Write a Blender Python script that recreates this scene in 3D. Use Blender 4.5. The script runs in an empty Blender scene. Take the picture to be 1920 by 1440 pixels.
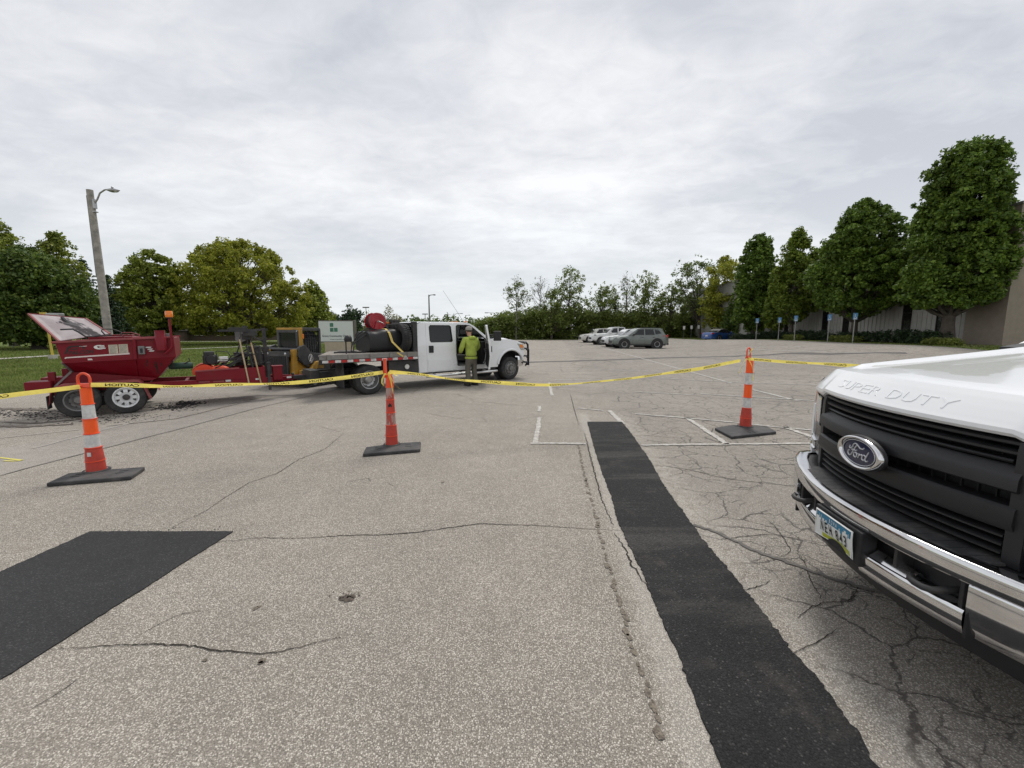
import bpy, bmesh, math, random
import numpy as np
from mathutils import Vector, Matrix
from mathutils.geometry import tessellate_polygon
R = math.radians
scene = bpy.context.scene
COL = scene.collection

# ---------------------------------------------------------------- camera
CAM_H = 1.65
FPX = 777.0                       # focal length in pixels of a 1920 wide frame
PITCH = math.atan(101.0 / FPX)
cam = bpy.data.cameras.new('camera')
cam.sensor_fit = 'HORIZONTAL'
cam.sensor_width = 36.0
cam.lens = 36.0 * FPX / 1920.0
cam.clip_start = 0.05
cam.clip_end = 3000
camo = bpy.data.objects.new('camera', cam)
COL.objects.link(camo)
camo.location = (0, 0, CAM_H)
camo.rotation_euler = (R(90) - PITCH, 0, 0)
scene.camera = camo

# ---------------------------------------------------------------- sky, sun, exposure
SUN_EL, SUN_AZ = R(58), R(20)     # azimuth from +Y towards +X
world = bpy.data.worlds.new('World')
scene.world = world
world.use_nodes = True
def build_sky():
    nt = world.node_tree; N = nt.nodes; L = nt.links
    for n in list(N): N.remove(n)
    def nd(t, **k):
        n = N.new(t)
        for a, v in k.items(): setattr(n, a, v)
        return n
    def math_(op, a, b=None, c=None):
        n = nd('ShaderNodeMath', operation=op)
        for i, v in enumerate((a, b, c)):
            if v is None: continue
            if isinstance(v, (int, float)): n.inputs[i].default_value = v
            else: L.new(v, n.inputs[i])
        return n.outputs[0]
    tc = nd('ShaderNodeTexCoord')
    sep = nd('ShaderNodeSeparateXYZ'); L.new(tc.outputs['Generated'], sep.inputs[0])
    z = math_('MAXIMUM', sep.outputs[2], 0.0)
    den = math_('ADD', z, 0.16)
    px = math_('DIVIDE', sep.outputs[0], den); py = math_('DIVIDE', sep.outputs[1], den)
    cmb = nd('ShaderNodeCombineXYZ'); L.new(px, cmb.inputs[0]); L.new(py, cmb.inputs[1])
    def noise(scale, rot, sx, sy, detail, rough, dist=0.0, off=0.0):
        mp = nd('ShaderNodeMapping'); L.new(cmb.outputs[0], mp.inputs[0])
        mp.inputs['Rotation'].default_value = (0, 0, R(rot)); mp.inputs['Scale'].default_value = (sx, sy, 1)
        mp.inputs['Location'].default_value = (off, off * .7, 0)
        n = nd('ShaderNodeTexNoise'); L.new(mp.outputs[0], n.inputs['Vector'])
        n.inputs['Scale'].default_value = scale; n.inputs['Detail'].default_value = detail
        n.inputs['Roughness'].default_value = rough; n.inputs['Distortion'].default_value = dist
        return n.outputs['Fac']
    n1 = noise(0.7, 58, .8, 1.1, 3, .5, .4, 4.2)
    n2 = noise(1.7, 58, .70, 1.15, 5, .52, .5, 1.3)
    n3 = noise(8.5, 30, .8, 1.1, 5, .62, .5, 7.7)
    s = math_('MULTIPLY', n1, .54)
    s = math_('MULTIPLY_ADD', n2, .29, s)
    s = math_('MULTIPLY_ADD', n3, .17, s)
    # cloud tone follows the summed noise, from grey to near white
    rr = nd('ShaderNodeValToRGB'); L.new(s, rr.inputs[0])
    e = rr.color_ramp.elements
    e[0].position = .40; e[0].color = (.500, .518, .560, 1)
    e[1].position = .62; e[1].color = (.82, .826, .838, 1)
    m = e.new(.47); m.color = (.595, .608, .640, 1)
    m = e.new(.54); m.color = (.70, .708, .728, 1)
    hz = nd('ShaderNodeMapRange'); hz.interpolation_type = 'SMOOTHSTEP'
    L.new(z, hz.inputs['Value']); hz.inputs['From Min'].default_value = 0.0; hz.inputs['From Max'].default_value = .34
    hz.inputs['To Min'].default_value = .70; hz.inputs['To Max'].default_value = 0.0
    mx = nd('ShaderNodeMix', data_type='RGBA'); L.new(hz.outputs[0], mx.inputs['Factor'])
    L.new(rr.outputs[0], mx.inputs['A']); mx.inputs['B'].default_value = (.70, .735, .755, 1)
    sc = nd('ShaderNodeVectorMath', operation='SCALE'); L.new(mx.outputs['Result'], sc.inputs[0]); sc.inputs['Scale'].default_value = 9.3
    sky = nd('ShaderNodeTexSky', sky_type='NISHITA')
    sky.sun_disc = False; sky.sun_elevation = SUN_EL; sky.sun_rotation = SUN_AZ
    mx2 = nd('ShaderNodeMix', data_type='RGBA'); mx2.inputs['Factor'].default_value = .95
    L.new(sky.outputs[0], mx2.inputs['A']); L.new(sc.outputs[0], mx2.inputs['B'])
    bg = nd('ShaderNodeBackground'); L.new(mx2.outputs['Result'], bg.inputs['Color']); bg.inputs['Strength'].default_value = .10
    out = nd('ShaderNodeOutputWorld'); L.new(bg.outputs[0], out.inputs[0])
build_sky()
sun = bpy.data.lights.new('sun', 'SUN'); sun.energy = 1.5; sun.angle = R(18); sun.color = (1.0, .965, .91)
suno = bpy.data.objects.new('sun', sun); COL.objects.link(suno)
sd = Vector((math.sin(SUN_AZ) * math.cos(SUN_EL), math.cos(SUN_AZ) * math.cos(SUN_EL), math.sin(SUN_EL)))
suno.rotation_euler = sd.to_track_quat('Z', 'Y').to_euler()
suno.location = (0, 0, 40)
vs = scene.view_settings
vs.view_transform = 'Standard'; vs.look = 'None'; vs.exposure = 0.40; vs.gamma = 1.0; vs.use_curve_mapping = False

# ---------------------------------------------------------------- ground shape and pixel rays
def sst(t):
    t = np.clip(t, 0, 1); return t * t * (3 - 2 * t)
def gh(x, y):
    """height of the ground: level, with a slight rise of the lot towards the building"""
    return 0.70 * sst((x - 14) / 7) * sst((y - 12) / 14) * (1 - .55 * sst((y - 42) / 9))
CP, SP = math.cos(PITCH), math.sin(PITCH)
def ray(px, py):
    a = (px - 960) / FPX; b = (720 - py) / FPX
    return np.array([a, CP + b * SP, -SP + b * CP])
def D(px, py, Y):
    r = ray(px, py); q = np.array([0, 0, CAM_H]) + r * (Y / r[1]); return Vector(q)
def G(px, py, z=None):
    r = ray(px, py)
    if z is not None:
        t = (z - CAM_H) / r[2]; return Vector(np.array([0, 0, CAM_H]) + t * r)
    zz = 0.0
    for _ in range(30):
        t = (zz - CAM_H) / r[2]; q = np.array([0, 0, CAM_H]) + t * r
        zz = .5 * zz + .5 * float(gh(q[0], q[1]))
    return Vector((q[0], q[1], zz))

# ---------------------------------------------------------------- material helpers
MATS = {}
def newmat(name):
    m = bpy.data.materials.new(name); m.use_nodes = True
    nt = m.node_tree
    b = nt.nodes['Principled BSDF']
    return m, nt, b
def mat(name, col, rough=.5, metal=0.0, var=.12, vs_=6.0, bump=0.0, bs=40.0, coat=0.0, dirt=0.0, dirtcol=(.16, .13, .10), spec=None, rvar=.1, dscale=3.0, alpha=None):
    """procedural paint/plastic/metal: colour drift, roughness drift, optional fine bump and dirt film"""
    if name in MATS: return MATS[name]
    m, nt, b = newmat(name); N = nt.nodes; L = nt.links
    tc = N.new('ShaderNodeTexCoord')
    n = N.new('ShaderNodeTexNoise'); n.inputs['Scale'].default_value = vs_; n.inputs['Detail'].default_value = 6; n.inputs['Roughness'].default_value = .6
    L.new(tc.outputs['Object'], n.inputs['Vector'])
    r = N.new('ShaderNodeValToRGB'); L.new(n.outputs['Fac'], r.inputs[0])
    lo = [max(0, c * (1 - var)) for c in col[:3]]; hi = [min(1, c * (1 + var)) for c in col[:3]]
    r.color_ramp.elements[0].position = .3; r.color_ramp.elements[0].color = (*lo, 1)
    r.color_ramp.elements[1].position = .7; r.color_ramp.elements[1].color = (*hi, 1)
    src = r.outputs[0]
    if dirt > 0:
        n2 = N.new('ShaderNodeTexNoise'); n2.inputs['Scale'].default_value = dscale; n2.inputs['Detail'].default_value = 9; n2.inputs['Roughness'].default_value = .7
        L.new(tc.outputs['Object'], n2.inputs['Vector'])
        mr = N.new('ShaderNodeMapRange'); mr.interpolation_type = 'SMOOTHSTEP'
        L.new(n2.outputs['Fac'], mr.inputs['Value']); mr.inputs['From Min'].default_value = .42; mr.inputs['From Max'].default_value = .68
        mr.inputs['To Max'].default_value = dirt
        mx = N.new('ShaderNodeMix'); mx.data_type = 'RGBA'
        L.new(mr.outputs[0], mx.inputs['Factor']); L.new(src, mx.inputs['A']); mx.inputs['B'].default_value = (*dirtcol, 1)
        src = mx.outputs['Result']
    L.new(src, b.inputs['Base Color'])
    mr = N.new('ShaderNodeMapRange'); L.new(n.outputs['Fac'], mr.inputs['Value'])
    mr.inputs['To Min'].default_value = max(.02, rough - rvar); mr.inputs['To Max'].default_value = min(1, rough + rvar)
    L.new(mr.outputs[0], b.inputs['Roughness'])
    b.inputs['Metallic'].default_value = metal
    if coat: b.inputs['Coat Weight'].default_value = coat; b.inputs['Coat Roughness'].default_value = .06
    if spec is not None: b.inputs['Specular IOR Level'].default_value = spec
    if bump:
        nb = N.new('ShaderNodeTexNoise'); nb.inputs['Scale'].default_value = bs; nb.inputs['Detail'].default_value = 5
        L.new(tc.outputs['Object'], nb.inputs['Vector'])
        bp = N.new('ShaderNodeBump'); bp.inputs['Strength'].default_value = bump; bp.inputs['Distance'].default_value = .01
        L.new(nb.outputs['Fac'], bp.inputs['Height']); L.new(bp.outputs[0], b.inputs['Normal'])
    MATS[name] = m
    return m

# ---------------------------------------------------------------- mesh helpers
class MB:
    def __init__(s): s.v = []; s.f = []
    def add(s, verts, faces):
        o = len(s.v); s.v.extend([tuple(map(float, q)) for q in verts]); s.f.extend([tuple(i + o for i in f) for f in faces]); return s
    def box(s, c, d, rz=0, M=None):
        hx, hy, hz = d[0] / 2, d[1] / 2, d[2] / 2
        vs_ = [Vector((x, y, z)) for x in (-hx, hx) for y in (-hy, hy) for z in (-hz, hz)]
        if rz: m = Matrix.Rotation(rz, 3, 'Z'); vs_ = [m @ q for q in vs_]
        if M is not None: vs_ = [M @ q for q in vs_]
        c = Vector(c)
        return s.add([q + c for q in vs_], [(0, 1, 3, 2), (4, 6, 7, 5), (0, 4, 5, 1), (2, 3, 7, 6), (0, 2, 6, 4), (1, 5, 7, 3)])
    def span(s, a, b):
        return s.box([(a[i] + b[i]) / 2 for i in range(3)], [abs(b[i] - a[i]) for i in range(3)])
    def bar(s, a, b, w, h, up=(0, 0, 1)):
        a = Vector(a); b = Vector(b); d = (b - a); Ln = d.length; d.normalize(); up = Vector(up)
        if abs(d.dot(up)) > .95: up = Vector((1, 0, 0))
        y = up.cross(d).normalized(); z = d.cross(y)
        M = Matrix((d, y, z)).transposed()
        return s.box((a + b) / 2, (Ln, w, h), M=M)
    def tube(s, pts, r, n=8, r2=None, cap=True, radii=None):
        P = [Vector(p) for p in pts]; k = len(P)
        T = []
        for i in range(k):
            t = (P[min(i + 1, k - 1)] - P[max(i - 1, 0)]); T.append(t.normalized() if t.length > 1e-9 else Vector((0, 0, 1)))
        ref = Vector((0, 0, 1)) if abs(T[0].z) < .9 else Vector((1, 0, 0))
        vs_ = []; x = ref.cross(T[0]).normalized()
        for i in range(k):
            x = (x - T[i] * x.dot(T[i]));
            if x.length < 1e-6: x = Vector((1, 0, 0)).cross(T[i])
            x.normalize(); y = T[i].cross(x)
            rr = radii[i] if radii else (r if r2 is None else r + (r2 - r) * i / (k - 1))
            for j in range(n):
                a = 2 * math.pi * j / n; vs_.append(P[i] + x * (rr * math.cos(a)) + y * (rr * math.sin(a)))
        f = [(i * n + j, i * n + (j + 1) % n, (i + 1) * n + (j + 1) % n, (i + 1) * n + j) for i in range(k - 1) for j in range(n)]
        if cap: f.append(tuple(range(n - 1, -1, -1))); f.append(tuple((k - 1) * n + j for j in range(n)))
        return s.add(vs_, f)
    def lathe(s, prof, c=(0, 0, 0), axis='Z', n=24, a0=0, a1=2 * math.pi, M=None):
        """prof: list of (radius, height)"""
        full = abs(a1 - a0 - 2 * math.pi) < 1e-6; k = n if full else n + 1
        vs_ = []
        for r, h in prof:
            for j in range(k):
                a = a0 + (a1 - a0) * j / n; x, y = r * math.cos(a), r * math.sin(a)
                q = {'Z': (x, y, h), 'Y': (x, h, -y), 'X': (h, x, y)}[axis]
                q = Vector(q)
                if M is not None: q = M @ q
                vs_.append(q + Vector(c))
        f = []
        for i in range(len(prof) - 1):
            for j in range(n if full else n):
                j2 = (j + 1) % k if full else j + 1
                f.append((i * k + j, i * k + j2, (i + 1) * k + j2, (i + 1) * k + j))
        return s.add(vs_, f)
    def grid(s, fn, nu, nv, closed_u=False):
        vs_ = [fn(i / nu, j / nv) for i in range(nu + (0 if closed_u else 1)) for j in range(nv + 1)]
        k = nv + 1; m = nu if closed_u else nu + 1
        f = [(i * k + j, ((i + 1) % m) * k + j, ((i + 1) % m) * k + j + 1, i * k + j + 1) for i in range(nu) for j in range(nv)]
        return s.add(vs_, f)
    def prism(s, outline, fn, d0, d1, holes=()):
        """flat outline (2-D, with holes) raised between depths d0 and d1; fn(a, b, d) -> point"""
        loops = [list(outline)] + [list(h) for h in holes]
        tris = tessellate_polygon([[Vector((p[0], p[1], 0)) for p in lp] for lp in loops])
        flat = [p for lp in loops for p in lp]; n = len(flat)
        vs_ = [fn(p[0], p[1], d0) for p in flat] + [fn(p[0], p[1], d1) for p in flat]
        f = []
        for t in tris: f.append(tuple(t)); f.append(tuple(i + n for i in reversed(t)))
        o = 0
        for lp in loops:
            m = len(lp)
            for i in range(m): a, b = o + i, o + (i + 1) % m; f.append((a, b, b + n, a + n))
            o += m
        return s.add(vs_, f)
    def sweep(s, path, prof, fn):
        """path: list of (u, w) points; prof: list of (inward offset, z); fn(u, w, z) -> point"""
        n = len(path); vs_ = []
        for i in range(n):
            a = path[max(i - 1, 0)]; b = path[min(i + 1, n - 1)]
            tx, ty = b[0] - a[0], b[1] - a[1]; l = math.hypot(tx, ty); nx, ny = -ty / l, tx / l
            for d, z in prof: vs_.append(fn(path[i][0] + nx * d, path[i][1] + ny * d, z))
        k = len(prof)
        f = [(i * k + j, (i + 1) * k + j, (i + 1) * k + j + 1, i * k + j + 1) for i in range(n - 1) for j in range(k - 1)]
        f.append(tuple(range(k))); f.append(tuple((n - 1) * k + j for j in range(k - 1, -1, -1)))
        return s.add(vs_, f)
    def sphere(s, c, r, n=12, sc=(1, 1, 1)):
        m = n // 2 + 1
        def fn(u, v):
            a = 2 * math.pi * u; b = math.pi * (v - .5)
            return (c[0] + r * sc[0] * math.cos(b) * math.cos(a), c[1] + r * sc[1] * math.cos(b) * math.sin(a), c[2] + r * sc[2] * math.sin(b))
        return s.grid(fn, n, m, closed_u=True)
    def build(s, name, m, parent=None, bevel=0, smooth=None, weld=False, fix=True, seg=2):
        me = bpy.data.meshes.new(name); me.from_pydata(s.v, [], s.f)
        if fix or weld:
            bm = bmesh.new(); bm.from_mesh(me)
            if weld: bmesh.ops.remove_doubles(bm, verts=bm.verts, dist=1e-5)
            if fix: bmesh.ops.recalc_face_normals(bm, faces=bm.faces)
            bm.to_mesh(me); bm.free()
        me.update()
        if smooth is not None:
            me.polygons.foreach_set('use_smooth', [True] * len(me.polygons))
            if smooth < 180: me.set_sharp_from_angle(angle=R(smooth))
        o = bpy.data.objects.new(name, me); COL.objects.link(o)
        if m is not None: me.materials.append(m)
        if parent is not None: o.parent = parent
        if bevel:
            md = o.modifiers.new('bevel', 'BEVEL'); md.width = bevel; md.segments = seg; md.limit_method = 'ANGLE'; md.angle_limit = R(35)
        return o
def empty(name, loc=(0, 0, 0), rz=0, scale=1.0):
    o = bpy.data.objects.new(name, None); COL.objects.link(o)
    o.location = loc; o.rotation_euler = (0, 0, rz); o.scale = (scale,) * 3; o.empty_display_size = .2
    return o
def tag(o, label=None, cat=None, group=None, kind=None):
    if label: o['label'] = label
    if cat: o['category'] = cat
    if group: o['group'] = group
    if kind: o['kind'] = kind
    return o
def struct(o): return tag(o, kind='structure')
def dup_child(o, parent):
    c = o.copy(); COL.objects.link(c); c.parent = parent
    for ch in list(o.children): dup_child(ch, c)
    return c
def text_verts(s, size=1.0, extrude=0.0, bold=0.0, res=3):
    """flat letters as (verts, faces, width), starting at x = 0 on the base line"""
    cu = bpy.data.curves.new('t', 'FONT'); cu.body = s; cu.size = size; cu.extrude = extrude; cu.offset = bold; cu.resolution_u = res
    ob = bpy.data.objects.new('t', cu)
    me = bpy.data.meshes.new_from_object(ob)
    vs_ = [tuple(v.co) for v in me.vertices]; fs = [tuple(p.vertices) for p in me.polygons]
    bpy.data.objects.remove(ob); bpy.data.curves.remove(cu); bpy.data.meshes.remove(me)
    x0 = min(v[0] for v in vs_); x1 = max(v[0] for v in vs_)
    return [(v[0] - x0, v[1], v[2]) for v in vs_], fs, x1 - x0
def text_on(mb, s, width, height, fn, bold=0.0, res=3):
    """letters stretched to width x height, centred, mapped by fn(x, y)"""
    vs_, fs, w = text_verts(s, 1.0, 0.0, bold, res)
    y0 = min(v[1] for v in vs_); y1 = max(v[1] for v in vs_)
    mb.add([fn((v[0] / w - .5) * width, ((v[1] - y0) / (y1 - y0) - .5) * height) for v in vs_], fs)

# ---------------------------------------------------------------- shared materials
M_WHITE = mat('white_paint', (.78, .79, .80), .28, 0, .02, 2, coat=.6, rvar=.05)
M_WHITE_D = mat('white_paint_road_dust', (.74, .75, .76), .34, 0, .03, 2, coat=.3, dirt=.30, dirtcol=(.42, .39, .35), dscale=1.6)
M_CHROME = mat('chrome', (.72, .72, .73), .10, 1, .05, 8, dirt=.22, dirtcol=(.34, .32, .29), rvar=.05, dscale=5)
M_BLACKPL = mat('black_plastic', (.013, .013, .0145), .50, 0, .2, 20, bump=.12, bs=260, rvar=.08)
M_BLACKGL = mat('black_gloss_paint', (.012, .012, .014), .25, 0, .2, 9, rvar=.1)
M_BLACKME = mat('black_steel', (.022, .022, .024), .55, 0, .35, 9, bump=.1, bs=90, dirt=.35, dirtcol=(.12, .10, .08))
M_RUBBER = mat('tyre_rubber', (.022, .022, .023), .82, 0, .25, 25, bump=.25, bs=120, dirt=.35, dirtcol=(.13, .12, .105))
M_RUBBERB = mat('rubber_base', (.030, .030, .032), .72, 0, .3, 12, bump=.3, bs=60, dirt=.5, dirtcol=(.13, .12, .11))
M_GLASS = mat('dark_glass', (.014, .016, .018), .06, 0, .1, 3, rvar=.02, spec=.42)
M_STEEL = mat('steel', (.42, .42, .42), .38, .9, .2, 10, bump=.08, bs=60, dirt=.4, dirtcol=(.14, .12, .10))
M_GREYST = mat('grey_steel', (.20, .20, .20), .5, .4, .25, 10, dirt=.4)
M_ALU = mat('bright_aluminium', (.70, .70, .70), .32, .85, .1, 10, dirt=.25)
M_WHITEWH = mat('white_wheel_paint', (.76, .77, .78), .35, 0, .04, 6, dirt=.25, dirtcol=(.3, .28, .26))
M_RED = mat('dark_red_paint', (.195, .004, .013), .42, 0, .18, 3, coat=.0, spec=.3, dirt=.40, dirtcol=(.10, .022, .022), bump=.05, bs=30)
M_REDFADE = mat('faded_red_paint', (.27, .05, .055), .55, 0, .25, 4, dirt=.4, dirtcol=(.16, .07, .06))
M_REDREEL = mat('red_reel_paint', (.36, .008, .02), .35, 0, .15, 6, coat=.3)
M_YELLOW = mat('machine_yellow', (.46, .25, .028), .45, 0, .15, 4, dirt=.5, dirtcol=(.20, .14, .06))
M_CHAR = mat('charcoal_paint', (.045, .047, .050), .45, 0, .2, 6, dirt=.3, dirtcol=(.14, .12, .10))
M_WOOD = mat('pale_wood', (.50, .40, .25), .65, 0, .25, 18, bump=.2, bs=40)
M_WOODPOLE = mat('weathered_wood', (.30, .28, .25), .85, 0, .35, 7, bump=.5, bs=25)
M_ORANGE = mat('orange_plastic', (.80, .070, .020), .45, 0, .12, 6, dirt=.35, dirtcol=(.42, .10, .05))
M_ORANGEOLD = mat('worn_orange_plastic', (.52, .050, .030), .55, 0, .25, 9, dirt=.55, dirtcol=(.30, .07, .05), bump=.2, bs=30)
M_REFOR = mat('orange_reflective_sheet', (1.0, .105, .006), .35, 0, .06, 40, coat=.4)
M_REFWH = mat('white_reflective_sheet', (.62, .62, .61), .38, 0, .18, 22, coat=.3, dirt=.55, dirtcol=(.33, .31, .29), dscale=9)
M_TAPE = mat('yellow_tape', (.90, .76, .18), .32, 0, .10, 14, coat=.3, bump=.25, bs=12)
def _tape():
    nt = M_TAPE.node_tree; b = nt.nodes['Principled BSDF']; src = b.inputs['Base Color'].links[0].from_socket
    tr = nt.nodes.new('ShaderNodeBsdfTranslucent'); nt.links.new(src, tr.inputs[0])
    mx = nt.nodes.new('ShaderNodeMixShader'); mx.inputs[0].default_value = .5
    nt.links.new(b.outputs[0], mx.inputs[1]); nt.links.new(tr.outputs[0], mx.inputs[2]); nt.links.new(mx.outputs[0], nt.nodes['Material Output'].inputs[0])
_tape()
M_INK = mat('black_ink', (.012, .012, .012), .5, 0, .1, 30)
M_WHITEPRINT = mat('white_print', (.74, .73, .71), .5, 0, .06, 30)
M_PINKPRINT = mat('faded_white_stripe', (.70, .58, .55), .5, 0, .12, 20)
M_AMBER = mat('amber_lens', (.80, .20, .01), .2, 0, .1, 20, coat=.6)
M_REDLENS = mat('red_lens', (.42, .012, .012), .2, 0, .1, 20, coat=.6)
M_CLEARL = mat('clear_lens', (.55, .57, .58), .10, .55, .25, 30, coat=.8)
M_SKIN = mat('skin', (.50, .28, .19), .55, 0, .1, 12)
M_STRAPY = mat('yellow_strap', (.68, .50, .14), .7, 0, .15, 30)
# ================================================================ GROUND
class NG:
    """small helper for node graphs"""
    def __init__(s, m): s.nt = m.node_tree; s.N = s.nt.nodes; s.L = s.nt.links
    def n(s, t, **k):
        q = s.N.new(t)
        for a, v in k.items(): setattr(q, a, v)
        return q
    def put(s, sock, v):
        if v is None: return
        if hasattr(v, 'links'): s.L.new(v, sock)
        else: sock.default_value = v
    def m(s, op, a, b=None, c=None, clamp=False):
        q = s.n('ShaderNodeMath', operation=op); q.use_clamp = clamp
        for i, v in enumerate((a, b, c)): s.put(q.inputs[i], v)
        return q.outputs[0]
    def noise(s, vec, scale, detail=4, rough=.5, dist=0.0):
        q = s.n('ShaderNodeTexNoise'); s.put(q.inputs['Vector'], vec)
        q.inputs['Scale'].default_value = scale; q.inputs['Detail'].default_value = detail; q.inputs['Roughness'].default_value = rough; q.inputs['Distortion'].default_value = dist
        return q.outputs['Fac']
    def vor(s, vec, scale, feature='F1', rnd=1.0):
        q = s.n('ShaderNodeTexVoronoi', feature=feature); s.put(q.inputs['Vector'], vec); q.inputs['Scale'].default_value = scale; q.inputs['Randomness'].default_value = rnd
        return q
    def ss(s, v, a, b, c=0.0, d=1.0):
        q = s.n('ShaderNodeMapRange'); q.interpolation_type = 'SMOOTHSTEP'
        for nm, x in (('Value', v), ('From Min', a), ('From Max', b), ('To Min', c), ('To Max', d)): s.put(q.inputs[nm], x)
        return q.outputs[0]
    def mix(s, f, a, b, blend='MIX'):
        q = s.n('ShaderNodeMix', data_type='RGBA', blend_type=blend)
        s.put(q.inputs['Factor'], f)
        for nm, x in (('A', a), ('B', b)):
            s.put(q.inputs[nm], (*x, 1) if isinstance(x, tuple) and len(x) == 3 else x)
        return q.outputs['Result']
    def ramp(s, f, stops):
        q = s.n('ShaderNodeValToRGB'); s.put(q.inputs[0], f); e = q.color_ramp.elements
        while len(e) < len(stops): e.new(.5)
        for k, (p, c) in enumerate(stops): e[k].position = p; e[k].color = (*c, 1)
        return q.outputs[0]

PL0, PL1 = G(1103, 793), G(1345, 1440)      # left edge of the long fresh strip
pd = (PL0 - PL1); pd.z = 0; pd.normalize(); pn = Vector((pd.y, -pd.x, 0))   # along it, and to its right

def asphalt(name, stones, binder, stone_scale=95.0, main=False, bumpk=.55, tone=.12, roller=False):
    m, nt, b = newmat(name); g = NG(m)
    geo = g.n('ShaderNodeNewGeometry'); P = geo.outputs['Position']
    v = g.vor(P, stone_scale); v2 = g.vor(P, stone_scale * 2.3)
    rnd = g.n('ShaderNodeSeparateColor'); g.L.new(v.outputs['Color'], rnd.inputs[0])
    col = g.ramp(rnd.outputs[0], stones)
    rn2 = g.n('ShaderNodeSeparateColor'); g.L.new(v2.outputs['Color'], rn2.inputs[0])
    fines = g.ramp(rn2.outputs[1], [(0, binder[0]), (1, binder[1])])
    gap = g.ss(v.outputs['Distance'], .30, .62)
    cover = g.ss(rnd.outputs[1], .15, .35)            # some stones are still coated with binder
    gap = g.m('MAXIMUM', gap, g.m('SUBTRACT', 1.0, cover))
    gap = g.m('MULTIPLY', gap, .92)
    col = g.mix(gap, col, fines)
    big = g.noise(P, .35, 5, .6); mid = g.noise(P, 2.6, 6, .62); fin = g.noise(P, 14, 4, .6)
    s = g.m('MULTIPLY_ADD', big, .9, g.m('MULTIPLY_ADD', mid, .55, g.m('MULTIPLY', fin, .22)))
    s = g.ss(s, .50, 1.18, 1 - tone * 1.6, 1 + tone)
    mul = g.n('ShaderNodeVectorMath', operation='SCALE'); g.L.new(col, mul.inputs[0]); g.L.new(s, mul.inputs['Scale'])
    col = mul.outputs[0]
    crackh = None
    if main:
        sep = g.n('ShaderNodeSeparateXYZ'); g.L.new(P, sep.inputs[0]); X, Y = sep.outputs[0], sep.outputs[1]
        # pale ground-off band and slurry dust on both sides of the fresh strip
        d = g.m('MULTIPLY_ADD', g.m('SUBTRACT', X, PL0.x), pn.x, g.m('MULTIPLY', g.m('SUBTRACT', Y, PL0.y), pn.y))
        along = g.m('MULTIPLY_ADD', g.m('SUBTRACT', X, PL0.x), pd.x, g.m('MULTIPLY', g.m('SUBTRACT', Y, PL0.y), pd.y))
        wob = g.m('MULTIPLY_ADD', g.noise(P, 7, 5, .65), .16, -.08)
        dl = g.m('ADD', d, wob)
        left = g.m('MULTIPLY', g.ss(dl, -.17, -.08), g.ss(dl, .08, .02))
        right = g.m('MULTIPLY', g.ss(dl, .45, .55), g.ss(dl, .98, .72))
        right = g.m('MULTIPLY', right, g.ss(g.noise(P, 9, 5, .7), .38, .62))
        run = g.m('MULTIPLY', g.ss(along, 1.1, .4), 1.0)
        dust = g.m('MULTIPLY', g.m('MAXIMUM', g.m('MULTIPLY', left, .50), g.m('MULTIPLY', right, .50)), run)
        col = g.mix(g.m('MULTIPLY', dust, g.m('SUBTRACT', 1.0, g.m('MULTIPLY', gap, .62))), col, (.56, .53, .48))
        # older, block-cracked surface right of the strip and over the far lot
        wv = g.n('ShaderNodeTexNoise'); g.L.new(P, wv.inputs['Vector']); wv.inputs['Scale'].default_value = 2.2; wv.inputs['Detail'].default_value = 6; wv.inputs['Roughness'].default_value = .65
        off = g.n('ShaderNodeVectorMath', operation='MULTIPLY_ADD'); g.L.new(wv.outputs['Color'], off.inputs[0]); off.inputs[1].default_value = (.34, .34, 0); g.L.new(P, off.inputs[2])
        W = off.outputs[0]
        region = g.m('MULTIPLY', g.ss(d, .62, .9), g.ss(g.noise(P, .9, 3, .5), .28, .42))
        near = g.ss(Y, 11.0, 7.5)
        c1 = g.vor(W, 2.0, 'DISTANCE_TO_EDGE').outputs['Distance']
        c2 = g.vor(W, 5.2, 'DISTANCE_TO_EDGE').outputs['Distance']
        k1 = g.m('MULTIPLY', g.ss(c1, .018, .004), region)
        k2 = g.m('MULTIPLY', g.m('MULTIPLY', g.ss(c2, .027, .005), g.m('MULTIPLY', region, near)), g.ss(g.noise(P, 1.6, 3, .5), .44, .54))
        k = g.m('MAXIMUM', g.m('MULTIPLY', k1, .92), g.m('MULTIPLY', k2, .78))
        farc = g.vor(W, .42, 'DISTANCE_TO_EDGE').outputs['Distance']
        k3 = g.m('MULTIPLY', g.m('MULTIPLY', g.ss(farc, .012, .004), g.ss(Y, 6.5, 8.5)), g.ss(g.noise(P, .5, 3, .5), .45, .60, 0, .4))
        k = g.m('MAXIMUM', k, k3)
        col = g.mix(k, col, (.060, .050, .042)); crackh = k
        # greyer, darker tone of the old surface
        oldt = g.m('MULTIPLY', g.ss(d, .55, 1.0), .17)
        col = g.mix(oldt, col, (.17, .16, .152))
        # brown film in patches near the work area and rusty-brown stains
        st = g.m('MULTIPLY', g.ss(g.noise(P, 1.15, 7, .72), .60, .72), .35)
        col = g.mix(st, col, (.19, .16, .125))
        # dark streaks of resurfacing over the far lot
        mp = g.n('ShaderNodeMapping'); g.L.new(P, mp.inputs[0]); mp.inputs['Scale'].default_value = (.22, 1.3, 1)
        stk = g.m('MULTIPLY', g.m('MULTIPLY', g.ss(g.noise(mp.outputs[0], 1.0, 5, .6), .54, .68), g.ss(Y, 7.5, 12)), .22)
        col = g.mix(stk, col, (.13, .12, .115))
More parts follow.
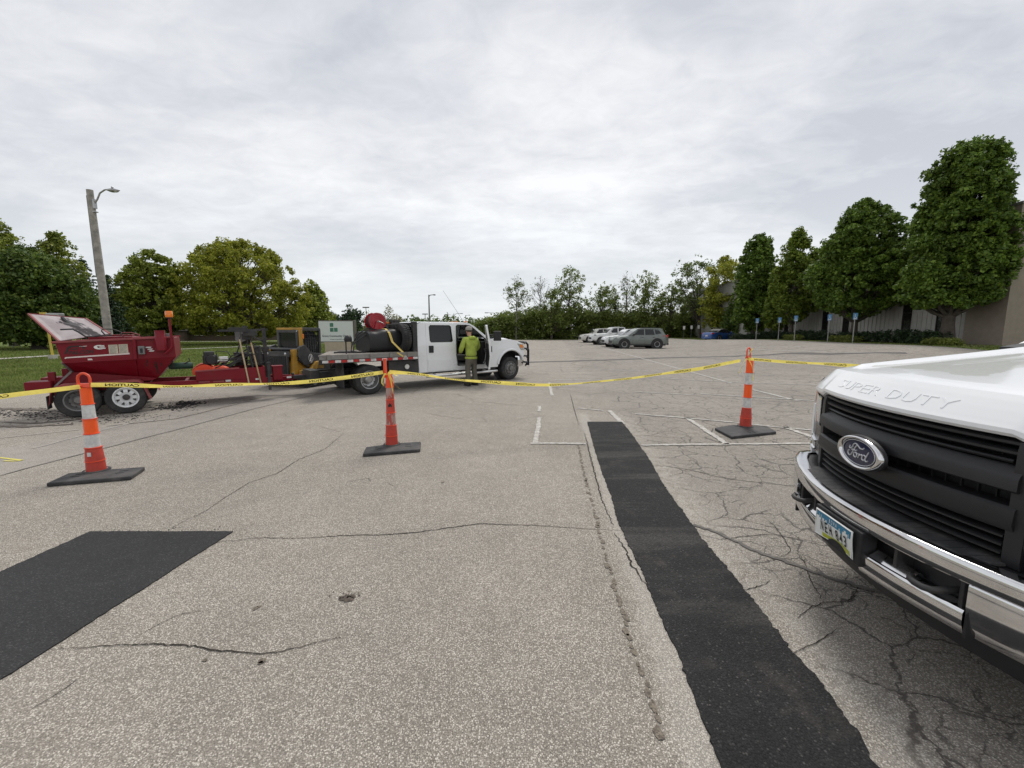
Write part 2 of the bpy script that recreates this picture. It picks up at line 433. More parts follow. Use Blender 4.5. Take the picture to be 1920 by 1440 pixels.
    if roller:
        mp = g.n('ShaderNodeMapping'); g.L.new(P, mp.inputs[0]); mp.inputs['Scale'].default_value = (.45, 2.6, 1)
        rb = g.noise(mp.outputs[0], 1.0, 4, .6, .4)
        col = g.mix(g.m('MULTIPLY', g.ss(rb, .50, .66), g.m('MULTIPLY_ADD', rnd.outputs[2], .5, .1)), col, (.105, .098, .090))
        col = g.mix(g.m('MULTIPLY', g.ss(mid, .56, .68), .3), col, (.085, .072, .062))
    g.L.new(col, b.inputs['Base Color'])
    b.inputs['Roughness'].default_value = .88; b.inputs['Specular IOR Level'].default_value = .35
    h = g.m('SUBTRACT', 1.0, g.m('MULTIPLY', v.outputs['Distance'], 1.2))
    h = g.m('MULTIPLY_ADD', rnd.outputs[1], .5, h)
    if crackh is not None: h = g.m('MULTIPLY_ADD', crackh, -2.2, h)
    bp = g.n('ShaderNodeBump'); bp.inputs['Strength'].default_value = bumpk; bp.inputs['Distance'].default_value = .006
    g.L.new(h, bp.inputs['Height']); g.L.new(bp.outputs[0], b.inputs['Normal'])
    return m
OLD_STONES = [(0, (.225, .202, .172)), (.28, (.385, .348, .299)), (.6, (.545, .498, .432)), (1, (.72, .668, .592))]
M_ASPH = asphalt('aged_asphalt', OLD_STONES, ((.098, .087, .073), (.350, .313, .267)), 142, main=True)
M_LANE = asphalt('pale_asphalt_lane', [(0, (.22, .200, .178)), (.4, (.345, .316, .283)), (1, (.54, .50, .455))], ((.17, .154, .135), (.33, .30, .265)), 150, bumpk=.35, tone=.16)
M_FRESH = asphalt('fresh_asphalt', [(0, (.012, .012, .012)), (.6, (.026, .026, .027)), (.90, (.046, .045, .044)), (1, (.10, .095, .09))], ((.009, .009, .009), (.026, .026, .026)), 95, bumpk=.8, tone=.28, roller=True)
M_FRESH2 = asphalt('sealed_fresh_asphalt', [(0, (.023, .023, .024)), (.7, (.038, .038, .039)), (1, (.085, .083, .080))], ((.017, .017, .018), (.036, .036, .037)), 120, bumpk=.45, tone=.2)
M_CRACK = mat('crack_grit', (.040, .034, .028), .95, 0, .35, 40, spec=.1)  # dark brown of the cracks themselves
M_SEALER = mat('crack_sealer', (.125, .115, .104), .85, 0, .3, 25, bump=.3, bs=120)
M_JOINT = mat('dark_repair_band', (.105, .098, .092), .9, 0, .25, 6, bump=.2, bs=80)
M_SPILL = mat('asphalt_crumbs', (.025, .022, .020), .9, 0, .4, 30, bump=.6, bs=60)
def line_paint():
    m, nt, b = newmat('worn_white_line_paint'); g = NG(m)
    geo = g.n('ShaderNodeNewGeometry'); P = geo.outputs['Position']
    v = g.vor(P, 142)
    rnd = g.n('ShaderNodeSeparateColor'); g.L.new(v.outputs['Color'], rnd.inputs[0])
    wear = g.m('ADD', g.m('MULTIPLY', g.noise(P, 9, 6, .7), .8), g.m('MULTIPLY', rnd.outputs[0], .35))
    f = g.ss(wear, .46, .66)
    col = g.mix(f, (.60, .585, .54), (.30, .275, .245))
    g.L.new(col, b.inputs['Base Color']); b.inputs['Roughness'].default_value = .85
    bp = g.n('ShaderNodeBump'); bp.inputs['Strength'].default_value = .3; bp.inputs['Distance'].default_value = .005
    g.L.new(g.m('SUBTRACT', 1.0, v.outputs['Distance']), bp.inputs['Height']); g.L.new(bp.outputs[0], b.inputs['Normal'])
    return m
M_LINE = line_paint()
def lawn_mat(name, a, c, d):
    m, nt, b = newmat(name); g = NG(m)
    geo = g.n('ShaderNodeNewGeometry'); P = geo.outputs['Position']
    n1 = g.noise(P, .5, 5, .6); n2 = g.noise(P, 6, 6, .7); n3 = g.noise(P, 38, 3, .6)
    s = g.m('MULTIPLY_ADD', n1, .5, g.m('MULTIPLY_ADD', n2, .4, g.m('MULTIPLY', n3, .25)))
    col = g.ramp(s, [(.40, a), (.58, c), (.76, d)])
    g.L.new(col, b.inputs['Base Color']); b.inputs['Roughness'].default_value = .95; b.inputs['Specular IOR Level'].default_value = .1
    bp = g.n('ShaderNodeBump'); bp.inputs['Strength'].default_value = .8; bp.inputs['Distance'].default_value = .05
    g.L.new(g.m('ADD', n3, n2), bp.inputs['Height']); g.L.new(bp.outputs[0], b.inputs['Normal'])
    return m
M_LAWN = lawn_mat('lawn_turf', (.075, .105, .026), (.130, .170, .046), (.205, .225, .085))
M_BLADE = None
M_CONC = mat('pale_concrete', (.44, .42, .38), .9, 0, .15, 5, bump=.2, bs=60, dirt=.3)
M_MULCH = mat('mulch', (.07, .05, .035), .95, 0, .4, 20, bump=.6, bs=30)

def xl(y):
    """left edge of the asphalt lot"""
    e0 = G(56, 736, 0); e1 = G(350, 718, 0); e2 = G(640, 684, 0); e3 = G(900, 651, 0)
    pts = [(-14., e0.x - (e0.y + 14) * 2.6), (e0.y, e0.x), (e1.y, e1.x), (e2.y, e2.x), (e3.y, e3.x), (72., e3.x + 3)]
    for (ya, xa), (yb, xb) in zip(pts, pts[1:]):
        if y <= yb: return xa + (xb - xa) * (y - ya) / (yb - ya)
    return pts[-1][1]
XR = lambda y: 25.0 + .02 * y
def sheet(name, m, rows, cols, fn, z=0.0):
    mb = MB(); vs_ = []
    for i in range(rows + 1):
        for j in range(cols + 1):
            x, y = fn(i / rows, j / cols); vs_.append((x, y, float(gh(x, y)) + z))
    k = cols + 1
    mb.add(vs_, [(i * k + j, i * k + j + 1, (i + 1) * k + j + 1, (i + 1) * k + j) for i in range(rows) for j in range(cols)])
    o = mb.build(name, m, smooth=180, fix=False); return struct(o)
def lot(u, v):
    y = -13.5 + 84.5 * u; a = xl(y); return a + (XR(y) - a) * v, y
sheet('asphalt_lot', M_ASPH, 110, 90, lot)
def terr(u, v):
    f = lambda t, lo, hi: lo + (hi - lo) * t
    U = u * 2 - 1; V = v * 2 - 1
    y = 28 + math.copysign(abs(U) ** 2.6, U) * 1500; x = math.copysign(abs(V) ** 2.6, V) * 1500
    return x, y
mb = MB(); q = 300; vs_ = []
for i in range(q + 1):
    for j in range(q + 1):
        x, y = terr(i / q, j / q); vs_.append((x, y, float(gh(x, y)) - (.40 if -12 < y < 68 and xl(y) + 3 < x < XR(y) - 2.5 else .035)))
k = q + 1
mb.add(vs_, [(i * k + j, i * k + j + 1, (i + 1) * k + j + 1, (i + 1) * k + j) for i in range(q) for j in range(q)])
struct(mb.build('lawn', M_LAWN, smooth=180, fix=False))

def ribbon(mb, pts, width, z=.004, jit=0.0, seed=0, step=.12, taper=False):
    rnd = random.Random(seed); P = [Vector((p[0], p[1], 0)) for p in pts]; S = []
    for a, b in zip(P, P[1:]):
        n = max(1, int((b - a).length / step))
        for i in range(n): S.append(a.lerp(b, i / n))
    S.append(P[-1]); k = len(S); L_ = []; Rr = []
    wob = [0, 0]
    for i in range(k):
        t = (S[min(i + 1, k - 1)] - S[max(i - 1, 0)]).normalized(); n = Vector((-t.y, t.x, 0))
        w = width(i / (k - 1)) if callable(width) else width
        if taper: w *= .35 + .65 * math.sin(math.pi * (i + .5) / k)
        c = S[i] + n * rnd.uniform(-jit, jit)
        h1 = w / 2 * (1 + rnd.uniform(-.35, .35) * (jit > 0)); h2 = w / 2 * (1 + rnd.uniform(-.35, .35) * (jit > 0))
        for lst, q in ((L_, c + n * h1), (Rr, c - n * h2)): lst.append((q.x, q.y, float(gh(q.x, q.y)) + z))
    mb.add(L_ + Rr, [(i, i + 1, k + i + 1, k + i) for i in range(k - 1)])
def gp(*a): return [G(x, y) for x, y in a]
# older pale lane on the left, beyond the long joint
jl = gp((-260, 955), (0, 892), (150, 853), (340, 804), (480, 766), (640, 729))
jj = [Vector((p.x, p.y, 0)) for p in jl]
mb = MB()
vs_ = []; far = []
def lane(u, v):
    i = min(int(u * (len(jj) - 1)), len(jj) - 2); f_ = u * (len(jj) - 1) - i; a = jj[i].lerp(jj[i + 1], f_)
    e = xl(a.y)
    b = Vector((-.62, .78, 0)) * (1.9 + .35 * u)
    q = a + b * v; return q.x, q.y
sheet('pale_lane', M_LANE, 40, 6, lane, .004)

# fresh strip with ragged edges, and the square patch at lower left
def jag(pts, amp, step, seed):
    rnd = random.Random(seed); out = []
    for a, b in zip(pts, pts[1:]):
        n = max(1, int((b - a).length / step)); t = (b - a).normalized(); nn = Vector((-t.y, t.x, 0))
        for i in range(n): out.append(a.lerp(b, i / n) + nn * (rnd.gauss(0, amp) + amp * .8 * math.sin(7.3 * (a.x + a.y) + i * .31)))
    out.append(pts[-1]); return out
Lp = gp((1101, 791.5), (1116, 846), (1129, 887), (1147, 934), (1160, 984), (1185, 1034), (1200, 1065), (1226, 1127), (1250, 1190), (1266, 1215), (1306, 1321), (1350, 1440)) + [G(1350, 1440) - pd * 1.6]
Rp = gp((1166, 791.5), (1185, 815), (1219, 865), (1247, 915), (1288, 971), (1319, 1015), (1357, 1059), (1391, 1099), (1437, 1160), (1488, 1226), (1532, 1273), (1572, 1328), (1612, 1379), (1642, 1436)) + [G(1642, 1436) - pd * 1.6]
def poly_slab(name, m, outline, h, edge_drop=.006):
    mb = MB(); P = [(p.x, p.y) for p in outline]
    mb.prism(P, lambda a, b, d: (a, b, float(gh(a, b)) + d), -.02, h)
    return struct(mb.build(name, m))
poly_slab('asphalt_patch', M_FRESH, jag(Lp, .0035, .02, 1) + jag(Rp, .0055, .02, 2)[::-1], .010)
pa, pb, pc, pe = G(169, 997.5), G(437, 997.5), G(0, 1277), G(0, 1074)
d1 = (pc - pb).normalized(); d2 = (pe - pa).normalized()
poly_slab('asphalt_patch', M_FRESH2, jag([pb, pc + d1 * 1.5], .0025, .03, 3) + jag([pa + d2 * ((pc - pb).length + 1.3), pa], .0025, .03, 4) + jag([pa, pb], .002, .03, 5), .008)

# cracks
mb = MB()
for i, (w, pts) in enumerate([
    (.011, [(390, 1018), (440, 1014), (480, 1009), (560, 1010), (640, 1005), (720, 1003), (780, 999), (850, 989), (900, 982), (960, 985), (1000, 985), (1080, 991), (1165, 995)]),
    (.010, [(320, 992), (352, 974), (380, 962), (420, 935), (468, 905), (520, 888), (560, 862), (610, 842), (645, 812)]),
    (.007, [(645, 812), (600, 800), (560, 806)]),
    (.010, [(112, 1217), (170, 1214), (220, 1210), (280, 1208), (330, 1211), (372, 1213), (400, 1221), (440, 1222), (480, 1227), (520, 1224), (560, 1215), (600, 1203), (640, 1195)]),
    (.005, [(255, 1195), (300, 1170), (340, 1152), (390, 1145)]),
    (.005, [(60, 1330), (110, 1300), (150, 1272)]),
    (.012, [(1225, 873), (1262, 876), (1300, 883), (1340, 893), (1380, 900), (1430, 906), (1490, 912)]),
    (.014, [(1069, 738), (1076, 766), (1085, 797)]),
    (.016, [(1096, 812), (1108, 860), (1118, 900), (1128, 935), (1142, 968), (1150, 985)]),
    (.018, [(1152, 1000), (1172, 1030), (1185, 1060), (1206, 1090), (1222, 1112)]),
    (.010, [(1300, 1000), (1350, 1012), (1400, 1006), (1442, 1002), (1500, 1012), (1545, 1018)]),
    (.009, [(1455, 1045), (1478, 1040), (1482, 1030), (1470, 1010), (1450, 985), (1430, 968)]),
    (.010, [(1390, 1108), (1430, 1098), (1445, 1090)]),
    (.010, [(1495, 1160), (1520, 1140), (1545, 1130), (1590, 1128), (1612, 1100)]),
    (.009, [(1545, 1130), (1520, 1090), (1510, 1060), (1500, 1040)]),
    (.008, [(1480, 1230), (1540, 1200), (1570, 1180)]),
    (.009, [(650, 905), (690, 897), (695, 903), (672, 908)]),
    (.006, [(725, 905), (742, 914)]),
    ]):
    ribbon(mb, gp(*pts), w * (.8 if i < 9 or 9 < i < 10 else .62), .0045, w * .55, 20 + i, .022, True)
rnd = random.Random(5)
for i in range(46):
    x, y = rnd.uniform(-1, 21), rnd.uniform(8.5, 58); a = rnd.choice([.1, 1.62]) + rnd.gauss(0, .25); P = []
    for k in range(rnd.randint(5, 12)):
        P.append((x, y)); a += rnd.gauss(0, .22); x += math.cos(a) * .8; y += math.sin(a) * .8
        if x > 24: break
    if len(P) > 2: ribbon(mb, P, rnd.uniform(.012, .035), .008, .02, 100 + i, .25, True)
struct(mb.build('pavement_cracks', M_CRACK, fix=False))
mb = MB()
ribbon(mb, gp((1300, 984), (1335, 996), (1370, 1011), (1410, 1030), (1450, 1046), (1505, 1066), (1560, 1085), (1640, 1108), (1700, 1122), (1790, 1150)), .036, .0065, .016, 61, .03)
ribbon(mb, gp((-200, 944), (0, 893), (60, 876), (153, 852), (340, 804), (480, 766), (640, 729)), .012, .0085, .004, 62, .1)
struct(mb.build('sealed_joint', M_SEALER, fix=False))
mb = MB()
ribbon(mb, gp((560, 700), (900, 682), (1000, 679), (1110, 676), (1250, 671), (1390, 667.5), (1480, 662.5), (1560, 664), (1700, 662)), lambda t: .55, .009, .04, 63, .6)
struct(mb.build('repair_band', M_JOINT, fix=False))

# painted stall lines
mb = MB()
for i, (w, pts) in enumerate([
    (.085, [(995, 832), (1050, 832), (1098, 833)]), (.085, [(1203, 835.5), (1300, 834), (1420, 833), (1520, 832)]),
    (.085, [(1004, 831), (1008, 806), (1011, 783)]), (.075, [(1011, 772), (1012, 762)]),
    (.10, [(1143, 770), (1168, 796)]), (.07, [(1083, 766), (1131, 770.5)]),
    (.10, [(1288, 784), (1364, 834)]),
    (.08, [(1191, 776.5), (1282, 784), (1382, 793), (1441, 800), (1545, 809)]),
    (.10, [(1472, 802), (1528, 822)]),
    (.10, [(1098, 643), (1279, 693), (1372, 719)]), (.10, [(1411, 731), (1450, 740.5), (1495, 752)]),
    (.08, [(1240, 709), (1300, 713), (1387, 717.5), (1560, 723)]),
    (.08, [(1313, 739), (1387, 743.5), (1526, 752)]),
    (.07, [(1025, 690), (1160, 694), (1300, 699)]), (.07, [(1040, 712), (1200, 712)]),
    (.07, [(1190, 735), (1300, 741)]), (.09, [(1035, 742), (1030, 718)]),
    (.08, [(1640, 648), (1500, 650), (1390, 652)]), (.08, [(1392, 655), (1560, 661), (1680, 664)]),
    ]):
    ribbon(mb, gp(*pts), w * .9, .0095, .003, 200 + i, .05)
struct(mb.build('parking_lines', M_LINE, fix=False))
mb = MB(); ribbon(mb, gp((60, 842), (240, 795), (372, 760), (470, 752)), .035, .0095, .012, 290, .12); ribbon(mb, gp((0, 822), (150, 806)), .03, .0095, .01, 291, .12)
struct(mb.build('faded_lines', mat('ghost_line_paint', (.40, .37, .33), .9, 0, .15, 20), fix=False))
mb = MB()
ribbon(mb, gp((0, 859), (22, 862), (43, 864)), .03, .0095, .004, 301, .05); ribbon(mb, gp((43, 864), (26, 866), (8, 865)), .03, .0095, .004, 302, .05)
struct(mb.build('survey_mark', mat('yellow_marking_paint', (.62, .55, .12), .85, 0, .2, 30), fix=False))

# drips of oil along the joint, two oil spots, crumbs of mix under the trailer
def blot(mb, c, r, n=14, z=.0065, seed=0, sx=1.0, sy=1.0, rot=0.0):
    rnd = random.Random(seed); ph = [rnd.uniform(.65, 1.25) for _ in range(n)]
    vs_ = [(c.x, c.y, float(gh(c.x, c.y)) + z)]
    for i in range(n):
        a = 2 * math.pi * i / n; x = r * sx * ph[i] * math.cos(a); y = r * sy * ph[i] * math.sin(a)
        X = c.x + x * math.cos(rot) - y * math.sin(rot); Y = c.y + x * math.sin(rot) + y * math.cos(rot)
        vs_.append((X, Y, float(gh(X, Y)) + z))
    mb.add(vs_, [(0, i + 1, (i + 1) % n + 1) for i in range(n)])
def stain_mat(name, c, k):
    """brown oil soaked into the stones: the stone grain stays visible"""
    m, nt, b = newmat(name); g = NG(m); geo = g.n('ShaderNodeNewGeometry'); v = g.vor(geo.outputs['Position'], 142)
    r_ = g.n('ShaderNodeSeparateColor'); g.L.new(v.outputs['Color'], r_.inputs[0])
    g.L.new(g.ramp(r_.outputs[0], [(0, tuple(x * .6 for x in c)), (1, tuple(x * k for x in c))]), b.inputs['Base Color']); b.inputs['Roughness'].default_value = .75
    return m
M_OIL = stain_mat('oil_soaked_asphalt', (.115, .095, .072), 1.9)
M_OILD = stain_mat('dark_oil_soaked_asphalt', (.060, .045, .034), 1.7)
path = gp((1084, 835), (1095, 890), (1108, 935), (1118, 975), (1130, 1015), (1142, 1060), (1152, 1100), (1165, 1145), (1176, 1185), (1190, 1225), (1203, 1262), (1216, 1300), (1230, 1350), (1240, 1400), (1250, 1440))
mb = MB(); rnd = random.Random(9); k = 0
for a, b in zip(path, path[1:]):
    n = max(2, int((b - a).length / .045))
    for i in range(n):
        k += 1
        if rnd.random() < .18: continue
        c = a.lerp(b, i / n) + Vector((rnd.gauss(0, .008), rnd.gauss(0, .008), 0)); blot(mb, c, rnd.uniform(.012, .026), 9, .0048, k, .8, 1.4)
tag(mb.build('oil_drips', M_OIL, fix=False), kind='stuff')
mb = MB(); blot(mb, G(652, 1122), .038, 22, .0048, 3, 1.35, .95)
for i in range(16): blot(mb, G(640 + rnd.gauss(10, 16), 1113 + rnd.gauss(4, 5)), rnd.uniform(.004, .009), 7, .0048, i + 40)
struct(mb.build('oil_stain', M_OILD, fix=False))
mb = MB()
for i, (x, y, r_) in enumerate([(480, 1141, .016), (487, 1138, .012), (492, 1240, .018), (488, 1244, .014), (385, 1238, .012), (830, 905, .02)]): blot(mb, G(x, y), r_, 10, .0048, i + 90)
struct(mb.build('rust_stain', M_OIL, fix=False))
mb = MB(); rnd = random.Random(12)
def crumb(c, r):
    n = 6; vs_ = [(c.x + r * rnd.uniform(.6, 1.2) * math.cos(a * 1.047), c.y + r * rnd.uniform(.6, 1.2) * math.sin(a * 1.047), .003) for a in range(n)] + [(c.x, c.y, r * rnd.uniform(.4, .8))]
    mb.add(vs_, [(i, (i + 1) % n, n) for i in range(n)])
for cx, cy, sx, sy, n, r0 in ((320, 764, 22, 3, 260, .022), (355, 757, 12, 2, 160, .028), (60, 775, 60, 5, 420, .018), (150, 786, 60, 4, 200, .016), (250, 782, 45, 4, 120, .014), (400, 752, 50, 5, 120, .012)):
    for i in range(n):
        c = G(cx + rnd.gauss(0, sx), cy + rnd.gauss(0, sy)); crumb(c, r0 * rnd.uniform(.4, 1.5))
def edge_crumbs(P, n, off, seed):
    r2 = random.Random(seed); segs = [(a, b, (b - a).length) for a, b in zip(P, P[1:])]; tot = sum(q[2] for q in segs)
    for _ in range(n):
        t = r2.random() * tot
        for a, b, l in segs:
            if t <= l: break
            t -= l
        c = a.lerp(b, min(1, t / l)); d = (b - a).normalized(); nn = Vector((-d.y, d.x, 0)) * off; crumb(c + nn * abs(r2.gauss(0, .05)), .0045 * r2.uniform(.5, 1.5))
edge_crumbs(Lp, 420, 1, 4); edge_crumbs(Rp, 520, -1, 5); edge_crumbs([pb, pc], 160, -1, 6); edge_crumbs([pa, pb], 60, 1, 7)
tag(mb.build('asphalt_crumbs', M_SPILL), kind='stuff')
M_DIRT = stain_mat('tracked_dirt', (.105, .085, .068), 1.8)
mb = MB()
for i, (w, pts) in enumerate([(.16, [(-60, 766), (60, 768), (120, 772)]), (.10, [(0, 792), (70, 794), (200, 782)]), (.12, [(-40, 800), (60, 800), (140, 796)]), (.05, [(200, 800), (330, 786), (470, 752)]), (.04, [(430, 758), (500, 744)])]):
    ribbon(mb, gp(*pts), w, .0088, w * .35, 400 + i, .06, True)
struct(mb.build('tracked_dirt', M_DIRT, fix=False))

# paths on the lawn
mb = MB()
ribbon(mb, gp((-500, 700), (-200, 685), (0, 673.5), (120, 666), (330, 655.5), (440, 651), (545, 646.5), (640, 642)), 1.0, .03, 0, 1, .8)
struct(mb.build('footpath', M_CONC, fix=False))
mb = MB()
ribbon(mb, gp((330, 640.5), (420, 640.5), (520, 640), (620, 638)), 1.2, .03, 0, 1, 2)
struct(mb.build('driveway', M_CONC, fix=False))

# mown grass: short blades, denser near the lot
def leaf_mat(name, a, c, d, trans=.35, sub=.25):
    m, nt, b = newmat(name); g = NG(m)
    geo = g.n('ShaderNodeNewGeometry')
    col = g.ramp(geo.outputs['Random Per Island'], [(0, a), (.5, c), (1, d)])
    P = geo.outputs['Position']; n = g.noise(P, .55, 3, .5)
    sc = g.n('ShaderNodeVectorMath', operation='SCALE'); g.L.new(col, sc.inputs[0]); g.L.new(g.ss(n, .3, .7, .78, 1.25), sc.inputs['Scale'])
    g.L.new(sc.outputs[0], b.inputs['Base Color']); b.inputs['Roughness'].default_value = .55; b.inputs['Specular IOR Level'].default_value = .3
    tr = g.n('ShaderNodeBsdfTranslucent'); g.L.new(sc.outputs[0], tr.inputs[0])
    mx = g.n('ShaderNodeMixShader'); mx.inputs[0].default_value = trans
    out = g.N['Material Output']; g.L.new(b.outputs[0], mx.inputs[1]); g.L.new(tr.outputs[0], mx.inputs[2]); g.L.new(mx.outputs[0], out.inputs[0])
    return m
def raw_mesh(name, verts, faces4or3, m, parent=None):
    me = bpy.data.meshes.new(name); n = len(verts); k = faces4or3.shape[1]; nf = len(faces4or3)
    me.vertices.add(n); me.vertices.foreach_set('co', verts.astype(np.float32).ravel())
    me.loops.add(nf * k); me.loops.foreach_set('vertex_index', faces4or3.astype(np.int32).ravel())
    me.polygons.add(nf); me.polygons.foreach_set('loop_start', np.arange(0, nf * k, k, dtype=np.int32)); me.polygons.foreach_set('loop_total', np.full(nf, k, dtype=np.int32))
    me.update(calc_edges=True); me.materials.append(m)
    o = bpy.data.objects.new(name, me); COL.objects.link(o)
    if parent is not None: o.parent = parent
    return o
M_BLADE = leaf_mat('grass_blade', (.110, .150, .030), (.172, .222, .054), (.265, .285, .102), .4)
def grass():
    rg = np.random.default_rng(3); pts = []
    n = 150000
    y = 10.5 + 52 * rg.random(n) ** 1.9
    e = np.array([xl(t) for t in np.linspace(10, 63, 200)]); ex = np.interp(y, np.linspace(10, 63, 200), e)
    x = ex - .02 - (np.minimum(48, 10 + y)) * rg.random(n) ** 1.2
    n2 = 22000; y2 = 16 + 55 * rg.random(n2); x2 = 25.05 + .02 * y2 + 4.6 * rg.random(n2)
    n3 = 8000; y3 = 71.1 + 3.5 * rg.random(n3); x3 = -8 + 46 * rg.random(n3)
    x = np.concatenate([x, x2, x3]); y = np.concatenate([y, y2, y3]); N_ = len(x)
    z = np.array(gh(x, y)) - .035; d = np.hypot(x, y)
    h = (.06 + .06 * rg.random(N_)); w = .010 * np.maximum(1, d / 9) * (.7 + .6 * rg.random(N_)); a = rg.random(N_) * 6.283; la = rg.random(N_) * 6.283; ln = h * .6 * rg.random(N_)
    A = np.stack([x - w * np.cos(a), y - w * np.sin(a), z], 1); B = np.stack([x + w * np.cos(a), y + w * np.sin(a), z], 1); C_ = np.stack([x + ln * np.cos(la), y + ln * np.sin(la), z + h], 1)
    V = np.stack([A, B, C_], 1).reshape(-1, 3); F = np.arange(N_ * 3).reshape(-1, 3)
    o = raw_mesh('grass', V, F, M_BLADE); tag(o, kind='stuff')
grass()
# ================================================================ CHANNELIZER POSTS AND TAPE
def channelizer(gpx, base_px, ys, radii, label, kinds, lean=0.0):
    """ys: pixel rows of the band joints from the foot upwards; kinds: material of each band"""
    g0 = G(*gpx); root = empty('channelizer_post', g0)
    tag(root, label, 'channelizer post', 'channelizer posts holding the caution tape')
    bt = .045; kx = 1 / math.sqrt(1 + (g0.x / g0.y) ** 2); radii = [r * kx for r in radii]
    out = [G(x, y, bt) for x, y in base_px]
    P = [(p.x - g0.x, p.y - g0.y) for p in out]
    mb = MB(); mb.prism(P, lambda a, b, d: (a, b, d), .001, bt)
    base = mb.build('base', M_RUBBERB, root, bevel=.012, seg=3)
    # moulded grips and ribs in the rubber
    cx = sum(p[0] for p in P) / len(P); cy = sum(p[1] for p in P) / len(P)
    ax = Vector((P[1][0] - P[0][0], P[1][1] - P[0][1], 0)).normalized(); ay = Vector((-ax.y, ax.x, 0))
    for s in (-1, 1):
        for t in (-.04, .04): mb = MB(); mb.box(Vector((cx, cy, bt + .002)) + ax * s * .20 + ay * t, (.08, .016, .006), rz=math.atan2(ax.y, ax.x)); mb.build('grip', M_RUBBERB, base)
    mb = MB(); mb.lathe([(radii[0] + .035, bt - .002), (radii[0] + .028, bt + .012), (radii[0] + .004, bt + .014)], n=20)
    mb.build('socket', M_RUBBERB, base, smooth=40)
    Y = g0.y
    zs = [bt] + [float(D(gpx[0], y, Y).z) for y in ys]
    for i in range(len(zs) - 1):
        r0, r1 = radii[i], radii[i + 1] if i + 1 < len(radii) else radii[-1]; z0, z1 = zs[i], zs[i + 1]; lip = .0045
        k = kinds[i]
        mb = MB()
        if k == 'sleeve': prof = [(r0, z0), (r0, z0 + .004), (r1 + .004, z1 - .012), (r1 + .009, z1 - .008), (r1 + .009, z1 - .002), (r1, z1)]
        elif k == 'dome': prof = [(r0, z0), (r0 * .98, z0 + (z1 - z0) * .45), (r0 * .82, z0 + (z1 - z0) * .75), (r0 * .5, z0 + (z1 - z0) * .95), (.012, z1)]
        else: prof = [(r0 - .003, z0 + .002), (r1 - .002, z1 - .002)]
        mb.lathe(prof, n=28)
        mm = {'sleeve': M_ORANGEOLD, 'dome': M_ORANGE, 'or': M_REFOR, 'wh': M_REFWH, 'bare': M_ORANGEOLD, 'scar': M_SCAR}[k]
        nm = {'sleeve': 'sleeve', 'dome': 'cap', 'or': 'band', 'wh': 'band', 'bare': 'band', 'scar': 'band'}[k]
        o = mb.build(nm, mm, root, smooth=40)
        if k == 'wh': o['label'] = 'white reflective band'
        if k == 'or': o['label'] = 'bright orange reflective band'
        if k == 'scar': o['label'] = 'band with its sheeting torn off'
        if i:   # moulded ring between bands
            mb = MB(); mb.lathe([(r0 - .004, z0 - .006), (r0 + .005, z0 - .004), (r0 + .005, z0 + .004), (r0 - .004, z0 + .006)], n=28); mb.build('ring', M_ORANGE, root, smooth=60)
    return root, zs, Y, g0
def scar():
    m, nt, b = newmat('torn_sheeting'); g = NG(m); tc = g.n('ShaderNodeTexCoord')
    mp = g.n('ShaderNodeMapping'); g.L.new(tc.outputs['Object'], mp.inputs[0]); mp.inputs['Scale'].default_value = (14, 14, 6)
    f = g.ss(g.noise(mp.outputs[0], 1.0, 6, .7), .47, .55)
    g.L.new(g.mix(f, (.42, .065, .045), (.40, .27, .24)), b.inputs['Base Color']); b.inputs['Roughness'].default_value = .6
    return m
M_SCAR = scar()
def handle(root, g0, Y, px_l, px_r, y0, y1, th=.012, flat=.02, ang=0.0):
    """moulded loop handle rising from the top of a post"""
    zl = float(D(960, y0, Y).z); zt = float(D(960, y1, Y).z)
    xa = D(px_l, y0, Y).x - g0.x; xb = D(px_r, y0, Y).x - g0.x; w = (xb - xa) / 2; cx = (xa + xb) / 2; P = []
    P.append((-w, zl)); P.append((-w * 1.02, zl + (zt - zl) * .6)); P.append((-w * .85, zl + (zt - zl) * .82)); P.append((-w * .35, zl + (zt - zl) * .97)); P.append((0, zt))
    P += [(-a, z) for a, z in P[-2::-1]]
    mb = MB(); mb.tube([(cx + a * math.cos(ang), a * math.sin(ang), z) for a, z in P], th, 8)
    mb.add([(cx + x * math.cos(ang) - y * math.sin(ang), x * math.sin(ang) + y * math.cos(ang), z) for x, y, z in [(-w - .01, -flat, zl - .01), (w + .01, -flat, zl - .01), (w + .01, flat, zl - .01), (-w - .01, flat, zl - .01), (-w - .006, -flat * .6, zl + .03), (w + .006, -flat * .6, zl + .03), (w + .006, flat * .6, zl + .03), (-w - .006, flat * .6, zl + .03)]],
           [(0, 1, 2, 3), (4, 5, 6, 7), (0, 1, 5, 4), (1, 2, 6, 5), (2, 3, 7, 6), (3, 0, 4, 7)])
    return mb.build('handle', M_ORANGE, root, smooth=50)
p1, z1_, Y1, g1 = channelizer((182, 889), [(86, 906), (245, 893), (272, 875), (200, 880), (127, 887)], [863, 838, 812.5, 785, 757.5, 726],
    [.132, .122, .100, .094, .088, .080, .074], 'orange and white channelizer post with open loop handle before the red trailer', ['bare', 'sleeve', 'wh', 'or', 'wh', 'or'])
handle(p1, g1, Y1, 147.5, 170, 724, 700, .013, .03)
